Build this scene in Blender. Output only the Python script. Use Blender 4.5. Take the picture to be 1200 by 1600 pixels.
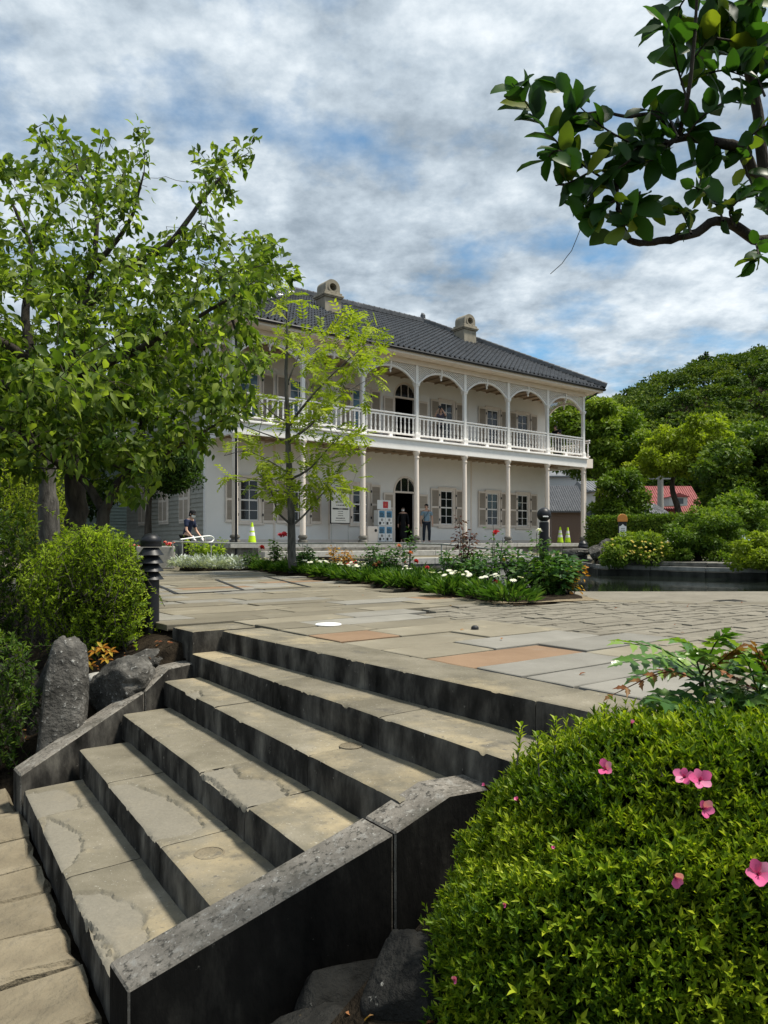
import bpy, bmesh, math, random
import numpy as np
from mathutils import Vector, Matrix
from math import sin, cos, pi, radians

SC = bpy.context.scene
for o in list(bpy.data.objects):
    bpy.data.objects.remove(o)
COL = SC.collection
RNG = np.random.default_rng(11)
random.seed(5)

# ------------------------------------------------------------------ camera
EZ = 1.59                       # eye height above the lower path
FPX, HORIZON = 1150.0, 848.0    # focal length and horizon of the 1200 x 1600 photograph
cam_d = bpy.data.cameras.new('camera')
cam = bpy.data.objects.new('camera', cam_d)
COL.objects.link(cam)
cam.location = (0, 0, EZ)
cam.rotation_euler = (radians(90), 0, 0)
cam_d.sensor_fit = 'VERTICAL'
cam_d.sensor_height = 36.0
cam_d.lens = FPX / 1600.0 * 36.0
cam_d.shift_y = (HORIZON - 800.0) / 1600.0
cam_d.clip_start = 0.05
cam_d.clip_end = 3000.0
SC.camera = cam

# ------------------------------------------------------------------ world: broken cloud over a Nishita sky
SUN_DIR = Vector((0.58, -0.02, 1.25)).normalized()       # towards the sun
SUN_EL = math.asin(SUN_DIR.z)
SUN_AZ = math.atan2(SUN_DIR.x, SUN_DIR.y)
world = bpy.data.worlds.new('World')
SC.world = world
world.use_nodes = True
nt = world.node_tree
nt.nodes.clear()
N = nt.nodes.new
def lk(a, b): nt.links.new(a, b)
out = N('ShaderNodeOutputWorld'); bg = N('ShaderNodeBackground'); bg.inputs['Strength'].default_value = 0.1
lk(bg.outputs[0], out.inputs[0])
sky = N('ShaderNodeTexSky'); sky.sky_type = 'NISHITA'; sky.sun_disc = False
sky.sun_elevation = SUN_EL; sky.sun_rotation = SUN_AZ; sky.air_density = 1.0; sky.dust_density = 0.6; sky.ozone_density = 1.6
tc = N('ShaderNodeTexCoord'); sep = N('ShaderNodeSeparateXYZ'); lk(tc.outputs['Generated'], sep.inputs[0])
def mth(op, a, b=None, clamp=False):
    n = N('ShaderNodeMath'); n.operation = op; n.use_clamp = clamp
    for i, s in enumerate((a, b)):
        if s is None: continue
        if isinstance(s, (int, float)): n.inputs[i].default_value = s
        else: lk(s, n.inputs[i])
    return n.outputs[0]
zz = mth('ADD', mth('MAXIMUM', sep.outputs['Z'], 0.0), 0.22)
cmb = N('ShaderNodeCombineXYZ'); lk(mth('DIVIDE', sep.outputs['X'], zz), cmb.inputs[0]); lk(mth('DIVIDE', sep.outputs['Y'], zz), cmb.inputs[1])
def wnoise(scale, det, rough, off, dist=0.0):
    mp = N('ShaderNodeMapping'); mp.inputs['Location'].default_value = off; lk(cmb.outputs[0], mp.inputs[0])
    n = N('ShaderNodeTexNoise'); n.inputs['Scale'].default_value = scale; n.inputs['Detail'].default_value = det
    n.inputs['Roughness'].default_value = rough; n.inputs['Distortion'].default_value = dist
    lk(mp.outputs[0], n.inputs['Vector']); return n.outputs['Fac']
def wramp(fac, stops):
    r = N('ShaderNodeValToRGB'); lk(fac, r.inputs[0]); e = r.color_ramp.elements
    e[0].position, e[0].color = stops[0][0], (*stops[0][1], 1)
    e[1].position, e[1].color = stops[-1][0], (*stops[-1][1], 1)
    for p, c in stops[1:-1]:
        x = e.new(p); x.color = (*c, 1)
    return r.outputs[0]
big = wnoise(1.25, 3, 0.5, (3.1, 0.4, 0), 0.0)
fine = wnoise(4.2, 7, 0.55, (1.3, 7.7, 0), 0.0)
puff = wnoise(9.0, 6, 0.62, (4.4, 1.7, 0), 0.0)
ridge_ = wnoise(24.0, 4, 0.6, (2.4, 5.1, 0), 0.0)
body = mth('ADD', mth('MULTIPLY', mth('SUBTRACT', ridge_, 0.5), 0.10), mth('ADD', mth('ADD', mth('MULTIPLY', big, 0.34), mth('MULTIPLY', fine, 0.36)), mth('MULTIPLY', puff, 0.30)))
cover = wramp(mth('ADD', mth('MULTIPLY', wnoise(2.1, 7, 0.55, (8.2, 2.9, 0), 0.0), 0.6), mth('MULTIPLY', fine, 0.4)),
              [(0.36, (0, 0, 0)), (0.50, (1, 1, 1))])
shade = wramp(body, [(0.36, (.22, .275, .335)), (0.44, (.33, .395, .465)), (0.51, (.47, .545, .62)), (0.58, (.66, .725, .785)), (0.68, (.92, .955, .98))])
cl = N('ShaderNodeMix'); cl.data_type = 'RGBA'; cl.blend_type = 'MULTIPLY'; cl.inputs['Factor'].default_value = 1.0
lk(shade, cl.inputs[6]); cl.inputs[7].default_value = (8.7, 8.7, 8.6, 1)
skm = N('ShaderNodeMix'); skm.data_type = 'RGBA'; skm.blend_type = 'MULTIPLY'; skm.inputs['Factor'].default_value = 1.0
lk(sky.outputs[0], skm.inputs[6]); skm.inputs[7].default_value = (0.58, 0.98, 1.08, 1)
mx = N('ShaderNodeMix'); mx.data_type = 'RGBA'; lk(cover, mx.inputs[0]); lk(skm.outputs[2], mx.inputs[6]); lk(cl.outputs[2], mx.inputs[7])
lk(mx.outputs[2], bg.inputs['Color'])

sun_d = bpy.data.lights.new('sun', 'SUN'); sun_d.energy = 4.4; sun_d.angle = radians(8); sun_d.color = (1.0, 0.94, 0.83)
sun = bpy.data.objects.new('sun', sun_d); COL.objects.link(sun); sun.location = (20, 0, 60)
sun.rotation_euler = SUN_DIR.to_track_quat('Z', 'Y').to_euler()

vs = SC.view_settings
vs.view_transform = 'Standard'; vs.look = 'None'; vs.gamma = 1.0; vs.exposure = 0.50; vs.use_curve_mapping = False
SC.render.engine = 'CYCLES'
SC.cycles.max_bounces = 6; SC.cycles.transparent_max_bounces = 8; SC.cycles.use_denoising = True
SC.cycles.caustics_reflective = False; SC.cycles.caustics_refractive = False

# ------------------------------------------------------------------ places
ANG = math.atan2(0.605, 0.796); CT, ST = cos(ANG), sin(ANG)
HX, HYY = -5.065, 25.0
def P(px, py, Y): return Vector(((px - 600) / FPX * Y, Y, EZ + (HORIZON - py) / FPX * Y))
def Gp(px, py, z):
    Y = (EZ - z) * FPX / (py - HORIZON); return Vector(((px - 600) / FPX * Y, Y, z))
def Hs(t, d, z=0.0): return Vector((HX + CT * t - ST * d, HYY + ST * t + CT * d, z))
def td(x, y): return ((x - HX) * CT + (y - HYY) * ST, -(x - HX) * ST + (y - HYY) * CT)
PLAZA, VERANDA, WATER = 0.93, 1.57, 0.80

# ------------------------------------------------------------------ mesh helpers
def tagp(o, label=None, cat=None, group=None, kind=None):
    for k, v in (('label', label), ('category', cat), ('group', group), ('kind', kind)):
        if v: o[k] = v
    return o
def link(o, parent=None):
    COL.objects.link(o)
    if parent: o.parent = parent
    return o
def inst(name, me, parent=None, loc=(0, 0, 0), rot=(0, 0, 0), scale=None):
    o = bpy.data.objects.new(name, me); o.location = loc; o.rotation_euler = rot
    if scale is not None: o.scale = scale if hasattr(scale, '__len__') else (scale,) * 3
    return link(o, parent)
def empty(name, loc, rz=0.0):
    o = bpy.data.objects.new(name, None); o.location = loc; o.rotation_euler = (0, 0, rz); o.empty_display_size = 0.2
    return link(o)
def copy_tree(o, parent=None):
    c = o.copy(); link(c, parent)
    for ch in o.children: copy_tree(ch, c)
    return c

class MB:
    def __init__(s): s.v = []; s.f = []; s.m = []
    def add(s, vs_, fs, mi=0, M=None):
        n = len(s.v)
        s.v += [tuple(M @ Vector(p)) for p in vs_] if M is not None else [tuple(p) for p in vs_]
        s.f += [tuple(i + n for i in f) for f in fs]; s.m += [mi] * len(fs); return s
    def box(s, x0, x1, y0, y1, z0, z1, mi=0, M=None):
        return s.add([(x0, y0, z0), (x1, y0, z0), (x1, y1, z0), (x0, y1, z0), (x0, y0, z1), (x1, y0, z1), (x1, y1, z1), (x0, y1, z1)],
                     [(0, 3, 2, 1), (4, 5, 6, 7), (0, 1, 5, 4), (1, 2, 6, 5), (2, 3, 7, 6), (3, 0, 4, 7)], mi, M)
    def tube(s, pts, rads, n=8, mi=0, cap=True, flat=1.0):
        pts = [Vector(p) for p in pts]; k = len(pts)
        if not hasattr(rads, '__len__'): rads = [rads] * k
        vv = []; ref = None
        for i, p in enumerate(pts):
            d = (pts[min(i + 1, k - 1)] - pts[max(i - 1, 0)]).normalized()
            if ref is None: ref = Vector((0, 0, 1)) if abs(d.z) < 0.9 else Vector((1, 0, 0))
            a = d.cross(ref).normalized() if d.cross(ref).length > 1e-6 else Vector((1, 0, 0)); b = a.cross(d).normalized(); ref = b
            for j in range(n):
                an = 2 * pi * j / n; vv.append(p + a * (cos(an) * rads[i]) + b * (sin(an) * rads[i] * flat))
        ff = [(i * n + j, i * n + (j + 1) % n, (i + 1) * n + (j + 1) % n, (i + 1) * n + j) for i in range(k - 1) for j in range(n)]
        if cap: ff += [tuple(range(n))[::-1], tuple((k - 1) * n + j for j in range(n))]
        return s.add(vv, ff, mi)
    def lathe(s, prof, n=14, o=(0, 0, 0), mi=0, M=None, capt=True, capb=True):
        vv = [(o[0] + r * cos(2 * pi * j / n), o[1] + r * sin(2 * pi * j / n), o[2] + z) for r, z in prof for j in range(n)]
        k = len(prof)
        ff = [(i * n + j, i * n + (j + 1) % n, (i + 1) * n + (j + 1) % n, (i + 1) * n + j) for i in range(k - 1) for j in range(n)]
        if capb: ff.append(tuple(range(n))[::-1])
        if capt: ff.append(tuple((k - 1) * n + j for j in range(n)))
        return s.add(vv, ff, mi, M)
    def prism(s, poly, axis, a0, a1, mi=0, M=None):
        # poly: 2-D outline; axis 'x','y','z': direction of extrusion from a0 to a1
        def mk(p, a): return {'x': (a, p[0], p[1]), 'y': (p[0], a, p[1]), 'z': (p[0], p[1], a)}[axis]
        n = len(poly); vv = [mk(p, a0) for p in poly] + [mk(p, a1) for p in poly]
        ff = [tuple(range(n))[::-1], tuple(range(n, 2 * n))] + [(i, (i + 1) % n, n + (i + 1) % n, n + i) for i in range(n)]
        return s.add(vv, ff, mi, M)
    def grid(s, fn, nu, nv, mi=0):
        vv = [fn(i / nu, j / nv) for j in range(nv + 1) for i in range(nu + 1)]
        return s.add(vv, [(j * (nu + 1) + i, j * (nu + 1) + i + 1, (j + 1) * (nu + 1) + i + 1, (j + 1) * (nu + 1) + i) for j in range(nv) for i in range(nu)], mi)
    def mesh(s, name, mats, smooth=False, bevel=0, seg=1, fix=True):
        me = bpy.data.meshes.new(name); me.from_pydata(s.v, [], s.f)
        if not isinstance(mats, (list, tuple)): mats = [mats]
        for m in mats: me.materials.append(m)
        if len(mats) > 1: me.polygons.foreach_set('material_index', s.m)
        if bevel or fix:
            bm = bmesh.new(); bm.from_mesh(me)
            if fix: bmesh.ops.recalc_face_normals(bm, faces=bm.faces)
            if bevel: bmesh.ops.bevel(bm, geom=[e for e in bm.edges if len(e.link_faces) == 2 and e.calc_face_angle(0) > 0.6], offset=bevel, segments=seg, affect='EDGES', profile=0.6)
            bm.to_mesh(me); bm.free()
        if smooth:
            me.polygons.foreach_set('use_smooth', [True] * len(me.polygons))
            if smooth != 'all':
                try: me.set_sharp_from_angle(angle=radians(38))
                except Exception: pass
        me.update(); return me
    def build(s, name, mats, parent=None, loc=(0, 0, 0), rot=(0, 0, 0), **kw):
        return inst(name, s.mesh(name, mats, **kw), parent, loc, rot)

def bulk_mesh(name, verts, faces_flat, sizes, mat, tint=None, smooth=False):
    me = bpy.data.meshes.new(name)
    me.vertices.add(len(verts)); me.vertices.foreach_set('co', np.ascontiguousarray(verts, dtype=np.float32).ravel())
    me.loops.add(len(faces_flat)); me.loops.foreach_set('vertex_index', np.ascontiguousarray(faces_flat, dtype=np.int32))
    me.polygons.add(len(sizes)); st = np.zeros(len(sizes), dtype=np.int32); st[1:] = np.cumsum(sizes)[:-1]
    me.polygons.foreach_set('loop_start', st); me.polygons.foreach_set('loop_total', np.ascontiguousarray(sizes, dtype=np.int32))
    if smooth: me.polygons.foreach_set('use_smooth', np.ones(len(sizes), dtype=bool))
    me.materials.append(mat)
    me.update(calc_edges=True)
    if tint is not None:
        a = me.attributes.new('tint', 'FLOAT', 'POINT'); a.data.foreach_set('value', np.ascontiguousarray(tint, dtype=np.float32))
    return me

LT2 = (np.array([(0, 0, 0), (-.5, .42, .10), (0, 1, -.08), (.5, .42, .10)]), [(0, 3, 2), (0, 2, 1)])
LT6 = (np.array([(0, 0, 0), (-.42, .28, .09), (0, .32, 0), (.42, .28, .09), (-.40, .62, .05), (0, .66, -.05), (.40, .62, .05), (0, 1, -.22)]),
       [(0, 2, 1), (0, 3, 2), (1, 2, 5, 4), (2, 3, 6, 5), (4, 5, 7), (5, 6, 7)])
LTQ = (np.array([(-.5, 0, 0), (-.45, .55, .12), (-.1, 1, 0), (.5, .7, -.1), (.4, .1, .05)]), [(0, 4, 3, 2, 1)])
def unit(a): return a / np.maximum(np.linalg.norm(a, axis=1, keepdims=True), 1e-9)
def leaf_mesh(name, pos, dirv, nrm, L, Wd, tint, mat, tpl=LT2):
    T, F_ = tpl; n = len(pos)
    L = np.broadcast_to(np.asarray(L, float), (n,)); Wd = np.broadcast_to(np.asarray(Wd, float), (n,)); tint = np.broadcast_to(np.asarray(tint, float), (n,))
    d = unit(np.asarray(dirv, float)); s = unit(np.cross(d, nrm)); nn = np.cross(s, d)
    v = (np.asarray(pos)[:, None, :] + d[:, None, :] * (T[None, :, 1:2] * L[:, None, None]) + s[:, None, :] * (T[None, :, 0:1] * Wd[:, None, None])
         + nn[:, None, :] * (T[None, :, 2:3] * L[:, None, None]))
    k = len(T); flat = np.concatenate([np.array(f) for f in F_]); sz = np.array([len(f) for f in F_])
    faces = (np.arange(n)[:, None] * k + flat[None, :]).ravel()
    return bulk_mesh(name, v.reshape(-1, 3), faces, np.tile(sz, n), mat, np.repeat(tint, k))
def rdir(n, up=0.0, rng=RNG):
    v = rng.normal(size=(n, 3)); v = unit(v); v[:, 2] += up; return unit(v)

# ------------------------------------------------------------------ materials
MATS = {}
def nodes_for(name):
    m = bpy.data.materials.new(name); m.use_nodes = True; t = m.node_tree
    b = t.nodes['Principled BSDF']; return m, t, b
def ramp(t, fac, stops):
    r = t.nodes.new('ShaderNodeValToRGB'); e = r.color_ramp.elements
    e[0].position, e[0].color = stops[0][0], (*stops[0][1], 1); e[1].position, e[1].color = stops[-1][0], (*stops[-1][1], 1)
    for p, c in stops[1:-1]: x = e.new(p); x.color = (*c, 1)
    t.links.new(fac, r.inputs[0]); return r.outputs[0]
def noise(t, scale, det=5, rough=0.55, vec='Object', stretch=None, dist=0.0):
    tcn = t.nodes.new('ShaderNodeTexCoord'); n = t.nodes.new('ShaderNodeTexNoise')
    n.inputs['Scale'].default_value = scale; n.inputs['Detail'].default_value = det; n.inputs['Roughness'].default_value = rough; n.inputs['Distortion'].default_value = dist
    src = tcn.outputs[vec]
    if vec == 'World':
        pass
    if stretch:
        mp = t.nodes.new('ShaderNodeMapping'); mp.inputs['Scale'].default_value = stretch; t.links.new(src, mp.inputs[0]); src = mp.outputs[0]
    t.links.new(src, n.inputs['Vector']); return n.outputs['Fac']
def mixc(t, fac, a, b, mode='MIX'):
    m = t.nodes.new('ShaderNodeMix'); m.data_type = 'RGBA'; m.blend_type = mode
    for s, i in ((fac, 0), (a, 6), (b, 7)):
        if isinstance(s, (int, float)): m.inputs[i].default_value = s
        elif isinstance(s, tuple): m.inputs[i].default_value = (*s, 1)
        else: t.links.new(s, m.inputs[i])
    return m.outputs[2]
def surf(name, stops, scale=6, rough=0.7, bump=0.15, bscale=40, stretch=None, spec=0.15, rand=0.0, spots=None, metal=0.0, det=6, bdist=0.01):
    """procedural paint / stone / wood: noise colour, optional spots, per-object value variation, fine relief"""
    m, t, b = nodes_for(name)
    c = ramp(t, noise(t, scale, det, 0.6, stretch=stretch), stops if hasattr(stops[0][1], "__len__") else [(0.3, stops[0]), (0.7, stops[-1])])
    for (sc, lo, hi, col) in (spots or []):
        f = ramp(t, noise(t, sc, 6, 0.65), [(lo, (0, 0, 0)), (hi, (1, 1, 1))]); c = mixc(t, f, c, col)
    if rand:
        oi = t.nodes.new('ShaderNodeObjectInfo')
        hs = t.nodes.new('ShaderNodeHueSaturation'); mr = t.nodes.new('ShaderNodeMapRange'); t.links.new(oi.outputs['Random'], mr.inputs[0])
        mr.inputs[3].default_value = 1 - rand; mr.inputs[4].default_value = 1 + rand; t.links.new(mr.outputs[0], hs.inputs['Value']); t.links.new(c, hs.inputs['Color']); c = hs.outputs[0]
    t.links.new(c, b.inputs['Base Color']); b.inputs['Roughness'].default_value = rough; b.inputs['Specular IOR Level'].default_value = spec; b.inputs['Metallic'].default_value = metal
    if bump:
        bn = t.nodes.new('ShaderNodeBump'); bn.inputs['Strength'].default_value = bump; bn.inputs['Distance'].default_value = bdist
        t.links.new(noise(t, bscale, 5, 0.6, stretch=stretch), bn.inputs['Height']); t.links.new(bn.outputs[0], b.inputs['Normal'])
    MATS[name] = m; return m
def foliage(name, dark, mid, light, trans=0.35, rough=0.5, spec=0.15):
    m, t, b = nodes_for(name)
    at = t.nodes.new('ShaderNodeAttribute'); at.attribute_name = 'tint'
    c = ramp(t, at.outputs['Fac'], [(0.0, dark), (0.5, mid), (1.0, light)])
    t.links.new(c, b.inputs['Base Color']); b.inputs['Roughness'].default_value = rough; b.inputs['Specular IOR Level'].default_value = spec
    tr = t.nodes.new('ShaderNodeBsdfTranslucent'); tcn = mixc(t, 1.0, c, (1.25, 1.35, 0.45), 'MULTIPLY'); t.links.new(tcn, tr.inputs[0])
    mx_ = t.nodes.new('ShaderNodeMixShader'); mx_.inputs[0].default_value = trans
    t.links.new(b.outputs[0], mx_.inputs[1]); t.links.new(tr.outputs[0], mx_.inputs[2])
    t.links.new(mx_.outputs[0], t.nodes['Material Output'].inputs[0]); MATS[name] = m; return m
def plain(name, col, rough=0.6, metal=0.0, spec=0.3, var=0.12):
    a = tuple(max(0, x * (1 - var)) for x in col); c = tuple(min(1, x * (1 + var)) for x in col)
    return surf(name, [a, c], 14, rough, 0.05, 60, spec=spec, metal=metal)

M = MATS
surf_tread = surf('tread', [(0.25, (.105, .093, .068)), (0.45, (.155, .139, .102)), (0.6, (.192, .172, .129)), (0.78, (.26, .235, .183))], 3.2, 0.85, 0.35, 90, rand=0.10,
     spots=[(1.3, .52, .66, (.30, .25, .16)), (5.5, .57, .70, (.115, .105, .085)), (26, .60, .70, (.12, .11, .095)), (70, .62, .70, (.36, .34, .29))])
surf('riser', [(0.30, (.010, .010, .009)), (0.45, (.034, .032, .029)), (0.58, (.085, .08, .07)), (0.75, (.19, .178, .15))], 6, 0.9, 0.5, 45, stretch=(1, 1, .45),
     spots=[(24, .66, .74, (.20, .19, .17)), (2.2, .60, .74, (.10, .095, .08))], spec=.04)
surf('cheek_side', [(0.3, (.005, .005, .005)), (0.55, (.015, .0145, .0135)), (0.75, (.05, .048, .042))], 5, 0.9, 0.5, 40, stretch=(1, 1, .35), spots=[(30, .70, .76, (.13, .125, .11))], spec=.03)  # near-black holds the bush's shade as well as the stain
surf('cheek_top', [(0.3, (.11, .10, .085)), (0.7, (.23, .21, .18))], 9, 0.9, 0.6, 60, spots=[(17, .55, .66, (.25, .24, .215)), (40, .53, .63, (.055, .052, .045)), (5, .52, .68, (.085, .08, .066)), (60, .6, .68, (.34, .33, .30))])
surf('flag', [(0.25, (.135, .119, .088)), (0.5, (.185, .165, .122)), (0.75, (.235, .214, .165))], 1.8, 0.8, 0.25, 70, rand=0.2, spots=[(7, .60, .75, (.19, .175, .14)), (1.1, .56, .7, (.36, .30, .20))])
surf('flag_grey', [(0.25, (.16, .152, .130)), (0.75, (.255, .243, .212))], 2.4, 0.75, 0.25, 70, rand=0.12, spots=[(8, .62, .76, (.25, .24, .21))])
surf('flag_brown', [(0.25, (.17, .11, .068)), (0.75, (.26, .175, .11))], 2.2, 0.8, 0.25, 70, spots=[(7, .60, .75, (.22, .16, .11))])
surf('path_stone', [(0.25, (.11, .092, .064)), (0.5, (.18, .152, .104)), (0.75, (.25, .215, .155))], 3.0, 0.9, 0.8, 18, rand=0.12, spots=[(5, .58, .7, (.12, .105, .08))], bdist=0.03)
surf('sett', [(0.25, (.14, .126, .098)), (0.75, (.235, .215, .172))], 2.2, 0.85, 0.5, 50, spots=[(14, .55, .68, (.13, .12, .10))])
surf('soil', [(0.3, (.010, .008, .006)), (0.7, (.045, .035, .024))], 9, 0.95, 0.9, 45, bdist=0.03, spec=.03)
surf('gravel', [(0.3, (.13, .10, .06)), (0.7, (.33, .27, .18))], 60, 0.95, 0.9, 90, bdist=0.02)
surf('terrain', [(0.3, (.10, .09, .06)), (0.7, (.20, .18, .13))], 3, 0.95, 0.4, 20)
surf('rock', [(0.3, (.025, .024, .021)), (0.55, (.095, .09, .08)), (0.75, (.22, .21, .19))], 7, 0.9, 0.9, 30, spots=[(30, .6, .68, (.36, .355, .33)), (3, .58, .7, (.05, .048, .042))], bdist=0.03)
surf('rock_dark', [(0.3, (.006, .006, .0055)), (0.7, (.035, .034, .03))], 6, 0.85, 0.9, 26, spots=[(18, .64, .70, (.28, .27, .24)), (7, .66, .73, (.22, .15, .06))], bdist=0.03)  # darkened past the rock's own tone: left-bank shade and dirt put in
surf('wallstone', [(0.3, (.07, .066, .058)), (0.7, (.22, .21, .185))], 4, 0.9, 0.5, 35, rand=0.2, spots=[(9, .58, .7, (.035, .034, .03))])
surf('ledge', [(0.3, (.30, .29, .265)), (0.7, (.46, .45, .42))], 5, 0.85, 0.4, 50, rand=0.08, spots=[(8, .6, .72, (.14, .135, .12))])
surf('pondwall', [(0.3, (.16, .158, .15)), (0.7, (.38, .37, .345))], 4, 0.85, 0.5, 35, stretch=(1, 1, .3), spots=[(7, .6, .72, (.03, .03, .028))])
surf('plaster', [(0.3, (.81, .785, .75)), (0.7, (.87, .845, .81))], 1.2, 0.75, 0.08, 30, spots=[(4, .66, .8, (.62, .60, .57))])
surf('trim', [(0.3, (.72, .63, .55)), (0.7, (.79, .71, .63))], 3, 0.6, 0.06, 40, rand=0.03)
surf('white_paint', [(0.3, (.78, .755, .725)), (0.7, (.85, .83, .80))], 4, 0.55, 0.06, 40, rand=0.03)
surf('shutter_tan', [(0.3, (.40, .335, .27)), (0.7, (.47, .40, .33))], 8, 0.65, 0.3, 120, stretch=(.05, .05, 1))
surf('clapboard', [(0.3, (.30, .29, .25)), (0.7, (.38, .37, .325))], 3, 0.75, 0.15, 40, rand=0.07)
surf('deck_wood', [(0.3, (.30, .22, .15)), (0.7, (.47, .37, .27))], 6, 0.7, 0.2, 50, stretch=(1, .1, 1), rand=0.1)
surf('roof_tile', [(0.3, (.036, .037, .039)), (0.7, (.105, .105, .108))], 5, 0.30, 0.15, 40, spec=0.5, spots=[(1.2, .6, .75, (.15, .15, .155))])
surf('chimney_stone', [(0.3, (.22, .195, .15)), (0.7, (.32, .29, .23))], 5, 0.85, 0.3, 50, stretch=(1, 1, .3))
surf('damp_wall', [(0.3, (.015, .016, .014)), (0.7, (.075, .075, .066))], 5, 0.8, 0.5, 35, stretch=(1, 1, .3))
plain('glass', (.012, .014, .016), 0.04, spec=0.6)
plain('glass_blue', (.06, .12, .16), 0.05, spec=0.6)
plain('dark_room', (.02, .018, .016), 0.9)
plain('black_metal', (.008, .009, .012), 0.45, spec=0.35)
plain('grey_metal', (.30, .30, .30), 0.4, metal=0.6)
plain('rail_metal', (.42, .41, .38), 0.5, metal=0.3)
plain('iron', (.02, .02, .022), 0.5)
plain('bark_dark', (.022, .017, .013), 0.95)
surf('bark', [(0.3, (.02, .017, .014)), (0.7, (.085, .073, .06))], 12, 0.95, 0.9, 40, stretch=(1, 1, .25), bdist=0.02)
surf('bark_grey', [(0.3, (.04, .038, .035)), (0.7, (.16, .15, .135))], 14, 0.95, 0.8, 50, stretch=(1, 1, .3), bdist=0.02)
plain('cone_lime', (.55, .80, .03), 0.4)
plain('white_flat', (.80, .80, .79), 0.5, var=0.04)
plain('sign_cream', (.74, .72, .66), 0.5, var=0.03)
plain('ink', (.02, .02, .02), 0.6)
plain('red_paint', (.55, .05, .06), 0.5)
plain('orange_paint', (.62, .25, .06), 0.5)
plain('toy_blue', (.08, .25, .42), 0.35)
plain('concrete', (.30, .285, .26), 0.85)
plain('white_cap', (.82, .82, .81), 0.5, var=0.03)
foliage('leaf_tree', (.032, .066, .012), (.098, .158, .024), (.27, .34, .06), 0.5, 0.5, 0.18)
foliage('leaf_yellow', (.12, .17, .015), (.25, .32, .03), (.42, .45, .06), 0.45)
foliage('leaf_branch', (.015, .045, .010), (.04, .105, .018), (.22, .26, .03), 0.42, 0.42, 0.22)
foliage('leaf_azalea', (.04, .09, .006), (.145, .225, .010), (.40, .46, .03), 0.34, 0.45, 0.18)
foliage('leaf_azalea_shade', (.006, .016, .003), (.016, .04, .005), (.05, .09, .010), 0.15, 0.6, 0.05)  # near-black leaf copy: shade of the gaps put into the colour
foliage('leaf_shrub', (.10, .17, .014), (.24, .34, .025), (.46, .55, .06), 0.45)
foliage('leaf_rose', (.02, .06, .014), (.05, .12, .028), (.14, .23, .06), 0.3, 0.4)
foliage('leaf_red', (.05, .012, .012), (.09, .03, .02), (.14, .08, .03), 0.3)
foliage('leaf_bed', (.022, .06, .010), (.06, .13, .022), (.17, .25, .05), 0.32)
foliage('leaf_silver', (.28, .32, .30), (.44, .48, .46), (.62, .65, .63), 0.2, 0.7)
foliage('leaf_hill', (.018, .042, .008), (.060, .105, .012), (.18, .22, .03), 0.25, 0.7, 0.15)
foliage('leaf_mid', (.035, .075, .010), (.105, .175, .018), (.28, .35, .05), 0.36)
foliage('leaf_dark', (.014, .036, .007), (.055, .105, .012), (.19, .26, .03), 0.3)
foliage('leaf_orange', (.25, .08, .01), (.42, .20, .02), (.45, .34, .05), 0.3)
foliage('leaf_mahonia', (.035, .09, .015), (.10, .21, .03), (.28, .40, .07), 0.3, 0.3, 0.45)
foliage('leaf_copper', (.16, .05, .02), (.28, .12, .05), (.36, .20, .08), 0.25, 0.4)
foliage('petal_pink', (.55, .05, .20), (.75, .15, .34), (.85, .38, .52), 0.3)
foliage('petal_white', (.66, .64, .56), (.78, .77, .72), (.84, .82, .74), 0.3)
foliage('petal_red', (.28, .006, .012), (.48, .015, .03), (.62, .05, .07), 0.2)
foliage('petal_coral', (.66, .16, .12), (.78, .28, .22), (.84, .45, .36), 0.25)
foliage('petal_yellow', (.60, .42, .05), (.72, .58, .12), (.80, .72, .30), 0.3)

# broken faces on the treads are a fresher, rougher stone
_t = M['tread'].node_tree; _b = _t.nodes['Principled BSDF']; _src = _b.inputs['Base Color'].links[0].from_socket
_at = _t.nodes.new('ShaderNodeAttribute'); _at.attribute_name = 'tint'
_t.links.new(mixc(_t, _at.outputs['Fac'], _src, mixc(_t, noise(_t, 60, 4, .7), (.13, .12, .098), (.25, .23, .185))), _b.inputs['Base Color'])

# ================================================================== SETTING
def vnoise(x, y, seed=0):
    x = np.asarray(x, float); y = np.asarray(y, float)
    xi, yi = np.floor(x).astype(int), np.floor(y).astype(int); fx, fy = x - xi, y - yi
    fx, fy = fx * fx * (3 - 2 * fx), fy * fy * (3 - 2 * fy)
    def h(a, b):
        n = (a * 374761393 + b * 668265263 + seed * 974634777) & 0xffffffff
        n = ((n ^ (n >> 13)) * 1274126177) & 0xffffffff; return ((n ^ (n >> 16)) & 0xffff) / 65535.0
    return (h(xi, yi) * (1 - fx) + h(xi + 1, yi) * fx) * (1 - fy) + (h(xi, yi + 1) * (1 - fx) + h(xi + 1, yi + 1) * fx) * fy
def fbm(x, y, seed=0, o=3): return sum(vnoise(np.asarray(x) * 2 ** k, np.asarray(y) * 2 ** k, seed + k) / 2 ** (k + 1) for k in range(o))
def inpoly(x, y, poly):
    x = np.asarray(x, float); y = np.asarray(y, float); r = np.zeros(x.shape, bool); n = len(poly)
    for i in range(n):
        (x1, y1), (x2, y2) = poly[i], poly[(i + 1) % n]
        c = ((y1 > y) != (y2 > y)) & (x < (x2 - x1) * (y - y1) / (y2 - y1 + 1e-12) + x1); r ^= c
    return r

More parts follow.
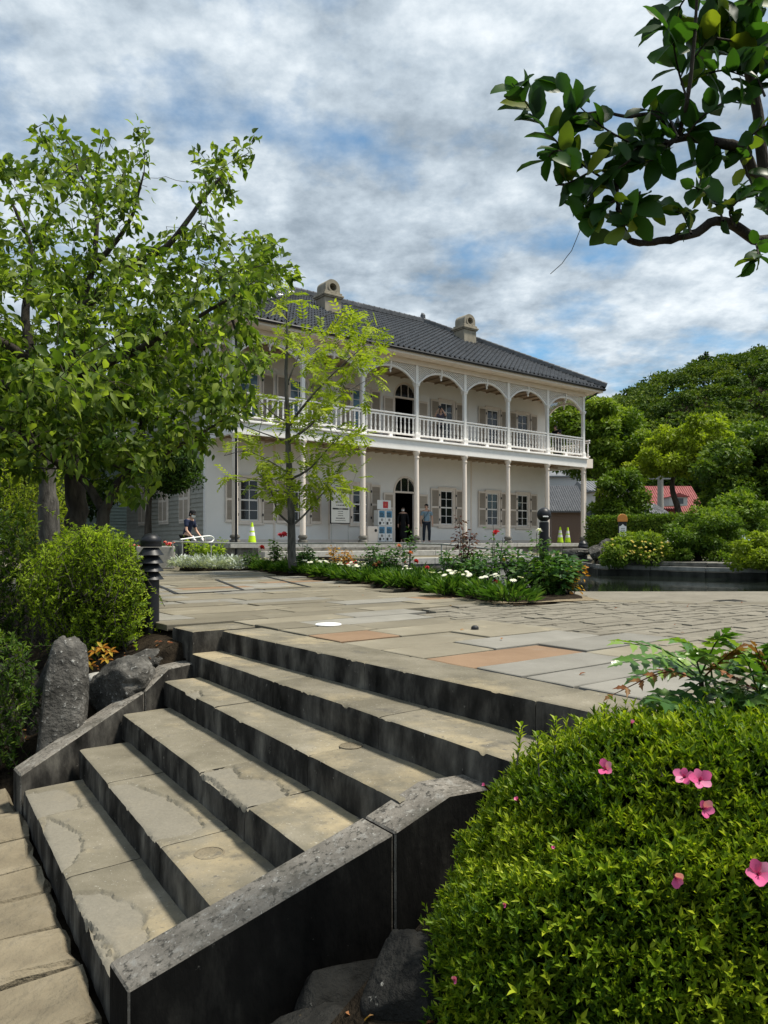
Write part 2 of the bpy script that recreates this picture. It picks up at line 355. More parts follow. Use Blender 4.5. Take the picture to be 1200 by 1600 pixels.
BED_FRONT = [(-5.28, 18.97), (-2.93, 16.9), (-1.49, 14.3), (-.41, 11.86), (.35, 9.99), (.89, 8.53), (1.35, 7.74), (1.75, 7.95), (2.3, 8.45)]
BED_BACK = [(2.35, 9.6), (1.95, 11), (1.3, 13), (.5, 15.5), (-.2, 18), (-1.2, 20.5), (-5.6, 21.2)]
BED = BED_FRONT + BED_BACK
tA, tB = Hs(2.6, -5.5), Hs(10.0, -5.5)
POND = [(20.0, 6.2), (12.0, 7.2), (4.3, 8.15), (3.2, 8.35), (2.36, 8.6), (2.41, 9.6), (2.01, 11), (1.36, 13), (.56, 15.5), (-.14, 18), (-.9, 20.4), (tA.x, tA.y), (tB.x, tB.y), (5.47, 18.6), (8.29, 15.9), (14, 12.6), (22, 9)]

# ---- ground sheet
def hgt(t, d):
    x = HX + CT * t - ST * d; y = HYY + ST * t + CT * d
    far = np.clip((np.hypot(t, d + 8) - 26) / 12, 0, 1)
    z = 0.862 * np.ones_like(t) * (1 - far) + 1.0 * far
    z = np.where((d > -5.45) & (t > 2.6) & (far < .5), 1.10, z)
    right = ((y - 19.25) > -(x - 5.47) * np.where(x < 8.29, .957, .6) - np.where(x < 8.29, 0, (8.29 - 5.47) * .357)) & (x > 5.5) & (y > 9) & (d < 14) | ((t > 10.02) & (d > -5.5) & (far < .9))
    z = np.where(right, 1.12, z)
    ramp_ = np.clip((t + 10.45) / 1.5, 0, 1)
    bank = ramp_ * 0.86 + 0.10 * (fbm(t * 2.1, d * 2.1, 3) - .45) * (ramp_ > 0.02)
    edge = np.where(d > -17.4, -8.93, -8.45)
    z = np.where(t < edge, np.where(d < -21.2, bank * 0.9 - .04, bank), z)
    z = np.where((t < edge + .02) & (t > -10.35) & (d > -21.1) & (d < -17.75), -0.10, z)
    z = np.where((t < -10.44) | ((t < -10.1) & (d > -21.1) & (d < -17.9)), -0.07 + 0.02 * fbm(t * 3, d * 3, 8), z)
    z = np.where(inpoly(x, y, POND), 0.25, z)
    return z
tl = np.concatenate([[-1600, -700, -300, -120, -60, -35, -24], np.arange(-18, 16.01, .2), [18, 22, 28, 36, 50, 80, 140, 300, 700, 1600]])
dl = np.concatenate([[-1600, -700, -300, -120, -60, -40], np.arange(-30, 4.01, .2), [6, 9, 13, 18, 26, 40, 70, 140, 300, 700, 1600]])
TT, DD = np.meshgrid(tl, dl); ZZ = hgt(TT, DD)
gv = np.stack([HX + CT * TT - ST * DD, HYY + ST * TT + CT * DD, ZZ], -1).reshape(-1, 3)
nu, nv = len(tl), len(dl)
ii = (np.arange(nv - 1)[:, None] * nu + np.arange(nu - 1)[None, :]).ravel()
gf = np.stack([ii, ii + 1, ii + nu + 1, ii + nu], 1).ravel()
g = inst('ground', bulk_mesh('ground', gv, gf, np.full(len(ii), 4), M['soil']))
g.data.materials.append(M['terrain'])
cx_ = gv[:, :2].reshape(nv, nu, 2)
far_i = np.array([1 if (td(*cx_[j, i])[0] > -7 and (td(*cx_[j, i])[1] > -5.4 or cx_[j, i][0] > 5.6)) else 0 for j in range(nv - 1) for i in range(nu - 1)])
g.data.polygons.foreach_set('material_index', far_i.astype(np.int32)); tagp(g, kind='structure')

# ---- water
wm, wt, wb = nodes_for('water'); wb.inputs['Base Color'].default_value = (.012, .016, .012, 1); wb.inputs['Roughness'].default_value = 0.03; wb.inputs['Specular IOR Level'].default_value = 0.35
wbn = wt.nodes.new('ShaderNodeBump'); wbn.inputs['Strength'].default_value = 0.06; wbn.inputs['Distance'].default_value = 0.02
wt.links.new(noise(wt, 5, 3, .5), wbn.inputs['Height']); wt.links.new(wbn.outputs[0], wb.inputs['Normal'])
mb = MB(); mb.add([(x, y, WATER) for x, y in POND], [tuple(range(len(POND)))])
tagp(mb.build('pond_water', wm), kind='structure')

# ---- stone stairs (house axes; each course split at its real joints)
stairs = empty('stone_steps', Hs(-9.4, -19.2, 0.0)); tagp(stairs, 'flight of weathered stone steps climbing to the plaza between low cheek walls', 'steps')
SINV = Matrix.Translation(-stairs.location)
def poly_td(pts, z): return [td(*Gp(px, py, z)[:2]) for px, py in pts]
def sdist(x, y, poly):
    dmin = np.full(x.shape, 9.0); n = len(poly)
    for i in range(n):
        (x1, y1), (x2, y2) = poly[i], poly[(i + 1) % n]; ex, ey = x2 - x1, y2 - y1
        u = np.clip(((x - x1) * ex + (y - y1) * ey) / (ex * ex + ey * ey + 1e-12), 0, 1); dmin = np.minimum(dmin, np.hypot(x - x1 - u * ex, y - y1 - u * ey))
    return np.where(inpoly(x, y, poly), dmin, -dmin)
def block(tf0, tf1, dl0, dr0, d0, d1, tb0, tb1, zt, zb, spalls, seed, mats):
    """one stone of a course: front edge runs from (tf0,dl0) to (tf1,dr0); this stone spans d0..d1"""
    nd_, nt_ = max(4, int(abs(d1 - d0) / .0085)), 42
    D = np.linspace(d0, d1, nd_ + 1); k = (D - dl0) / (dr0 - dl0)
    tf = tf0 + (tf1 - tf0) * k; tb = tb0 + (tb1 - tb0) * k
    V = np.linspace(0, 1, nt_ + 1) ** 1.0
    Tg = tf[None, :] + (tb - tf)[None, :] * V[:, None]; Dg = np.broadcast_to(D[None, :], Tg.shape)
    z = zt + .003 * (fbm(Tg * 6, Dg * 6, seed) - .5) * 2
    px_ = Tg + .02 * (fbm(Tg * 26, Dg * 26, seed + 5) - .5) * 2; pd_ = Dg + .02 * (fbm(Tg * 26, Dg * 26, seed + 9) - .5) * 2
    tn = np.zeros(z.shape)
    for sp, dep in spalls:
        sd = sdist(px_, pd_, sp); mk = np.clip(sd / .008 + .5, 0, 1); z = z - dep * 1.1 * mk * (0.6 + .7 * fbm(Tg * 22, Dg * 22, seed + 3)) - .011 * np.exp(-(sd / .007) ** 2) * np.clip(fbm(Tg * 7, Dg * 7, seed + 8) * 3 - .5, 0, 1); tn = np.maximum(tn, mk)
    er = (V[:, None] * (tb - tf)[None, :])               # worn nosing with a few chips
    chip = np.clip((fbm(Dg * 11, Dg * 0 + seed, seed + 1) - .64) * 7, 0, 1)
    z = z - .006 * np.exp(-er / .008) - .013 * chip * np.exp(-(er / .016) ** 2)
    z = z - .004 * np.exp(-np.minimum(np.abs(Dg - d0), np.abs(Dg - d1)) / .006)
    top = np.stack([HX + CT * Tg - ST * Dg, HYY + ST * Tg + CT * Dg, z], -1) - np.array(stairs.location)
    rows = [top.reshape(-1, 3)]; n1 = nd_ + 1
    zs = np.linspace(1, 0, 7)[1:]
    fr = []
    for q in zs:
        zz_ = zb + (z[0] - zb) * q; tt = tf - .004 + .010 * (fbm(D * 12, zz_ * 12, seed + 2) - .5)
        fr.append(np.stack([HX + CT * tt - ST * D, HYY + ST * tt + CT * D, zz_], -1) - np.array(stairs.location))
    base_f = len(rows[0]); rows += fr
    v = np.concatenate(rows); fl = []
    for j in range(nt_):
        for i in range(nd_): fl.append((j * n1 + i, j * n1 + i + 1, (j + 1) * n1 + i + 1, (j + 1) * n1 + i))
    ntop = len(fl)
    prev = list(range(n1))
    for r in range(len(zs)):
        cur = [base_f + r * n1 + i for i in range(n1)]
        for i in range(nd_): fl.append((prev[i], cur[i], cur[i + 1], prev[i + 1]))
        prev = cur
    # ends
    vl = v.tolist()
    for col_, dd in ((0, d0), (nd_, d1)):
        idx = [j * n1 + col_ for j in range(nt_ + 1)]; nb = len(vl)
        p0, p1 = v[base_f + (len(zs) - 1) * n1 + col_], v[idx[-1]].copy(); p1[2] = zb - stairs.location.z
        vl.append(p1.tolist()); fcol = [base_f + r * n1 + col_ for r in range(len(zs))]
        fl.append(tuple(idx + [nb] + fcol[::-1]))
    b = MB(); b.v = [tuple(p) for p in vl]; b.f = fl; b.m = [0] * ntop + [1] * (len(fl) - ntop)
    o = b.build('step_stone', mats, stairs, fix=True, smooth=True)
    a = o.data.attributes.new('tint', 'FLOAT', 'POINT'); vals = np.zeros(len(vl), np.float32); vals[:tn.size] = (tn * .75).ravel(); a.data.foreach_set('value', vals)
    return o
STEP = [  # z, (t,d) of the left end, (t,d) of the right end, joints, spalls (photo outlines laid on the tread)
    (.155, (-10.17, -18.30), (-10.345, -20.60), [-18.81, -19.63], [
        ([(34, 1238), (99, 1234), (120, 1247), (124, 1261), (53, 1278)], .007),
        ([(72, 1276), (103, 1290), (124, 1302), (126, 1329), (112, 1348), (92, 1362), (66, 1302)], .010),
        ([(116, 1393), (155, 1391), (201, 1410), (221, 1426), (223, 1445), (234, 1464), (186, 1495), (178, 1480), (130, 1435)], .009),
        ([(130, 1435), (140, 1440), (186, 1500), (176, 1540)], .022)]),
    (.31, (-9.84, -18.20), (-10.02, -20.66), [-18.95, -19.93], [
        ([(168, 1226), (201, 1224), (240, 1236), (271, 1251), (310, 1278), (314, 1292), (294, 1302), (236, 1313), (170, 1243)], .008)]),
    (.465, (-9.53, -18.06), (-9.70, -20.74), [-18.75, -19.53, -20.10], [
        ([(308, 1206), (364, 1196), (373, 1213), (430, 1218), (450, 1242), (388, 1262), (350, 1246)], .010),
        ([(308, 1206), (330, 1214), (360, 1238), (384, 1262), (350, 1246)], .014)]),
    (.62, (-9.20, -17.93), (-9.37, -20.80), [-18.89, -20.07], [([(284, 1082), (312, 1078), (316, 1088), (290, 1092)], .014)]),
    (.775, (-8.93, -17.66), (-9.07, -21.6), [-19.11, -20.2], []),
    (.93, (-8.70, -17.80), (-8.72, -23.6), [-18.63, -19.65, -20.89, -21.9], []),
]
for i, (z, L_, R_, js, sps) in enumerate(STEP):
    if i < 5: tb0, tb1 = STEP[i + 1][1][0] + .06, STEP[i + 1][2][0] + .06
    else: tb0, tb1 = -8.38, -8.38
    cuts = [L_[1]] + js + [R_[1]]
    spp = [(poly_td(p, z), dp) for p, dp in sps]
    for k in range(len(cuts) - 1):
        g_ = .0025
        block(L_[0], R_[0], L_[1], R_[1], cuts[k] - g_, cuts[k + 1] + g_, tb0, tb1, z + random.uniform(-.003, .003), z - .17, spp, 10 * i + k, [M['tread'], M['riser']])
# the block that closes the flight on the left, level with the plaza
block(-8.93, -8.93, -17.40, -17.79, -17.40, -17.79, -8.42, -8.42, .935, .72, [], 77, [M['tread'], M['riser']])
# round plugs let into two treads
for px, py, z, w in ((327, 1334, .31, .062), (548, 1166, .62, .055)):
    c = Gp(px, py, z) - stairs.location
    pl = MB(); pl.lathe([(w, -.01), (w, .004), (w * .9, .005), (w * .88, .0025), (.001, .003)], 24)
    pl.build('round_plug', M['path_stone'], stairs, loc=c, smooth=True)
def cheek(stations, width, zb, name='cheek_stone'):
    """stations: (t, d_inner, z_top); two faces and a sloping coping"""
    b = MB(); vv = []
    for t, d, z in stations:
        sgn = -1 if width > 0 else 1
        for dd, z_ in ((d, zb), (d, z), (d - width, z - .004), (d - width, zb)):
            vv.append(Hs(t, dd, z_) - stairs.location)
    n = len(stations); ff, mm = [], []
    for i in range(n - 1):
        a, c = i * 4, (i + 1) * 4
        for k, mi in ((0, 1), (1, 0), (2, 1)): ff.append((a + k, a + k + 1, c + k + 1, c + k)); mm.append(mi)
    ff += [(0, 1, 2, 3), ((n - 1) * 4 + 3, (n - 1) * 4 + 2, (n - 1) * 4 + 1, (n - 1) * 4)]; mm += [1, 1]
    b.add(vv, ff); b.m = mm
    return b
c1 = cheek([(-10.365, -20.545, .238), (-9.485, -20.72, .560)], .185, -.35)
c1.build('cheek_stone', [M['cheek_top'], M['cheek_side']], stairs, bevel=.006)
c1 = cheek([(-9.479, -20.722, .562), (-9.245, -20.752, .655), (-8.45, -20.92, .66)], .185, -.35)
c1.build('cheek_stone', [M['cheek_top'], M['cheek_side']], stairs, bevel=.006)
c1 = cheek([(-10.19, -18.285, .237), (-9.36, -17.985, .575)], -.20, -.2)
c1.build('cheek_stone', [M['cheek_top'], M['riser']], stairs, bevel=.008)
c1 = cheek([(-9.354, -17.983, .577), (-9.16, -17.90, .70), (-8.80, -17.74, .705)], -.20, -.2)
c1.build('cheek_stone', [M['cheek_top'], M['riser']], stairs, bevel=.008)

# ---- flagstones
def slab(name, quad, zt, th, mat, parent, seed, rough=.0, ch=.007):
    """a flagstone from four (t,d) corners, chamfered, slightly out of level"""
    c = np.mean(quad, axis=0); b = MB(); pr = np.random.default_rng(seed)
    tilt = pr.normal(0, .0016, 2)
    per = []
    for a in range(4):
        p, q = np.array(quad[a]), np.array(quad[(a + 1) % 4])
        for s in (0, .33, .67):
            w = p + (q - p) * s
            if s: w = w + pr.normal(0, .0035 + rough * .009, 2)
            per.append(w)
    vv = []
    for w, z in [(w, zt - th) for w in per] + [(w, zt - ch) for w in per] + [(c + (w - c) * (1 - ch * 1.6 / max(.05, np.linalg.norm(w - c))), zt) for w in per]:
        zz_ = z + (w[0] - c[0]) * tilt[0] + (w[1] - c[1]) * tilt[1] + (pr.normal(0, rough * .012) if z > zt - th else 0)
        vv.append(Hs(w[0], w[1], zz_) - Hs(c[0], c[1], 0))
    n = 12
    ff = [(i, (i + 1) % n, n + (i + 1) % n, n + i) for i in range(n)] + [(n + i, n + (i + 1) % n, 2 * n + (i + 1) % n, 2 * n + i) for i in range(n)]
    ff.append(tuple(range(2 * n, 3 * n)))
    b.add(vv, ff); return b, Hs(c[0], c[1], 0)
plaza = MB()
PLZ_POLY_TD = [(-8.36, -24), (-8.36, -17.6), (-8.93, -17.4), (-8.93, -6.2), (-2, -4.5), (2.6, -5.4)]
# bedding sheet under the slabs
bedv = [Hs(t, d, PLAZA - .035) for t, d in [(-8.40, -26), (-8.40, -17.42), (-8.90, -17.42), (-8.90, -7), (-3.0, -7)]] + [Vector((x, y, PLAZA - .035)) for x, y in [(-5.28, 18.97), (-2.93, 16.9), (-1.49, 14.3), (-.41, 11.86), (.35, 9.99), (.89, 8.53), (1.35, 7.74), (1.75, 7.95), (2.34, 8.52), (3.2, 8.28), (4.3, 8.08), (12, 7.1)]]
mb = MB(); mb.add(bedv, [tuple(range(len(bedv)))]); plz = mb.build('plaza_paving', M['soil']); tagp(plz, kind='structure')
cand = []; pr = np.random.default_rng(4)
d = -23.8; row = 0
while d < -7.0:
    w = pr.uniform(.30, .44); t = (-8.355 if d + w / 2 < -17.42 else -8.92) - (0 if row % 2 else 0)
    first = True
    while t < 9:
        ln = pr.uniform(.55, 1.25) if not first else pr.uniform(.35, 1.1); first = False
        tc_, dc = t + ln / 2, d + w / 2; p = Hs(tc_, dc)
        sett = (tc_ > -6.75) and (dc < -17.75) or (tc_ > -6.3 and dc < -17.2)
        inb = bool(inpoly(p.x, p.y, BED)) or bool(inpoly(p.x, p.y, POND))
        if not inb and not sett and p.x < 2.5 and p.y < 21 and p.y > 1.2:
            e1, e2 = Hs(t + ln, dc), Hs(t, dc)
            cand.append((math.hypot(p.x, p.y), t, d, ln, w))
        elif inb: break
        t += ln
    d += w; row += 1
cand.sort()
spec_brown = [Gp(828, 1028, PLAZA), Gp(594, 994, PLAZA), Gp(655, 961, PLAZA)]
rest = MB()
for i, (r_, t, d, ln, w) in enumerate(cand):
    g_ = .011
    gd = .016
    b, org = slab('flagstone', [(t + g_, d + gd), (t + ln - g_, d + gd), (t + ln - g_, d + w - gd), (t + g_, d + w - gd)], PLAZA + pr.normal(0, .003), .05, None, plz, i, ch=.004)
    near_b = any((org.xy - s.xy).length < .20 for s in spec_brown)
    mm = M['flag_brown'] if (near_b or pr.random() < .02) else (M['flag_grey'] if pr.random() < .30 else M['flag'])
    if i < 300: b.build('flagstone', mm, plz, loc=org, fix=True)
    else: rest.add([Vector(v) + org for v in b.v], b.f, {'flag': 0, 'flag_grey': 1, 'flag_brown': 2}[mm.name])
o = rest.build('distant_flagstones', [M['flag'], M['flag_grey'], M['flag_brown']], plz); tagp(o, kind='stuff')
# rough setts between the slabs and the pond: too fine to pick apart
sv, sf = [], []; pr = np.random.default_rng(9)
d = -24.2
while d < -12:
    w = pr.uniform(.07, .14); t = -6.72 + pr.uniform(-.15, 0)
    while t < 3:
        ln = pr.uniform(.18, .52); p = Hs(t + ln / 2, d + w / 2)
        tc_, dc = t + ln / 2, d + w / 2
        ok = ((tc_ > -6.75) and (dc < -17.75) or (tc_ > -6.3 and dc < -17.2)) or (p.x > 1.3 and tc_ > -6.3)
        if ok and p.x < 9 and p.y > 1.5 and not inpoly(p.x, p.y, POND) and not inpoly(p.x, p.y, BED) and p.y < 9.3:
            z = PLAZA - .006 + pr.normal(0, .0035); g_ = .0028; n = len(sv)
            for dt, dd, z_ in ((g_, g_, z - .03), (ln - g_, g_, z - .03), (ln - g_, w - g_, z - .03), (g_, w - g_, z - .03), (g_ * 2.4, g_ * 2.4, z), (ln - g_ * 2.4, g_ * 2.4, z + pr.normal(0, .002)), (ln - g_ * 2.4, w - g_ * 2.4, z), (g_ * 2.4, w - g_ * 2.4, z + pr.normal(0, .002))):
                sv.append(tuple(Hs(t + dt, d + dd, z_)))
            sf += [(n + 4, n + 5, n + 6, n + 7), (n, n + 1, n + 5, n + 4), (n + 1, n + 2, n + 6, n + 5), (n + 2, n + 3, n + 7, n + 6), (n + 3, n, n + 4, n + 7)]
        t += ln
    d += w
mb = MB(); mb.add([Hs(t_, d_, PLAZA - .020) for t_, d_ in ((-6.74, -24.2), (3, -24.2), (1.0, -19.2), (-4.4, -15.2), (-6.2, -17.7), (-6.74, -17.75))], [tuple(range(6))]); mb.build('sett_bedding', M['sett'], plz)
mb = MB(); mb.v = sv; mb.f = sf; mb.m = [0] * len(sf); o = mb.build('rough_setts', M['sett'], plz, fix=False); tagp(o, kind='stuff')
# pond edging stones on the near side
pts = [(11, 7.34), (4.3, 8.15), (3.2, 8.35), (2.36, 8.6)]
for (x0, y0), (x1, y1) in zip(pts[:-1], pts[1:]):
    L_ = math.hypot(x1 - x0, y1 - y0); n = max(1, round(L_ / .9)); an = math.atan2(y1 - y0, x1 - x0)
    for k in range(n):
        s0, s1 = k / n, (k + 1) / n
        b = MB(); b.box(0, L_ / n - .012, -.02, .30, -.30, .004)
        b.build('pond_edging_stone', M['flag'], plz, loc=(x0 + (x1 - x0) * s0, y0 + (y1 - y0) * s0, PLAZA - .002 + random.uniform(-.006, .004)), rot=(0, 0, an), bevel=.012)
# lower path
lp = MB(); lp.add([Hs(t, d, -.045) for t, d in [(-13, -26), (-10.40, -26), (-10.40, -17), (-13, -17)]], [(0, 1, 2, 3)]); low = lp.build('lower_path', M['soil']); tagp(low, kind='structure')
dj = [-17.75, -18.22, -18.66, -19.05, -19.37, -19.73, -20.08, -20.44, -20.86, -21.3, -21.8, -22.3]
pr = np.random.default_rng(2)
for k in range(len(dj) - 1):
    t = -10.17 + ((dj[k] + dj[k + 1]) / 2 + 18.3) * .076 - .012
    for q in range(2):
        ln = pr.uniform(.55, 1.0)
        b, org = slab('path_stone', [(t - ln + .01, dj[k] - .012), (t - .01 + .014, dj[k] - .012), (t - .01 - .014, dj[k + 1] + .012), (t - ln + .01, dj[k + 1] + .012)], .012 + pr.normal(0, .012), .08, None, low, 50 + k * 3 + q, rough=.9, ch=.02)
        b.build('path_stone', M['path_stone'], low, loc=org, bevel=0); t -= ln

# ---- flower bed soil and gravel tip
pr = np.random.default_rng(3)
def bedz(x, y): return .955 + .05 * fbm(x * 2.2, y * 2.2, 6)
mb = MB(); ctr = []
n = len(BED); inner = []
bc = np.array(BED)
front = np.array(BED_FRONT); back = np.array(BED_BACK[::-1])
def along(pl, s):
    seg = np.linalg.norm(np.diff(pl, axis=0), axis=1); cs = np.concatenate([[0], np.cumsum(seg)]); x = s * cs[-1]
    return np.array([np.interp(x, cs, pl[:, 0]), np.interp(x, cs, pl[:, 1])])
def bed_pt(u, v):
    p = along(front, u) * (1 - v) + along(back, u) * v; return p
def bedfn(u, v):
    p = bed_pt(u, v); e = min(v, 1 - v, .25) * 4
    return (p[0], p[1], PLAZA - .05 + (.06 + .06 * fbm(p[0] * 3, p[1] * 3, 6)) * min(1, e * 2.2))
mb.grid(bedfn, 60, 10); bed = mb.build('flower_bed', M['soil'], smooth='all'); tagp(bed, kind='structure')
mb = MB(); mb.grid(lambda u, v: ((lambda p: (p[0], p[1], PLAZA + .004 + .035 * min(u, 1 - u, v, 1 - v) * 4 * .3 + .012 * fbm(p[0] * 9, p[1] * 9, 2)))(np.array([1.15, 7.85]) * (1 - u) * (1 - v) + np.array([2.45, 8.35]) * u * (1 - v) + np.array([2.42, 9.7]) * u * v + np.array([1.35, 9.3]) * (1 - u) * v)), 20, 20)
tagp(mb.build('gravel', M['gravel'], smooth='all'), kind='structure')

# ---- terrace in front of the veranda: ledges of stone, each block apart
ter = MB(); ter.box(0, 16, -5.4, -.3, -.4, -.02); tagp(ter.build('terrace', M['wallstone'], loc=Hs(2.7, 0, 1.10), rot=(0, 0, ANG)), kind='structure')
tw = empty('terrace_wall', Hs(2.6, -5.5, .3), ANG); tagp(tw, 'weathered stone ledges and low wall stepping down to the pond before the house', 'wall')
def course(parent, t0, t1, d0, d1, z0, z1, mat, ln=(.8, 1.5), name='wall_stone', bev=.012):
    t = t0
    while t < t1 - .05:
        l_ = min(random.uniform(*ln), t1 - t)
        b = MB(); b.box(t + .004, t + l_ - .004, d0 + random.uniform(-.01, .01), d1, z0, z1); b.build(name, mat, parent, bevel=bev); t += l_
course(tw, 0, 7.5, -.02, .42, .62, .82, M['ledge'], (.9, 1.6), 'coping_stone')
course(tw, 0, 7.5, .02, .40, -.1, .615, M['wallstone'])
course(tw, .4, 7.3, -.42, .0, .30, .50, M['ledge'], (1.2, 2.0), 'ledge_stone')
course(tw, .4, 7.3, -.40, .0, -.1, .295, M['pondwall'], (1.2, 2.0), 'ledge_stone')
course(tw, -2.4, 9.8, 3.75, 4.2, .80, 1.00, M['ledge'], (1.2, 2.0), 'step_stone')
course(tw, -2.4, 9.8, 4.2, 4.65, .80, 1.13, M['wallstone'], (1.2, 2.0), 'step_stone')
# pond far wall
pw = empty('pond_wall', (6.2, 19, .3)); tagp(pw, 'grey concrete pond wall with a stone ledge on the far side of the water', 'wall')
wp = [(6.2, 27.0), (5.47, 18.6), (8.29, 15.9), (14, 12.6), (22, 9)]
for k, ((x0, y0), (x1, y1)) in enumerate(zip(wp[:-1], wp[1:])):
    L_ = math.hypot(x1 - x0, y1 - y0); an = math.atan2(y1 - y0, x1 - x0); n = max(1, round(L_ / 1.4))
    for j in range(n):
        org = Vector((x0 + (x1 - x0) * j / n, y0 + (y1 - y0) * j / n, 0)) - Vector((6.2, 19, .3))
        b = MB(); b.box(0, L_ / n - .008, -.06, .30, .3, .93); b.build('damp_wall_panel', M['damp_wall'], pw, loc=org, rot=(0, 0, an), bevel=.01)
        b = MB(); b.box(0, L_ / n - .008, 0, .30, .932, 1.03); b.build('wall_panel', M['pondwall'], pw, loc=org, rot=(0, 0, an), bevel=.008)
        b = MB(); b.box(0, L_ / n - .012, .08, .95, 1.035, 1.14 + random.uniform(-.012, .012)); b.build('coping_stone', M['wallstone'], pw, loc=org, rot=(0, 0, an), bevel=.015)

# ---- boulders
def rock(name, loc, size, rot, seed, mat, label, sq=0.0, disp=.22, group=None, sub=5, cuts=7):
    bm = bmesh.new(); bmesh.ops.create_icosphere(bm, subdivisions=sub, radius=1.0); pr = np.random.default_rng(seed); ph = pr.uniform(0, 40, 3)
    pts = np.array([v.co[:] for v in bm.verts])
    if sq: pts = np.sign(pts) * np.abs(pts) ** (1 - sq)
    f = fbm(pts[:, 0] * 1.3 + ph[0] + pts[:, 2] * .7, pts[:, 1] * 1.3 + ph[1] - pts[:, 2] * 1.1, seed, 4) + .35 * fbm(pts[:, 2] * 4 + ph[2], pts[:, 0] * 4 + pts[:, 1] * 3, seed + 7, 3)
    f = f + .22 * np.abs(fbm(pts[:, 0] * 7 + pts[:, 2] * 5, pts[:, 1] * 7 - pts[:, 2] * 6, seed + 11, 3) - .45) * 2
    pts = pts * (1 + disp * (f[:, None] - .66) * 2)
    pr2 = np.random.default_rng(seed + 90)
    for _ in range(cuts):
        nv_ = pr2.normal(size=3); nv_ /= np.linalg.norm(nv_); hh_ = pr2.uniform(.62, .9); over = np.maximum(0, pts @ nv_ - hh_); pts = pts - over[:, None] * nv_ * .85
    for v, p in zip(bm.verts, pts): v.co = (p[0] * size[0], p[1] * size[1], p[2] * size[2])
    me = bpy.data.meshes.new(name); bm.to_mesh(me); bm.free(); me.materials.append(mat); me.polygons.foreach_set('use_smooth', [True] * len(me.polygons))
    o = inst(name, me, None, loc, rot); tagp(o, label, 'rock', group); return o
rock('standing_stone', P(93, 1100, 4.75) + Vector((0, .05, -.12)), (.135, .10, .54), (radians(-14), radians(3), .25), 4, M['rock'], 'tall grey upright stone slab beside the left cheek of the steps', .42, .12, cuts=0)
rock('boulder', P(196, 1060, 5.25) + Vector((0, 0, -.04)), (.24, .30, .20), (0, radians(-28), .4), 8, M['rock'], 'rounded brown-grey boulder leaning against the left cheek stone', .1)
rock('boulder', P(238, 1032, 5.6), (.20, .18, .10), (0, .1, .6), 15, M['rock'], 'small flat boulder wedged below the louvred bollard', .15)
rock('plinth_stone', P(234, 1010, 6.15) + Vector((0, 0, -.04)), (.24, .22, .13), (0, 0, ANG), 21, M['wallstone'], 'squared stone plinth carrying the louvred bollard', .62, .06)
rock('boulder', P(62, 1110, 4.9) + Vector((-.16, .35, -.25)), (.16, .32, .50), (0, .2, .5), 31, M['rock_dark'], 'dark boulder left of the tall upright stone', .2)
rock('boulder', P(0, 1110, 5.6), (.30, .4, .36), (.2, 0, .1), 35, M['rock_dark'], 'dark boulder in the shade at the left edge of the photo', .2)
rock('boulder', P(145, 1056, 5.6) + Vector((0, 0, -.02)), (.09, .07, .05), (0, 0, .3), 41, M['ledge'], 'small pale stone between upright slab and brown boulder', .1)
rock('boulder', P(565, 1560, 2.45) + Vector((.02, .0, -.08)), (.40, .22, .22), (0, .1, .5), 44, M['rock_dark'], 'dark flecked boulder at the foot of the right cheek wall', .15)
rock('boulder', P(640, 1560, 2.15) + Vector((.02, 0, -.08)), (.15, .2, .26), (0, -.2, .2), 47, M['rock_dark'], 'ochre-stained boulder under the azalea bush', .15)
rock('boulder', P(500, 1640, 2.1) + Vector((0, 0, -.10)), (.36, .25, .18), (0, 0, .4), 52, M['rock_dark'], 'dark boulder at the bottom edge below the right cheek wall', .15)
rock('boulder', P(959, 863, 19.5), (.40, .35, .34), (0, 0, .2), 60, M['rock'], 'square dark boulder standing on the far pond edge', .35)
rock('boulder', P(932, 861, 19.5) + Vector((0, 0, -.05)), (.26, .22, .20), (0, 0, .9), 63, M['rock'], 'pale grey boulder left of the square boulder by the pond', .25)
rock('boulder', P(1036, 858, 21), (.42, .4, .36), (0, 0, .9), 66, M['ledge'], 'pale rounded boulder behind the yellow-flowered shrub', .2)
rock('boulder', P(1050, 857, 20), (.20, .2, .18), (0, 0, .2), 69, M['ledge'], 'small pale boulder beside the pale rounded one by the shrub', .2)
rock('boulder', P(900, 864, 20), (.42, .3, .13), (0, 0, .2), 71, M['rock'], 'low flat boulder at the end of the veranda terrace', .25)
rock('boulder', P(1145, 942, 8.0) + Vector((0, .62, -.10)), (.55, .22, .09), (0, 0, -.1), 73, M['rock_dark'], 'flat dark stone lying in the near pond margin', .3)
rock('boulder', P(612, 885, 14.6), (.30, .22, .14), (0, 0, .2), 77, M['rock'], 'grey stone among the roses in the flower bed', .2)

# ================================================================== THE HOUSE (local x = along front, y = inwards, z above veranda floor)
BAY, NB = 2.671, 7; LEN = BAY * NB; VD = 2.36; DEPTH = 11.2
ZC, ZD, ZT, ZE = 3.72, 4.20, 7.20, 7.60
house = empty('veranda_house', Hs(0, 0, VERANDA), ANG)
tagp(house, 'two-storey white colonial house with arched verandas and grey tiled hip roof', 'house')
def part(b, name, mat, parent=house, **kw): return b.build(name, mat, parent, **kw)
# floor and foundation
b = MB(); b.box(-.25, LEN + .25, -.30, DEPTH, -.62, -.10); part(b, 'foundation', M['wallstone'], bevel=.01)
t = -.35
while t < LEN + .34:
    l_ = min(random.uniform(1.2, 1.9), LEN + .35 - t)
    b = MB(); b.box(t + .003, t + l_ - .003, -.38, .10, -.16, 0.0); part(b, 'floor_edge_stone', M['ledge'], bevel=.01); t += l_
b = MB(); b.box(-.1, LEN + .1, .104, DEPTH, -.12, -.004); part(b, 'veranda_floor', M['concrete'])
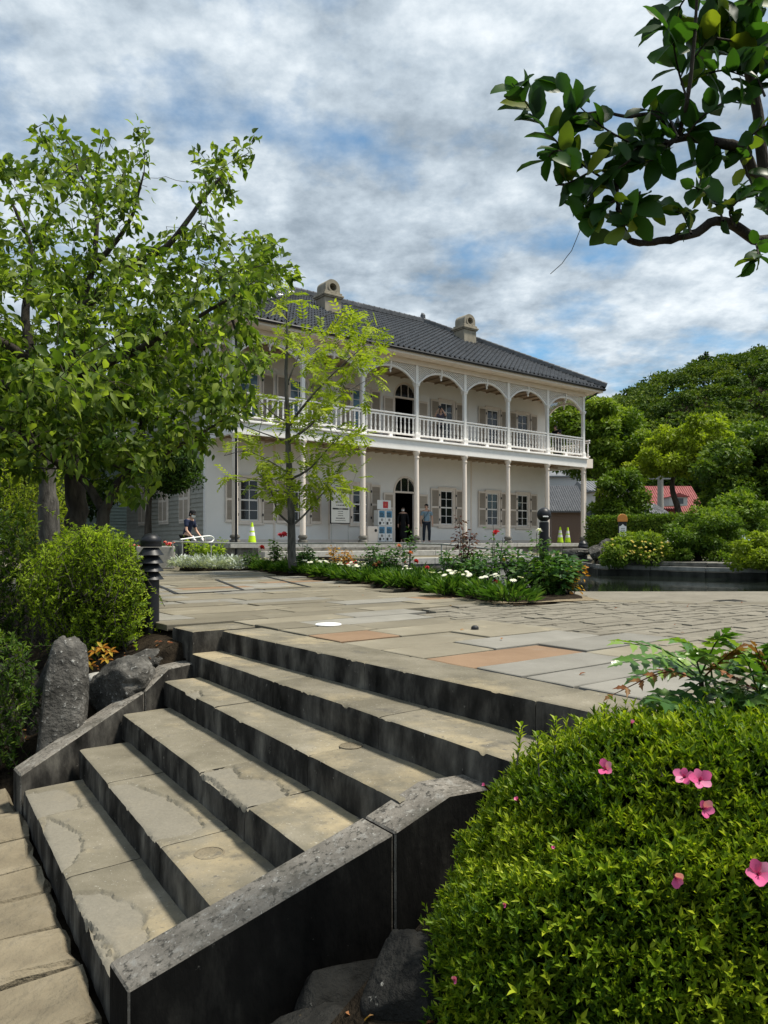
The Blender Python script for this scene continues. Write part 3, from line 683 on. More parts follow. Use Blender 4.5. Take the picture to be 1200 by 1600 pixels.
# lower columns
def lower_column(x, y, plain_=False):
    b = MB(); r = .105
    b.lathe([(r, .30), (r * 1.02, 1.2), (r * .97, 2.4), (r * .86, 3.44)], 18); o = part(b, 'column', M['trim'], loc=(x, y, 0), smooth=True)
    b = MB(); b.lathe([(.175, 0), (.185, .04), (.18, .10), (.13, .13), (.13, .17), (.17, .20), (.175, .24), (.15, .285), (.11, .30)], 18)
    b.build('column_base', M['wallstone'], o, smooth=True)
    b = MB(); b.box(-.2, .2, -.235, .2, -.42, -.004); b.build('pedestal', M['wallstone'], o, bevel=.012)
    b = MB(); b.lathe([(.09, 3.43), (.115, 3.45), (.115, 3.49), (.095, 3.51), (.10, 3.57), (.14, 3.63), (.15, 3.67), (.15, 3.72)], 18); b.build('capital', M['trim'], o, smooth=True)
for i in range(NB + 1): lower_column(BAY * i, 0)
# fascia, deck, joists
b = MB(); b.box(-.14, LEN + .14, -.13, .0, ZC, 4.12); part(b, 'balcony_fascia', M['white_paint'], bevel=.006)
b = MB(); b.box(-.20, LEN + .20, -.20, .02, 4.122, 4.20); part(b, 'balcony_cornice', M['white_paint'], bevel=.012)
b = MB(); b.box(-.13, -.0, .002, VD, ZC, 4.12); part(b, 'balcony_fascia', M['white_paint'], bevel=.006)
b = MB(); b.box(-.19, -.0, .022, VD, 4.122, 4.20); part(b, 'balcony_cornice', M['white_paint'], bevel=.012)
b = MB(); b.box(LEN, LEN + .13, .002, VD, ZC, 4.12); part(b, 'balcony_fascia', M['white_paint'], bevel=.006)
b = MB(); b.box(0, LEN, .022, VD, 4.06, 4.18); part(b, 'balcony_deck', M['deck_wood'])
jm = MB(); jm.box(-.035, .035, .004, VD - .004, 3.86, 4.058); jme = jm.mesh('joist', M['deck_wood'])
x = .22
while x < LEN: inst('joist', jme, house, (x, 0, 0)); x += .44
for y in (.8, 1.6):
    b = MB(); b.box(.02, LEN - .02, y - .03, y + .03, 3.80, 3.858); part(b, 'ceiling_batten', M['deck_wood'])
# upper posts, railings, arches
pm = MB(); pm.box(-.07, .07, -.07, .07, 4.2, ZT - .002); pme = pm.mesh('balcony_post', M['white_paint'], bevel=.01)
bm_ = MB(); bm_.box(-.115, .115, -.115, .115, 4.201, 4.42); bm_.box(-.095, .095, -.095, .095, 4.42, 4.47); bme = bm_.mesh('post_base', M['white_paint'], bevel=.012)
cm_ = MB(); cm_.box(-.10, .10, -.10, .10, 6.36, 6.42); cm_.box(-.115, .115, -.115, .115, 6.42, 6.50); cme = cm_.mesh('post_capital', M['white_paint'], bevel=.012)
for i in range(NB + 1):
    o = inst('balcony_post', pme, house, (BAY * i, 0, 0)); inst('post_base', bme, o); inst('post_capital', cme, o)
bal = MB(); bal.lathe([(.034, 4.40), (.034, 4.50), (.022, 4.52), (.034, 4.55), (.040, 4.62), (.030, 4.74), (.026, 4.82), (.036, 4.84), (.036, 4.86), (.024, 4.88), (.030, 4.93), (.034, 4.95), (.034, 5.03)], 8)
balme = bal.mesh('baluster', M['white_paint'], smooth=True)
def railing(p0, p1, n):
    p0, p1 = Vector(p0), Vector(p1); L_ = (p1 - p0).length; an = math.atan2(p1.y - p0.y, p1.x - p0.x)
    b = MB(); b.box(.075, L_ - .075, -.055, .055, 5.13, 5.19); r = part(b, 'railing', M['white_paint'], loc=p0, rot=(0, 0, an), bevel=.01)
    b = MB(); b.box(.075, L_ - .075, -.03, .03, 5.032, 5.085); b.build('middle_rail', M['white_paint'], r)
    b = MB(); b.box(.075, L_ - .075, -.045, .045, 4.33, 4.398); b.build('bottom_rail', M['white_paint'], r, bevel=.006)
    b = MB(); b.box(L_ / 2 - .08, L_ / 2 + .08, -.05, .05, 4.201, 4.328); b.build('rail_block', M['white_paint'], r)
    for k in range(n): inst('baluster', balme, r, (.075 + (L_ - .15) * (k + .5) / n, 0, 0))
for i in range(NB): railing((BAY * i, 0, 0), (BAY * (i + 1), 0, 0), 12)
railing((0, 0, 0), (0, VD, 0), 10); railing((LEN, 0, 0), (LEN, 1.0, 0), 4)
def arch_z(s): # s in 0..1 across the opening
    a = abs(s - .5) * 2; return 6.42 + .56 * (1 - a ** 2.3)
def arch_bay(p0, an, W_):
    x0, x1 = .07, W_ - .07; n = 24
    up = [(x0 + (x1 - x0) * i / n, arch_z(i / n) + .075) for i in range(n + 1)]; dn = [(x0 + (x1 - x0) * i / n, arch_z(i / n)) for i in range(n + 1)]
    b = MB()
    for i in range(n): b.prism([dn[i], dn[i + 1], up[i + 1], up[i]], 'y', -.045, .045)
    a = part(b, 'arch', M['white_paint'], loc=p0, rot=(0, 0, an))
    l = MB()
    for sg in (1, -1):
        c = -1.2
        while c < W_ + 1.2:
            run = None; k = 90
            for q in range(k + 1):
                xx = c + (q / k) * 1.1; zz_ = 6.42 + (q / k) * .80 * 1.0 if sg > 0 else ZT - (q / k) * .80
                s = (xx - x0) / (x1 - x0); ok = 0 <= s <= 1 and zz_ > arch_z(s) + .06 and zz_ < ZT
                if ok: run = (xx, zz_, xx, zz_) if run is None else (run[0], run[1], xx, zz_)
                if run and (not ok or q == k):
                    ax, az, bx_, bz = run; run = None
                    if math.hypot(bx_ - ax, bz - az) > .04:
                        dx, dz = bx_ - ax, bz - az; q_ = math.hypot(dx, dz); nx, nz = -dz / q_ * .013, dx / q_ * .013; y_ = .008 * sg
                        l.add([(ax + nx, y_ - .006, az + nz), (ax - nx, y_ - .006, az - nz), (bx_ - nx, y_ - .006, bz - nz), (bx_ + nx, y_ - .006, bz + nz),
                               (ax + nx, y_ + .006, az + nz), (ax - nx, y_ + .006, az - nz), (bx_ - nx, y_ + .006, bz - nz), (bx_ + nx, y_ + .006, bz + nz)],
                              [(0, 1, 2, 3), (7, 6, 5, 4), (0, 3, 7, 4), (1, 5, 6, 2)])
            c += .112
    o = l.build('lattice', M['white_paint'], a); tagp(o, kind='stuff')
    b = MB(); m_ = W_ / 2; b.box(m_ - .035, m_ + .035, -.06, .06, 6.90, ZT - .003); b.lathe([(.012, 6.74), (.035, 6.77), (.04, 6.81), (.025, 6.85), (.04, 6.88), (.04, 6.90)], 10, (m_, 0, 0)); b.build('pendant', M['white_paint'], a)
for i in range(NB): arch_bay((BAY * i, 0, 0), 0, BAY)
arch_bay((LEN, 0, 0), pi / 2, VD); arch_bay((0, 0, 0), pi / 2, VD)
# eave
OV = .65
b = MB(); b.box(-.1, LEN + .1, -.1, .1, ZT, 7.40); part(b, 'eave_beam', M['trim'], bevel=.008)
for xx in (-.1, LEN - .1):
    b = MB(); b.box(xx, xx + .2, .104, VD, ZT, 7.40); part(b, 'eave_beam', M['trim'])
b = MB(); b.box(-OV, LEN + OV, -OV, DEPTH + OV, 7.405, 7.43); part(b, 'soffit', M['trim'])
b = MB(); b.box(.1, LEN - .1, .11, VD, 7.30, 7.36); part(b, 'veranda_ceiling', M['deck_wood'])
for xx in np.arange(.5, LEN, .66):
    b = MB(); b.box(xx - .03, xx + .03, .12, VD - .01, 7.24, 7.298); part(b, 'rafter', M['deck_wood'])
for (x0, x1, y0, y1) in ((-OV - .03, LEN + OV + .03, -OV - .03, -OV - .002), (-OV - .03, -OV - .002, -OV + .002, DEPTH + OV), (LEN + OV + .002, LEN + OV + .03, -OV + .002, DEPTH + OV)):
    b = MB(); b.box(x0, x1, y0, y1, 7.38, 7.56); part(b, 'fascia_board', M['trim'], bevel=.006)
g1 = MB(); g1.tube([(-OV - .1, -OV - .10, 7.53), (LEN + OV + .1, -OV - .10, 7.53)], .06, 8); part(g1, 'gutter', M['black_metal'])
g1 = MB(); g1.tube([(LEN + OV + .10, -OV - .1, 7.53), (LEN + OV + .10, DEPTH, 7.53)], .06, 8); part(g1, 'gutter', M['black_metal'])
# roof: underlay, tiles, ridges
RH = 6.25 * .566; X0, X1, Y0, Y1 = -OV - .06, LEN + OV + .06, -OV - .06, DEPTH + OV + .06
HALF = (Y1 - Y0) / 2; RZ = ZE - .04 + HALF * .566; SL = .566
b = MB(); b.add([(X0, Y0, ZE - .04), (X1, Y0, ZE - .04), (X1, Y1, ZE - .04), (X0, Y1, ZE - .04), (X0 + HALF, Y0 + HALF, RZ), (X1 - HALF, Y0 + HALF, RZ)],
                [(0, 1, 5, 4), (1, 2, 5), (2, 3, 4, 5), (3, 0, 4), (3, 2, 1, 0)])
roof = part(b, 'roof', M['roof_tile'])
tv, tf = [], []
def tiles(o, ex, ey, length, tri):
    """o: eave corner; ex along the eave; ey inwards (plan); tri: both ends cut at 45 degrees"""
    cw, rh = .268, .245; nc = int(length / cw); cw = length / nc; nr = int(HALF / (rh * .87)); st_ = HALF / nr
    prof = [(-.5, .040), (-.32, .006), (-.1, -.006), (.12, .010), (.26, .080), (.40, .088), (.5, .040)]
    for r in range(nr):
        for c in range(nc):
            xc = (c + .5) * cw; yy = r * st_
            lim = min(xc, length - xc)
            if yy > lim: continue
            dz = random.uniform(-.004, .004); n = len(tv)
            for (q, lift) in ((0, .062), (1, .004)):
                yq = (r + q * 1.12) * st_
                for (px, pz) in prof:
                    p = o + ex * (xc + px * cw) + ey * (yq - (.03 if q == 0 else 0)); tv.append((p.x, p.y, ZE - .04 + yq * SL + pz + lift + dz))
            k = len(prof)
            for j in range(k - 1): tf.append((n + j, n + j + 1, n + k + j + 1, n + k + j))
            m = len(tv)
            for j in range(k): v = tv[n + j]; tv.append((v[0], v[1], v[2] - .035))
            for j in range(k - 1): tf.append((n + j + 1, n + j, m + j, m + j + 1))
tiles(Vector((X0, Y0, 0)), Vector((1, 0, 0)), Vector((0, 1, 0)), X1 - X0, True)
tiles(Vector((X1, Y0, 0)), Vector((0, 1, 0)), Vector((-1, 0, 0)), Y1 - Y0, True)
tiles(Vector((X0, Y1, 0)), Vector((0, -1, 0)), Vector((1, 0, 0)), Y1 - Y0, True)
b = MB(); b.v = tv; b.f = tf; b.m = [0] * len(tf); o = b.build('roof_tiles', M['roof_tile'], roof, smooth=True, fix=False); tagp(o, kind='stuff')
def ridge(p0, p1, name='ridge'):
    p0, p1 = Vector(p0), Vector(p1); L_ = (p1 - p0).length; n = int(L_ / .30); b = MB(); d_ = (p1 - p0).normalized(); s_ = d_.cross(Vector((0, 0, 1))).normalized(); u_ = s_.cross(d_)
    for lay, (w, h0, h1) in enumerate(((.17, 0, .10), (.14, .105, .17))):
        b.add([p0 + s_ * a * w + u_ * h for a, h in ((-1, h0), (1, h0), (1, h1), (-1, h1))] + [p1 + s_ * a * w + u_ * h for a, h in ((-1, h0), (1, h0), (1, h1), (-1, h1))],
              [(0, 1, 5, 4), (1, 2, 6, 5), (2, 3, 7, 6), (3, 0, 4, 7), (0, 3, 2, 1), (4, 5, 6, 7)])
    for k in range(n):
        a = p0 + d_ * (L_ * k / n); c = p0 + d_ * (L_ * (k + .96) / n); rr = (.115, .10)
        vv = [];
        for q, (pp, r) in enumerate(((a, .125), (c, .105))):
            for j in range(7): an = pi * j / 6; vv.append(pp + s_ * cos(an) * r + u_ * (.17 + sin(an) * r * .8))
        b.add(vv, [(j, j + 1, 7 + j + 1, 7 + j) for j in range(6)] + [tuple(range(7))])
    b.build(name, M['roof_tile'], roof)
rz = RZ + .04
ridge((X0 + HALF, Y0 + HALF, rz), (X1 - HALF, Y0 + HALF, rz)); ridge((X1 + .05, Y0 - .05, ZE + .02), (X1 - HALF, Y0 + HALF, rz), 'hip_ridge'); ridge((X0 - .05, Y0 - .05, ZE + .02), (X0 + HALF, Y0 + HALF, rz), 'hip_ridge'); ridge((X1, Y1, ZE), (X1 - HALF, Y0 + HALF, rz), 'hip_ridge')
b = MB(); b.prism([(-.12, 0), (.12, 0), (.10, .30), (.0, .42), (-.10, .30)], 'x', -.08, .08); b.build('ridge_end_tile', M['roof_tile'], roof, loc=(X1 - HALF, Y0 + HALF, rz + .1))
# chimneys
for cx, cy in ((5.88, 3.25), (14.0, 3.45)):
    zb = ZE + (cy - Y0) * SL - .75
    b = MB(); b.box(-.41, .41, -.36, .36, 0, 1.20); ch = b.build('chimney', M['chimney_stone'], roof, loc=(cx, cy, zb), bevel=.01)
    b = MB(); b.box(-.46, .46, -.42, .42, 1.622, 1.68); b.box(-.50, .50, -.45, .45, 1.68, 1.76); b.box(-.44, .44, -.40, .40, 1.76, 1.86); b.build('chimney_cornice', M['chimney_stone'], ch, loc=(0, 0, -.42), bevel=.012)
    # barrel cap with a round opening through it
    n = 20; ro = [(-.40, 1.862), (.40, 1.862)] + [(.40 * cos(a), 2.12 + .40 * sin(a)) for a in np.linspace(0, pi, n)]
    cc, ri = 2.12, .19
    b = MB()
    outl = [(.40 * cos(a), 2.12 + .40 * sin(a)) if sin(a) >= 0 else (max(-.40, min(.40, .40 * cos(a) / max(.65, abs(sin(a))) if abs(sin(a)) > .65 else (.40 if cos(a) > 0 else -.40))), max(1.862, 2.12 + .258 * (sin(a) / .65 if abs(sin(a)) < .65 else -1))) for a in np.linspace(0, 2 * pi, 32, endpoint=False)]
    inn = [(ri * cos(a), cc + ri * sin(a)) for a in np.linspace(0, 2 * pi, 32, endpoint=False)]
    m = 32; vv = [(x, -.34, z) for x, z in outl] + [(x, -.34, z) for x, z in inn] + [(x, .34, z) for x, z in outl] + [(x, .34, z) for x, z in inn]; ff = []
    for j in range(m):
        k = (j + 1) % m; ff += [(j, k, m + k, m + j), (2 * m + j, 3 * m + j, 3 * m + k, 2 * m + k), (j, 2 * m + j, 2 * m + k, k), (m + j, m + k, 3 * m + k, 3 * m + j)]
    b.add(vv, ff); cpo_ = b.build('chimney_cap', M['chimney_stone'], ch, smooth=True); cpo_.scale = (.9, 1, .82); cpo_.location.z = 1.862 * .18 - .42
    b = MB()
    for j in range(m):
        a0, a1 = 2 * pi * j / m, 2 * pi * (j + 1) / m
        b.add([(ri * cos(a0), -.37, cc + ri * sin(a0)), (ri * cos(a1), -.37, cc + ri * sin(a1)), (.27 * cos(a1), -.37, cc + .27 * sin(a1)), (.27 * cos(a0), -.37, cc + .27 * sin(a0)),
               (ri * cos(a0), -.341, cc + ri * sin(a0)), (ri * cos(a1), -.341, cc + ri * sin(a1)), (.27 * cos(a1), -.341, cc + .27 * sin(a1)), (.27 * cos(a0), -.341, cc + .27 * sin(a0))],
              [(0, 1, 2, 3), (0, 4, 5, 1), (3, 2, 6, 7)])
    o = b.build('flue_ring', M['chimney_stone'], ch); o.scale = (.9, 1, .82); o.location.z = 1.862 * .18 - .42
# ---- walls with openings
WIN = [1.75, 3.9, 6.9, 11.8, 14.8, 16.95]; DOOR = LEN / 2
def wall_panels(openings, z0, z1, L_, th, name, mat, loc, rz):
    """openings: (x0,x1,za,zb)"""
    ops = sorted(openings); b = MB(); x = 0.0
    for (a, c, za, zb) in ops:
        if a > x: b.box(x, a, 0, th, z0, z1)
        if za > z0 + .01: b.box(a, c, 0, th, z0, za)
        if zb < z1 - .01: b.box(a, c, 0, th, zb, z1)
        x = c
    if x < L_: b.box(x, L_, 0, th, z0, z1)
    return part(b, name, mat, loc=loc, rot=(0, 0, rz))
WZ = {0: (.83, 2.45), 1: (4.75, 6.50)}; HW = .43; DHW = .60
for fl, (z0, z1) in enumerate(((0.0, 4.05), (4.181, 7.30))):
    base, spring, top = ((0, 2.26, 2.88), (4.19, 6.43, 7.02))[fl]
    ops = [(w - HW, w + HW, *WZ[fl]) for w in WIN] + [(DOOR - DHW, DOOR + DHW, base, top)]
    wall_panels(ops, z0, z1, LEN, .25, 'front_wall', M['plaster'], (0, VD, 0), 0)
    # spandrels of the arched door
    n = 14; b = MB(); rz_ = top - spring
    for sg in (-1, 1):
        pts = [(DOOR + sg * DHW, top + .002)] + [(DOOR + sg * DHW * cos(a), spring + rz_ * sin(a)) for a in np.linspace(0, pi / 2, n)]
        for k in range(1, n): b.prism([pts[0], pts[k], pts[k + 1] if k + 1 < len(pts) else pts[k]], 'y', VD + .001, VD + .249) if k + 1 < len(pts) else None
    part(b, 'door_spandrel', M['plaster'])
    b = MB()
    for k in range(28):
        a0, a1 = pi * k / 28, pi * (k + 1) / 28; ri, ro = 1.0, 1.13
        b.prism([(DOOR + DHW * ri * cos(a0), spring + rz_ * ri * sin(a0)), (DOOR + DHW * ri * cos(a1), spring + rz_ * ri * sin(a1)), (DOOR + DHW * ro * cos(a1), spring + rz_ * ro * sin(a1)), (DOOR + DHW * ro * cos(a0), spring + rz_ * ro * sin(a0))], 'y', VD - .03, VD + .06)
    for sg in (-1, 1): b.box(*sorted((DOOR + sg * DHW, DOOR + sg * DHW * 1.13)), VD - .03, VD + .06, base, spring)
    b.box(DOOR - DHW, DOOR + DHW, VD + .02, VD + .09, spring - .05, spring + .03)
    for q in (-.33, .33): b.box(DOOR + q * DHW - .015, DOOR + q * DHW + .015, VD + .05, VD + .08, spring, spring + rz_ * .93)
    dr = part(b, 'door_frame', M['trim'])
    b = MB(); pts = [(DOOR + DHW * cos(a), spring + rz_ * sin(a)) for a in np.linspace(0, pi, 20)]; b.prism(pts, 'y', VD + .10, VD + .11); b.build('fanlight_pane', M['glass'], dr)
    b = MB(); b.box(DOOR - DHW, DOOR + DHW, VD + .30, VD + .32, base, spring)
    # open leaves folded back against the wall
    for sg in (-1, 1):
        x0 = DOOR + sg * (DHW * 1.13 + .02); x1 = x0 + sg * .55; xa, xb = min(x0, x1), max(x0, x1)
        b = MB(); y0, y1 = VD - .075, VD - .035
        b.box(xa, xa + .06, y0, y1, base + .02, spring - .06); b.box(xb - .06, xb, y0, y1, base + .02, spring - .06)
        for za, zb in ((base + .02, base + .10), (base + .75, base + .86), (base + 1.46, base + 1.56), (spring - .15, spring - .06)): b.box(xa + .06, xb - .06, y0, y1, za, zb)
        sh = part(b, 'door_leaf', M['trim'])
        for za, zb, mm in ((base + .10, base + .75, 'trim'), (base + .86, base + 1.46, 'shutter_tan'), (base + 1.56, spring - .15, 'shutter_tan')):
            b = MB(); b.box(xa + .06, xb - .06, y0 + .012, y1 - .01, za, zb); b.build('leaf_panel', M[mm], sh)
def window(xw, z0, z1, parent, y, rows=4, pane='glass', sashes=True, hw=HW):
    b = MB(); f = .07
    b.box(xw - hw - .09, xw - hw + f - .02, y - .03, y + .10, z0 - .06, z1 + .07); b.box(xw + hw - f + .02, xw + hw + .09, y - .03, y + .10, z0 - .06, z1 + .07)
    b.box(xw - hw + .05, xw + hw - .05, y - .03, y + .10, z1 - .03, z1 + .07); b.box(xw - hw + .05, xw + hw - .05, y - .03, y + .10, z0 - .06, z0 + .03)
    w = b.build('window', M['trim'], parent)
    b = MB(); b.box(xw - hw - .16, xw + hw + .16, y - .08, y - .032, z0 - .13, z0 - .055); b.build('sill', M['trim'], w, bevel=.008)
    b = MB(); b.box(xw - hw - .13, xw + hw + .13, y - .07, y - .032, z1 + .05, z1 + .13); b.build('lintel', M['trim'], w, bevel=.008)
    xa, xb, za, zb = xw - hw + .05, xw + hw - .05, z0 + .03, z1 - .03; zm = (za + zb) / 2
    b = MB(); bt = .016
    b.box(xa, xb, y + .03, y + .06, zm - .03, zm + .03); b.box(xa, xa + .035, y + .03, y + .06, za, zb); b.box(xb - .035, xb, y + .03, y + .06, za, zb)
    b.box(xa + .035, xb - .035, y + .03, y + .06, za, za + .045); b.box(xa + .035, xb - .035, y + .03, y + .06, zb - .045, zb)
    b.box(xw - bt / 1.0, xw + bt / 1.0, y + .032, y + .058, za, zb)
    for q in (.25, .75): b.box(xa + .035, xb - .035, y + .034, y + .056, za + (zb - za) * q - .012, za + (zb - za) * q + .012)
    b.build('sash', M['white_paint'], w)
    for r in range(4):
        for c in range(2):
            p = MB(); p.box(xa + .03 + c * (xw - xa - .03), xa + .03 + (c + 1) * (xw - xa - .03), y + .044, y + .047, za + .01 + (zb - za - .02) * r / 4, za + .01 + (zb - za - .02) * (r + 1) / 4)
            p.build('pane', M[pane], w)
    return w
def shutters(xw, z0, z1, y, hw=HW, width=.50):
    for sg in (-1, 1):
        x0 = xw + sg * (hw + .085); x1 = x0 + sg * width; xa, xb = min(x0, x1), max(x0, x1)
        if xa < .02 or xb > LEN - .02: xa, xb = max(xa, .03), min(xb, LEN - .03)
        b = MB(); y0, y1 = y - .085, y - .045; zm = (z0 + z1) / 2
        b.box(xa, xa + .05, y0, y1, z0 - .05, z1 + .05); b.box(xb - .05, xb, y0, y1, z0 - .05, z1 + .05)
        for za, zb in ((z0 - .05, z0 + .05), (zm - .04, zm + .04), (z1 - .04, z1 + .05)): b.box(xa + .05, xb - .05, y0, y1, za, zb)
        s = part(b, 'shutter', M['trim'])
        for za, zb in ((z0 + .05, zm - .04), (zm + .04, z1 - .04)):
            b = MB(); k = max(6, int((zb - za) / .05))
            for q in range(k):
                zq = za + (zb - za) * q / k; hq = (zb - za) / k
                b.add([(xa + .05, y0 + .006, zq), (xb - .05, y0 + .006, zq), (xb - .05, y1 - .006, zq + hq * .98), (xa + .05, y1 - .006, zq + hq * .98)], [(0, 1, 2, 3)])
            b.box(xa + .05, xb - .05, y1 - .004, y1 - .001, za, zb); b.build('louvre_panel', M['shutter_tan'], s, fix=False)
        xh = xa if sg > 0 else xb
        for zq in (z0 + .25, z1 - .25, zm):
            b = MB(); b.box(xh - .03, xh + .03, y0 - .012, y0 - .001, zq - .05, zq + .05); b.build('hinge', M['black_metal'], s)
for fl in (0, 1):
    for i, w in enumerate(WIN):
        window(w, *WZ[fl], house, VD, pane='glass_blue' if (fl == 1 and i < 3) else 'glass')
        shutters(w, *WZ[fl], VD)
# pilasters, skirting
for xx in (2.8, 5.34, DOOR + 4.0 + .0):
    for z0, z1 in ((.16, 4.0),):
        b = MB(); b.box(xx - .05, xx + .05, VD - .012, VD - .001, z0, z1); part(b, 'wall_batten', M['trim'])
b = MB(); b.box(0, DOOR - .72, VD - .03, VD - .002, 0, .15); b.box(DOOR + .72, LEN, VD - .03, VD - .002, 0, .15); part(b, 'skirting', M['trim'])
# dark rooms behind the openings
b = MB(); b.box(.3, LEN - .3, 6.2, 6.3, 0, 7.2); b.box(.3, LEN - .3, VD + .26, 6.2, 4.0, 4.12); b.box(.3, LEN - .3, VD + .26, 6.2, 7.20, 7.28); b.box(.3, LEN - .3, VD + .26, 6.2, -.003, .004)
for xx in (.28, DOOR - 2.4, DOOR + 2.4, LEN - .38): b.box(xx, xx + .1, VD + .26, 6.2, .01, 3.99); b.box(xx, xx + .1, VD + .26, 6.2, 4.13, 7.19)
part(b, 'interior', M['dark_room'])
# ---- left gable side: clapboards
SIDE = DEPTH - VD
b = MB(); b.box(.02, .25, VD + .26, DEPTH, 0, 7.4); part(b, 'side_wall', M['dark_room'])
for k in range(43):
    z = .02 + k * .168
    b = MB(); b.add([(.018, VD + .10, z), (-.028, VD + .10, z - .012), (-.004, VD + .10, z + .168), (.018, VD + .10, z + .168), (.018, DEPTH, z), (-.028, DEPTH, z - .012), (-.004, DEPTH, z + .168), (.018, DEPTH, z + .168)],
                    [(0, 3, 2, 1), (4, 5, 6, 7), (0, 1, 5, 4), (1, 2, 6, 5), (2, 3, 7, 6), (3, 0, 4, 7)]); part(b, 'clapboard', M['clapboard'])
b = MB(); b.box(-.045, .02, VD - .004, VD + .16, 0, 7.4); part(b, 'corner_board', M['white_paint'])
sm = Matrix.Rotation(pi / 2, 4, 'Z')
for y in (4.3, 6.5, 9.0):
    for z0, z1 in ((.85, 2.6), (4.8, 6.5)):
        b = MB(); b.box(-.06, -.03, y - .52, y + .52, z0 - .08, z1 + .08); w = part(b, 'window', M['trim'])
        for sg in (-1, 1):
            b = MB(); b.box(-.085, -.061, y + (0.01 if sg > 0 else -.47), y + (.47 if sg > 0 else -.01), z0, z1); s = b.build('closed_shutter', M['trim'], w)
            for za, zb in ((z0 + .08, (z0 + z1) / 2 - .05), ((z0 + z1) / 2 + .05, z1 - .08)):
                b = MB(); b.box(-.090, -.0855, y + (.06 if sg > 0 else -.42), y + (.42 if sg > 0 else -.06), za, zb); b.build('shutter_panel', M['shutter_tan'], s)
b = MB(); b.box(LEN - .26, LEN, VD + .002, DEPTH, 0, 7.4); b.box(.25, LEN - .26, DEPTH - .2, DEPTH, 0, 7.4); part(b, 'rear_wall', M['plaster'])
# rain pipes
def pipe(pts, r=.045, name='downpipe'):
    b = MB(); b.tube(pts, r, 8); part(b, name, M['black_metal'], smooth=True)
pipe([(-.10, -.30, -.4), (-.10, -.30, 7.1), (-.5, -.7, 7.5)]); pipe([(LEN + .22, .12, -.4), (LEN + .22, .12, 7.05), (LEN + .62, -.62, 7.5)])
# ---- right end: landing, posts, outer stair
b = MB(); b.box(LEN + .14, LEN + 1.5, 1.0, 5.0, 3.95, 4.12); part(b, 'stair_landing', M['trim'])
for (x, y) in ((LEN + .55, .35), (LEN + 1.4, 4.9), (LEN + 1.4, 1.05), (LEN + .2, 3.6)):
    b = MB(); b.lathe([(.105, 0), (.10, 1), (.095, 3.72 if y < .5 else 3.94)], 14); part(b, 'landing_post', M['trim'], loc=(x, y, 0), smooth=True)
b = MB(); b.box(LEN + .14, LEN + .75, -.02, .75, 3.74, 4.19); part(b, 'landing_beam', M['trim'])
railing((LEN + .62, 0.0, -.05), (LEN + .62, 1.0, -.05), 4); railing((LEN + 1.4, 1.05, -.05), (LEN + 1.4, 4.9, -.05), 14)
sx0, sx1 = LEN + .25, LEN + 1.35
for sx in (sx0, sx1):
    b = MB(); b.prism([(5.0, 3.95), (5.0, 3.70), (10.6, -.3), (10.6, .0)], 'x', sx - .03, sx + .03); part(b, 'stair_stringer', M['trim'])
    b = MB(); b.prism([(5.0, 4.95), (5.0, 4.87), (10.6, .85), (10.6, .93)], 'x', sx - .04, sx + .04); part(b, 'stair_handrail', M['white_paint'])
for k in range(20):
    b = MB(); yk = 5.0 + k * .28; b.box(sx0 + .03, sx1 - .03, yk, yk + .26, 3.80 - k * .198, 3.84 - k * .198); part(b, 'stair_tread', M['deck_wood'])

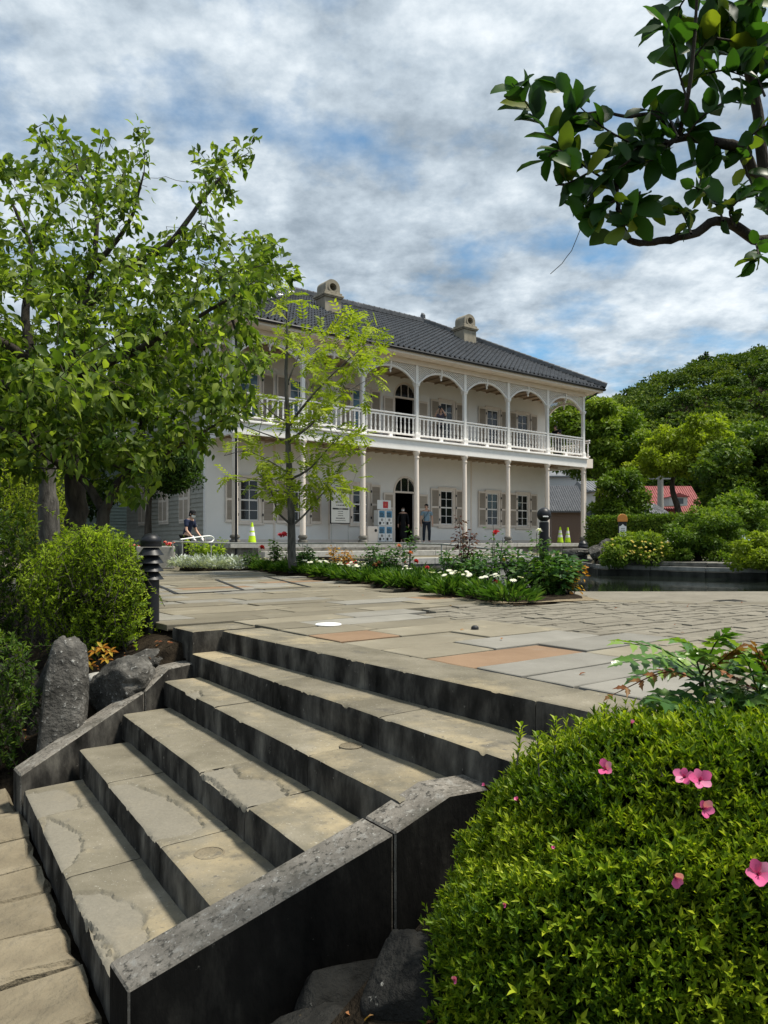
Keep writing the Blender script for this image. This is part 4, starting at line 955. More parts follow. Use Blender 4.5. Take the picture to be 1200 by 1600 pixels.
# ================================================================== VEGETATION
def resample(pts, step):
    pts = [Vector(p) for p in pts]; o = [pts[0]]
    for a, b in zip(pts[:-1], pts[1:]):
        n = max(1, int((b - a).length / step))
        for k in range(1, n + 1): o.append(a.lerp(b, k / n))
    return o
def smooth_path(pts, n=6):
    """Catmull-Rom through the given points"""
    p = [Vector(x) for x in pts]; p = [p[0] * 2 - p[1]] + p + [p[-1] * 2 - p[-2]]; o = []
    for i in range(1, len(p) - 2):
        for k in range(n):
            s = k / n; a, b, c, d = p[i - 1], p[i], p[i + 1], p[i + 2]
            o.append(.5 * ((2 * b) + (c - a) * s + (2 * a - 5 * b + 4 * c - d) * s * s + (3 * b - a - 3 * c + d) * s ** 3))
    o.append(p[-2]); return o
class Grow:
    """limbs given by hand, twigs reach out from the nearest wood to every target point"""
    def __init__(s, seed): s.rng = np.random.default_rng(seed); s.mb = MB(); s.nodes = []; s.rad = []; s.twigs = []
    def limb(s, pts, r0, r1, n=9, jit=.03):
        pts = smooth_path(pts, 5); k = len(pts); rr = [r0 + (r1 - r0) * i / (k - 1) for i in range(k)]
        pts = [p + Vector(s.rng.normal(0, jit * min(1, i), 3)) * r0 * 2 for i, p in enumerate(pts)]
        s.mb.tube(pts, rr, n)
        for p, r in zip(pts, rr): s.nodes.append(p[:]); s.rad.append(r)
        return pts
    def reach(s, targets, r_tip=.004, k=.012, curve=.15, maxr=.035):
        T = np.array([t[:] for t in targets]); Nn = np.array(s.nodes); 
        dmin = np.array([np.min(np.linalg.norm(Nn - t, axis=1)) for t in T])
        for i in np.argsort(dmin):
            t = T[i]; A = np.array(s.nodes); dv = t - A; dist = np.linalg.norm(dv, axis=1)
            j = int(np.argmin(dist * (1 + .35 * (dv[:, 2] < 0)))); L_ = dist[j]
            if L_ < .04: continue
            a = Vector(A[j]); b = Vector(t); r0 = min(s.rad[j] * .7, maxr, r_tip + k * L_)
            side = Vector(s.rng.normal(0, 1, 3)) * L_ * curve; side.z = abs(side.z) * .5
            n = max(4, min(9, int(L_ / .12))); pts = []
            for q in range(n + 1):
                u = q / n; pts.append(a.lerp(b, u) + side * (4 * u * (1 - u)) * .5 + Vector(s.rng.normal(0, .012 * L_, 3)) * (u > 0))
            rr = [r0 + (r_tip - r0) * q / n for q in range(n + 1)]
            s.mb.tube(pts, rr, 5, cap=False)
            for q in range(1, n + 1): s.nodes.append(pts[q][:]); s.rad.append(rr[q])
            s.twigs.append(pts)
    def leaf_sites(s, per, start=.3, spread=.03):
        pos, dr = [], []
        for tw in s.twigs:
            n = len(tw) - 1
            for _ in range(s.rng.poisson(per)):
                u = (start + (1 - start) * s.rng.random() ** .8) * n; i = min(int(u), n - 1); p = tw[i].lerp(tw[i + 1], u - i)
                pos.append(np.array(p) + s.rng.normal(0, spread, 3)); dr.append(np.array((tw[i + 1] - tw[i]).normalized()))
        return np.array(pos), np.array(dr)
def sample_poly(poly, n, rng, margin=0):
    xs, ys = [p[0] for p in poly], [p[1] for p in poly]; out = []
    while len(out) < n:
        x, y = rng.uniform(min(xs), max(xs), 400), rng.uniform(min(ys), max(ys), 400); k = inpoly(x, y, poly)
        out += list(zip(x[k], y[k]))
    return out[:n]
def finish_tree(name, loc, g, leaves, bark, label, cat='tree', group=None, crown='crown'):
    root = empty(name, loc); tagp(root, label, cat, group); inv = Matrix.Translation(-Vector(loc))
    o = g.mb.build('trunk', bark, root, smooth='all', fix=False); o.matrix_parent_inverse = inv
    for nm, me in leaves:
        c = inst(nm, me, root); c.matrix_parent_inverse = inv; tagp(c, kind='stuff')
    return root

# ---- the big broad-leaved tree on the left
g = Grow(21); Yt = 8.6
def Q(px, py, dy=0): return P(px, py, Yt + dy)
b0 = Q(118, 900)
g.limb([b0, Q(120, 800), Q(112, 720), Q(100, 650), Q(85, 615)], .125, .10, 14, .05)
g.limb([Q(100, 650), Q(70, 600), Q(40, 560, -.3), Q(-20, 520, -.5), Q(-120, 470, -.6)], .085, .03, 10)
g.limb([Q(105, 665), Q(60, 625, -.6), Q(0, 600, -.8), Q(-90, 590, -1)], .09, .03, 9)
g.limb([Q(85, 615), Q(110, 560, .3), Q(118, 500, .5), Q(145, 420, .6), Q(150, 330, .6), Q(120, 260, .5)], .075, .012, 10)
g.limb([Q(90, 610), Q(150, 575, -.4), Q(230, 540, -.8), Q(300, 500, -.9), Q(370, 460, -1)], .06, .012, 9)
g.limb([Q(118, 500, .5), Q(180, 430, .3), Q(260, 385, .2), Q(310, 320, .2), Q(350, 270, .2)], .06, .012, 8)
g.limb([Q(60, 600), Q(40, 500, .4), Q(50, 400, .6), Q(20, 320, .6)], .07, .015, 8)
g.limb([Q(145, 420, .6), Q(200, 350, .4), Q(225, 270, .2)], .04, .010, 7)
poly_crown = [(-140, 250), (-60, 235), (0, 245), (45, 215), (80, 192), (120, 222), (165, 212), (200, 232), (225, 205), (245, 260), (238, 320), (262, 330), (300, 250), (345, 230), (396, 212), (380, 262), (330, 310), (372, 315), (330, 345), (395, 370), (440, 388), (462, 430), (425, 470), (408, 520), (420, 570), (372, 600), (360, 650), (330, 640), (290, 620), (200, 640), (60, 690), (-140, 700)]
rg = np.random.default_rng(5)
tg = [P(px, py, Yt + rg.normal(0, 1.15)) for px, py in sample_poly(poly_crown, 1050, rg) if rg.random() < (.55 if py < 400 else .95) and not (238 < px < 300 and 225 < py < 330)]
tg += [P(px, py, Yt + rg.normal(0, .9)) for px, py in sample_poly([(-140, 520), (200, 480), (330, 520), (330, 600), (250, 650), (60, 720), (-140, 740)], 230, rg)]
tg += [P(px, py, Yt + .2) for px, py in ((80, 190), (47, 207), (225, 203), (398, 212), (388, 240), (372, 312), (405, 372), (440, 385), (462, 430), (300, 228), (345, 235), (160, 213), (330, 262))]
g.reach(tg)
# the fork-trunked neighbour nearer the path, same kind of leaf
pos, dr = g.leaf_sites(14, .12, .055)
n = len(pos); rg = np.random.default_rng(6)
dirs = unit(dr * .5 + rdir(n, 0, rg) * .8 + np.array([0, 0, -.42])); nr = unit(rdir(n, .9, rg)); L_ = rg.uniform(.08, .145, n)
shade = np.clip(rg.normal(.58, .27, n), 0, 1)
me = leaf_mesh('crown', pos, dirs, nr, L_, L_ * rg.uniform(.42, .6, n), shade, M['leaf_tree'], LT6)
finish_tree('broadleaf_tree', (b0.x, b0.y, .85), g, [('crown', me)], M['bark'], 'large broad-leaved tree with dark thick trunk and spreading crown at left')

g = Grow(22); Yt = 7.6
b0 = Q(162, 905)
g.limb([b0, Q(163, 860), Q(160, 815), Q(165, 790)], .075, .06, 10)
g.limb([Q(162, 800), Q(135, 755), Q(100, 730), Q(68, 708, -.2), Q(30, 680, -.3), Q(-40, 655, -.3)], .05, .018, 8)
g.limb([Q(165, 795), Q(180, 760), Q(200, 735), Q(210, 695, .1), Q(222, 655, .2)], .05, .015, 8)
g.limb([Q(185, 760), Q(220, 735), Q(265, 705, -.1), Q(310, 680, -.2), Q(350, 655, -.2)], .03, .010, 7)
g.limb([Q(68, 708, -.2), Q(50, 680, -.2), Q(38, 650, -.2)], .02, .008, 6)
g.limb([Q(200, 735), Q(150, 715), Q(120, 690, -.3)], .02, .008, 6)
poly2 = [(-60, 640), (60, 610), (180, 600), (300, 600), (390, 560), (430, 560), (400, 620), (340, 700), (300, 720), (250, 715), (235, 775), (205, 795), (180, 770), (120, 740), (60, 745), (-60, 720)]
tg = [P(px, py, Yt + rg.normal(0, .55)) for px, py in sample_poly(poly2, 230, rg)]
g.reach(tg)
pos, dr = g.leaf_sites(15, .15, .045); n = len(pos)
dirs = unit(dr * .5 + rdir(n, 0, rg) * .7 + np.array([0, 0, -.55])); nr = unit(rdir(n, .9, rg)); L_ = rg.uniform(.07, .135, n)
me = leaf_mesh('crown', pos, dirs, nr, L_, L_ * rg.uniform(.42, .58, n), np.clip(rg.normal(.5, .25, n), 0, 1), M['leaf_tree'], LT6)
finish_tree('broadleaf_tree', (b0.x, b0.y, .85), g, [('crown', me)], M['bark'], 'fork-trunked broad-leaved tree in front of the thick trunk at left')

# ---- slender young tree in the flower bed
g = Grow(31); Yt = 15.5
b0 = Q(458, 895)
g.limb([b0, Q(456, 860), Q(455, 800), Q(452, 740), Q(450, 690), Q(449, 640), Q(447, 580), Q(449, 520), Q(446, 460)], .10, .014, 10, .02)
for (pts, r) in (([Q(452, 665), Q(470, 640, -.2), Q(495, 610, -.4), Q(530, 575, -.5), Q(575, 535, -.6)], .035), ([Q(452, 690), Q(490, 660, .3), Q(530, 620, .5), Q(580, 590, .7)], .035),
                 ([Q(450, 660), Q(425, 645, -.3), Q(400, 620, -.6)], .02), ([Q(450, 690), Q(420, 680, .3), Q(380, 665, .5), Q(350, 650, .6)], .018),
                 ([Q(455, 820), Q(435, 800, -.4), Q(420, 760, -.8), Q(400, 735, -1)], .028), ([Q(455, 822), Q(475, 805, .3), Q(505, 770, .6), Q(535, 740, .9)], .03),
                 ([Q(452, 750), Q(480, 735, -.4), Q(505, 710, -.7), Q(530, 680, -.9)], .03), ([Q(452, 740), Q(420, 720, .4), Q(385, 705, .6), Q(350, 712, .8)], .018),
                 ([Q(449, 600), Q(465, 560, .3), Q(500, 500, .4), Q(548, 480, .5)], .02), ([Q(453, 770), Q(420, 765, .5), Q(380, 760, .7)], .014)):
    g.limb(pts, r, .006, 7, .02)
reg = [([(470, 560), (520, 500), (560, 480), (600, 520), (560, 600), (500, 660), (470, 640)], 85), ([(430, 660), (520, 640), (570, 680), (560, 740), (560, 790), (480, 780), (470, 700)], 85),
       ([(400, 730), (450, 715), (470, 790), (430, 800), (400, 760)], 38), ([(352, 690), (400, 680), (440, 720), (360, 765), (345, 740)], 20), ([(420, 450), (470, 450), (480, 560), (430, 560)], 22), ([(385, 620), (440, 620), (440, 690), (380, 680)], 14), ([(560, 480), (610, 540), (590, 600), (560, 640)], 16)]
tg = []
for pl, k in reg: tg += [P(px, py, Yt + rg.normal(0, .8)) for px, py in sample_poly(pl, int(k * .8), rg)] if True else [P(px, py, Yt + rg.normal(0, .8)) for px, py in sample_poly(pl, k, rg)]
g.reach(tg, .003, .010)
pos, dr, tint_, nrm_ = [], [], [], []
for tw in g.twigs:            # each twig ends in a spray of paired leaflets
    for q in range(3):
        base = np.array(tw[-1 - q % 3]); ax = unit((np.array(tw[-1]) - np.array(tw[-2]))[None] * 2 + rg.normal(0, .02, (1, 3)) * 1)[0] * .55 + rdir(1, -.1, rg)[0] * .6; ax /= np.linalg.norm(ax)
        sd = np.cross(ax, [0, 0, 1]); sd /= np.linalg.norm(sd) + 1e-6; up = np.cross(sd, ax); ln = rg.uniform(.22, .38); tt = rg.normal(.5, .2)
        for k in range(5):
            for sg in (-1, 1):
                pos.append(base + ax * ln * (k + 1) / 5); dr.append(ax * .55 + sd * sg * .85 + np.array([0, 0, -.08])); tint_.append(tt + rg.normal(0, .08)); nrm_.append(up + rg.normal(0, .2, 3))
n = len(pos); L_ = rg.uniform(.10, .15, n)
me = leaf_mesh('crown', np.array(pos), np.array(dr), np.array(nrm_), L_, L_ * .40, np.clip(tint_, 0, 1), M['leaf_yellow'], LT2)
finish_tree('young_tree', (b0.x, b0.y, .93), g, [('crown', me)], M['bark_grey'], 'slender young tree with yellow-green feathery leaves in the flower bed')

# ---- evergreen branch hanging into the picture at top right
g = Grow(41); Yt = 2.4
def B(px, py, Y=2.4): return P(px, py, Y)
g.limb([B(1420, 330, 2.9), B(1300, 300, 2.7), B(1195, 285, 2.5), B(1160, 235, 2.42), B(1120, 222), B(1070, 215), B(1040, 225)], .028, .009, 9, .05)
g.limb([B(1420, 330, 2.9), B(1330, 340, 2.7), B(1230, 368, 2.5), B(1180, 375, 2.45), B(1130, 345), B(1080, 365), B(1030, 378), B(990, 378), B(970, 350), B(965, 310), B(960, 270)], .022, .006, 8, .05)
g.limb([B(1070, 215), B(1020, 180), B(980, 182), B(940, 175), B(900, 180, 2.35)], .008, .003, 7, .03)
g.limb([B(1195, 285, 2.5), B(1180, 150, 2.5), B(1150, 60, 2.45), B(1120, 20, 2.4), B(1080, -60, 2.4)], .020, .008, 7, .05)
g.limb([B(1060, 215), B(1075, 150, 2.3), B(1085, 60, 2.25), B(1090, -30, 2.2)], .008, .004, 6, .02)
tw_px = [([(960, 290), (900, 250), (850, 200), (825, 165), (800, 130)], 13, .06), ([(1020, 240), (960, 210), (925, 185), (890, 150)], 9, .055), ([(965, 310), (935, 330), (905, 350)], 8, .058), ([(965, 330), (1000, 330), (1040, 325)], 7, .06),
         ([(1050, 220), (1020, 250), (980, 255)], 8, .065), ([(1075, 160), (1060, 110), (1050, 60), (1035, 20)], 9, .075), ([(1085, 90), (1110, 60), (1150, 40)], 8, .07), ([(1090, -30), (1060, 20), (1085, 60)], 7, .08),
         ([(1070, 215), (1100, 180), (1150, 150), (1190, 140)], 9, .055), ([(1120, 222), (1100, 260), (1090, 300)], 8, .06), ([(1150, 235), (1190, 200), (1230, 190)], 8, .055), ([(1160, 250), (1180, 300), (1200, 330)], 9, .045),
         ([(1130, 345), (1120, 320), (1100, 300), (1080, 290)], 8, .035), ([(1080, 365), (1070, 340), (1060, 325)], 7, .032), ([(1180, 375), (1185, 400), (1175, 410)], 6, .040), ([(1150, 355), (1140, 330), (1160, 310), (1190, 300)], 9, .034),
         ([(1040, 225), (1010, 215), (990, 235), (940, 240)], 9, .06), ([(1195, 150), (1170, 80), (1180, 30)], 8, .06), ([(1060, 215), (1040, 180), (1000, 170)], 8, .055), ([(920, 270), (890, 285), (868, 290)], 6, .06), ([(985, 250), (945, 280), (915, 315)], 8, .062), ([(900, 250), (870, 235), (850, 255)], 6, .055), ([(1000, 300), (985, 345), (950, 365)], 7, .06), ([(1120, 60), (1170, 70), (1200, 100)], 7, .065), ([(1090, 120), (1130, 110), (1165, 120)], 7, .06), ([(880, 215), (900, 170), (870, 130)], 7, .055), ([(1100, 10), (1140, -10), (1190, 10)], 7, .07)]
lp, ld, ln_, ll, lt = [], [], [], [], []
rg = np.random.default_rng(17)
for pts, k, ll_ in tw_px:
    pp = smooth_path([B(x, y, 2.38 + rg.normal(0, .05)) for x, y in pts], 4); g.mb.tube(pp, [.004 + (.0016 - .004) * i / (len(pp) - 1) for i in range(len(pp))], 5, cap=False)
    m = len(pp) - 1
    for q in range(int(k * 2.1)):
        u = min(.999, (q + .6) / (k * 2.1)) * m; i = int(u); p = np.array(pp[i].lerp(pp[i + 1], u - i)); a = np.array((pp[i + 1] - pp[i]).normalized())
        out_ = unit((rg.normal(0, 1, 3) * np.array([1, .75, 1]))[None])[0]; dd = a * .55 + out_ * .75 + np.array([0, 0, .05]); lp.append(p); ld.append(dd)
        nn = np.array([rg.normal(0, .5), -.55 + rg.normal(0, .45), .55 + rg.normal(0, .3)]); ln_.append(nn); ll.append(ll_ * rg.uniform(1.15, 1.85)); lt.append(rg.random())
root = empty('overhanging_branch', P(1420, 330, 2.9)); tagp(root, 'leafy evergreen branch with thick dark leaves hanging in at top right', 'branch'); inv = Matrix.Translation(-root.location)
o = g.mb.build('stem', M['bark'], root, smooth='all', fix=False); o.matrix_parent_inverse = inv
LBR = (np.array([(0, 0, 0), (-.30, .14, .05), (0, .16, 0), (.30, .14, .05), (-.49, .42, .07), (0, .45, -.02), (.49, .42, .07), (-.42, .72, .03), (0, .75, -.07), (.42, .72, .03), (-.17, .93, -.08), (.17, .93, -.08), (0, 1.0, -.15)]),
       [(0, 2, 1), (0, 3, 2), (1, 2, 5, 4), (2, 3, 6, 5), (4, 5, 8, 7), (5, 6, 9, 8), (7, 8, 10), (8, 9, 11), (8, 12, 10), (8, 11, 12)])
for tint in range(4):
    pass
leaf_v = [leaf_mesh('leaf', [(0, 0, 0)], [(0, 1, 0)], [(0, 0, 1)], [1.0], [w], [tn], M['leaf_branch'], LBR) for w, tn in ((.56, .12), (.62, .3), (.66, .5), (.58, .7), (.6, .95))]
for m_ in leaf_v: m_.polygons.foreach_set('use_smooth', [True] * len(m_.polygons))
for p, d_, nn, l_, t_ in zip(lp, ld, ln_, ll, lt):
    y = Vector(d_).normalized(); x = y.cross(Vector(nn)).normalized(); z = x.cross(y)
    k = 0 if t_ < .3 else 1 if t_ < .58 else 2 if t_ < .8 else 3 if t_ < .93 else 4
    o = inst('leaf', leaf_v[k], root); o.matrix_parent_inverse = inv
    o.matrix_basis = Matrix.Translation(p) @ Matrix((x, y, z)).transposed().to_4x4() @ Matrix.Scale(l_, 4)
b = MB(); b.tube([P(912, 345, 2.38), P(900, 375, 2.38), P(893, 392, 2.38), P(885, 402, 2.38), P(878, 412, 2.37), P(860, 428, 2.37)], .0012, 5); o = b.build('dry_stalk', M['bark_grey'], root); o.matrix_parent_inverse = inv

# ---- azalea mound at lower right
AC = Vector((1.30, 2.18, .22)); AR = np.array((1.17, .60, .82))
rg = np.random.default_rng(51)
def lump(dv):
    return 1 + .10 * (fbm(dv[:, 0] * 2.3 + 5, dv[:, 2] * 2.3 + dv[:, 1] * 1.7, 4, 3) - .45) * 2
def mound_pts(n, inner=1.0):
    dv = unit(rg.normal(size=(n, 3))); keep = (dv[:, 2] > -.45) & (dv[:, 1] < .55) & (dv[:, 0] < .75) & (rg.random(n) < np.linalg.norm(dv / AR, axis=1) * AR.min()); dv = dv[keep]
    sgn = np.sign(dv); q = sgn * np.abs(dv) ** .80; q = q * lump(dv)[:, None]
    p = np.array(AC) + q * AR * inner; nn = unit(dv / AR); return p, nn
root = empty('azalea_bush', (AC.x, AC.y, .0)); tagp(root, 'clipped azalea bush with small bright green leaves and a few pink flowers', 'bush'); inv = Matrix.Translation(-root.location)
def whorls(p, nn, per, up, lmin, lmax):
    n = len(p); ax = unit(nn * .75 + np.array([0, -.05, up]) + rg.normal(0, .28, (n, 3)))
    pos, dr, nm = [], [], []
    a = np.cross(ax, [0.3, .9, .1]); a = unit(a); b_ = np.cross(ax, a)
    for k in range(per):
        an = 2 * pi * k / per + rg.uniform(0, 6, n)[:, None] * 0 + rg.normal(0, .3, n)[:, None] + (np.arange(n)[:, None] * 2.4)
        rad_ = a * np.cos(an) + b_ * np.sin(an); open_ = rg.uniform(.35, .95, n)[:, None]
        pos.append(p + ax * rg.uniform(-.012, .010, n)[:, None]); dr.append(ax + rad_ * open_); nm.append(ax * .6 - rad_ * .6 + np.array([0, 0, .2]))
    return np.concatenate(pos), np.concatenate(dr), np.concatenate(nm)
p, nn = mound_pts(105000); p = p + nn * (rg.normal(0, .020, len(p)) + .09 * (fbm(p[:, 0] * 10, p[:, 2] * 10 + p[:, 1] * 8, 31, 2) - .4))[:, None]
pos, dr, nm = whorls(p, nn, 5, .85, 0, 0); n = len(pos); L_ = rg.uniform(.016, .030, n)
cl_ = np.clip(.42 + .6 * (fbm(pos[:, 0] * 11, pos[:, 2] * 11 + pos[:, 1] * 6, 12, 2) - .38) * 2 + rg.normal(0, .24, n), 0, 1)
cam_d2 = np.linalg.norm(pos - np.array([0, 0, EZ]), axis=1)
o = inst('foliage', leaf_mesh('foliage', pos, dr, nm, L_, L_ * .33, cl_, M['leaf_azalea'], LT2), root); o.matrix_parent_inverse = inv; tagp(o, kind='stuff')
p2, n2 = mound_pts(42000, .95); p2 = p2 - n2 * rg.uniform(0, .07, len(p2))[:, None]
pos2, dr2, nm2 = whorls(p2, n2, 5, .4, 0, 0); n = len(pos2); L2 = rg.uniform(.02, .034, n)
o = inst('inner_foliage', leaf_mesh('inner_foliage', pos2, dr2, nm2, L2, L2 * .4, rg.random(n), M['leaf_azalea_shade'], LT2), root); o.matrix_parent_inverse = inv; tagp(o, kind='stuff')
dvc = unit(rg.normal(size=(2600, 3)))
core = MB(); ico = bmesh.new(); bmesh.ops.create_icosphere(ico, subdivisions=5, radius=1.0); vv = np.array([v.co[:] for v in ico.verts]); qq = np.sign(vv) * np.abs(vv) ** .80 * lump(vv)[:, None] * AR * .80 + np.array(AC)
core.add(qq.tolist(), [tuple(v.index for v in f.verts) for f in ico.faces]); ico.free(); o = core.build('dark_core', M['leaf_azalea_shade'], root, fix=False); o.matrix_parent_inverse = inv  # solid hull behind the leaves, gap shade put into its colour
# leaf shoots that stand proud of the clipped surface, largest in view: leaves of their own
vis = [i for i in range(len(p)) if nn[i][1] < -.1]; order = sorted(vis, key=lambda i: np.linalg.norm(p[i] - np.array([0, 0, EZ])))
lm = [leaf_mesh('leaf', [(0, 0, 0)], [(0, 1, 0)], [(0, 0, 1)], [1.0], [.36], [tn], M['leaf_azalea'], LT6) for tn in (.3, .5, .7, .9)]
ch = rg.choice(np.array(order[:1800]), 75, replace=False)
for i in ch:
    ax = Vector(nn[i] * .6 + np.array([0, -.1, .8]) + rg.normal(0, .2, 3)).normalized(); base = Vector(p[i]) + Vector(nn[i]) * .012
    a = ax.orthogonal().normalized(); bb = ax.cross(a)
    for k in range(4):
        an = k * pi / 2 + i; rd = a * cos(an) + bb * sin(an); y = (ax + rd * rg.uniform(.3, .8)).normalized(); zz_ = (ax - rd).normalized(); x = y.cross(zz_).normalized(); z_ = x.cross(y)
        o = inst('leaf', lm[int(rg.integers(0, 4))], root); o.matrix_parent_inverse = inv
        o.matrix_basis = Matrix.Translation(base + ax * .006 * k) @ Matrix((x, y, z_)).transposed().to_4x4() @ Matrix.Scale(rg.uniform(.028, .038), 4)
# long shoots above the clipped top
sh = MB(); sp, sd_, sn_ = [], [], []
for px, py, Y in ((815, 1135, 2.1), (868, 1125, 2.15), (908, 1128, 2.15), (944, 1108, 2.2), (975, 1118, 2.2), (1004, 1110, 2.25), (1060, 1122, 2.2), (840, 1150, 2.0), (1030, 1130, 2.1)):
    tp = P(px, py, Y); bs = tp + Vector((random.uniform(-.015, .015), 0, -.11)); sh = MB(); sh.tube([bs, tp], .0022, 5); o = sh.build('shoot', M['bark_grey'], root, fix=False); o.matrix_parent_inverse = inv
    for k in range(16):
        an = k * 2.4; u = .2 + .8 * k / 15; sp.append(np.array(bs.lerp(tp, u))); sd_.append((cos(an) * .7, sin(an) * .7, .9)); sn_.append((-cos(an), -sin(an), .8))
o = inst('shoot_leaves', leaf_mesh('shoot_leaves', np.array(sp), np.array(sd_), np.array(sn_), rg.uniform(.026, .036, len(sp)), .011, rg.uniform(.4, .95, len(sp)), M['leaf_azalea'], LT6), root); o.matrix_parent_inverse = inv; tagp(o, kind='stuff')
# blossoms
PET = (np.array([(0, 0, 0), (-.24, .32, .12), (0, .34, .06), (.24, .32, .12), (-.40, .68, .14), (0, .72, .06), (.40, .68, .14), (-.20, .96, .04), (.20, .96, .04), (0, 1.02, -.02)]),
       [(0, 2, 1), (0, 3, 2), (1, 2, 5, 4), (2, 3, 6, 5), (4, 5, 9, 7), (5, 6, 8, 9)])
petal = [leaf_mesh('petal', [(0, 0, 0)], [(0, 1, 0)], [(0, 0, 1)], [1.0], [1.0], [tn], M['petal_pink'], PET) for tn in (.3, .55, .8)]
def surf_at(px, py):
    """first point of the mound along the sight line"""
    d = Vector(((px - 600) / FPX, 1, (HORIZON - py) / FPX)); best = None
    k = ((p - np.array([0, 0, EZ])) @ np.array(d.normalized())); perp = np.linalg.norm((p - np.array([0, 0, EZ])) - k[:, None] * np.array(d.normalized()), axis=1)
    c = np.where(perp < .035)[0]
    if len(c) == 0: return P(px, py, 1.7), Vector((0, -1, .3))
    i = c[np.argmin(k[c])]; return Vector(p[i]) + Vector(nn[i]) * .03, Vector(nn[i])
def blossom(px, py, size, tilt, npet=5, closed=.35):
    c, nv = surf_at(px, py); ax = (nv + Vector((tilt[0], -.6, tilt[1]))).normalized(); a = ax.orthogonal().normalized(); bb = ax.cross(a); off = random.random() * 6
    f = MB(); f.tube([c - ax * .02, c + ax * size * .12], [.002, .004], 6); fl = f.build('flower', M['leaf_red'], root); fl.matrix_parent_inverse = inv
    for k in range(npet):
        an = off + 2 * pi * k / 5; rd = a * cos(an) + bb * sin(an); cl2 = closed + random.uniform(-.15, .3); y = (rd + ax * cl2 + a * random.uniform(-.12, .12)).normalized(); z = (ax - rd * cl2).normalized(); x = y.cross(z).normalized(); z = x.cross(y)
        o = inst('petal', petal[k % 3], fl); o.matrix_basis = Matrix.Translation(c) @ Matrix((x, y, z)).transposed().to_4x4() @ Matrix.Scale(size * random.uniform(.88, 1.2), 4); o.matrix_parent_inverse = Matrix.Identity(4)
    for k in range(5):
        an = off + k; s = MB()
    s = MB()
    for k in range(5): an = off + 2 * pi * k / 5; s.tube([c, c + ax * size * .6 + (a * cos(an) + bb * sin(an)) * size * .12], .0009, 4)
    s.build('stamens', M['petal_pink'], fl)
for a_ in ((1078, 1217, .031, (.05, .1)), (1052, 1212, .026, (-.5, .2)), (1082, 1262, .026, (.4, -.3), 4, .8), (940, 1198, .026, (-.3, .1), 4, .7), (1183, 1362, .034, (-.2, .4), 5, .5), (1034, 1356, .022, (0, -.5), 3, .9), (757, 1226, .010, (0, 0), 3, 1.2), (872, 1312, .010, (0, 0), 3, 1.4), (783, 1402, .010, (0, 0), 3, 1.4), (800, 1260, .012, (0, .4), 3, 1.2), (976, 1148, .012, (0, .2), 3, 1.2), (705, 1533, .014, (0, .2), 3, 1.0)): blossom(*a_)

# ---- mahonia behind the azalea
g = Grow(61); rg = np.random.default_rng(61); Yt = 2.45
base = P(1110, 1215, 2.45); base.z = .6
g.limb([base, P(1105, 1130, 2.45), P(1095, 1060, 2.45)], .012, .008, 7); g.limb([base, P(1160, 1130, 2.4), P(1185, 1085, 2.4)], .012, .008, 7); g.limb([P(1160, 1130, 2.4), P(1230, 1110, 2.3), P(1260, 1080, 2.3)], .01, .006, 6)
fr = [((1095, 1060), (1035, 1015), (975, 1005), 0), ((1095, 1062), (1040, 1030), (973, 1035), 0), ((1095, 1065), (1040, 1050), (958, 1085), 1), ((1095, 1055), (1080, 1010), (1060, 1003), 0), ((1095, 1055), (1115, 1010), (1130, 990), 0), ((1095, 1062), (1130, 1030), (1150, 1015), 1),
      ((1100, 1085), (1050, 1085), (1025, 1100), 2), ((1100, 1090), (1060, 1100), (1030, 1095), 2), ((1105, 1100), (1080, 1120), (1075, 1140), 2), ((1185, 1085), (1150, 1075), (1120, 1085), 0), ((1185, 1085), (1170, 1040), (1150, 1010), 0), ((1185, 1085), (1200, 1030), (1215, 1005), 0),
      ((1185, 1090), (1130, 1110), (1085, 1165), 0), ((1185, 1090), (1150, 1090), (1110, 1078), 0), ((1190, 1100), (1150, 1120), (1120, 1118), 2), ((1230, 1110), (1190, 1120), (1150, 1130), 0), ((1240, 1150), (1195, 1175), (1150, 1185), 0), ((1250, 1180), (1205, 1190), (1170, 1240), 0), ((1185, 1080), (1150, 1060), (1100, 1030), 1), ((1230, 1080), (1200, 1050), (1180, 1010), 1), ((1100, 1075), (1130, 1080), (1165, 1060), 2)]
root = empty('mahonia_bush', base); tagp(root, 'spiky mahonia bush with holly-like paired leaflets behind the azalea', 'bush'); inv = Matrix.Translation(-base)
HOL = (np.array([(0, 0, 0), (-.30, .15, .03), (0, .2, 0), (.30, .15, .03), (-.50, .34, .06), (-.28, .42, .03), (.50, .34, .06), (.28, .42, .03), (-.42, .62, .04), (-.2, .7, .0), (.42, .62, .04), (.2, .7, 0), (0, .55, -.02), (0, 1.05, -.12)]),
       [(0, 2, 1), (0, 3, 2), (1, 2, 5, 4), (2, 3, 6, 7), (2, 12, 5), (2, 7, 12), (5, 12, 9, 8), (12, 7, 10, 11), (12, 13, 9), (12, 11, 13)])
hm = {k: [leaf_mesh('leaflet', [(0, 0, 0)], [(0, 1, 0)], [(0, 0, 1)], [1.0], [.55], [tn], M[mt], HOL) for tn in (.25, .5, .8)] for k, mt in ((0, 'leaf_mahonia'), (1, 'leaf_copper'), (2, 'leaf_rose'))}
fr += [((a_[0] + dx, a_[1] + 6), (b_[0] + dx * 1.5, b_[1] + 14), (c_[0] + dx * 2, c_[1] + 22), (k_ + 1) % 3 if k_ == 1 else k_) for (a_, b_, c_, k_), dx in zip(list(fr), [22, 14, 40, 18, 26, 10, 30, 24, 16, 30, 20, 24, 26, 34, 20, 18, 22, 16, 30, 24, 18])]
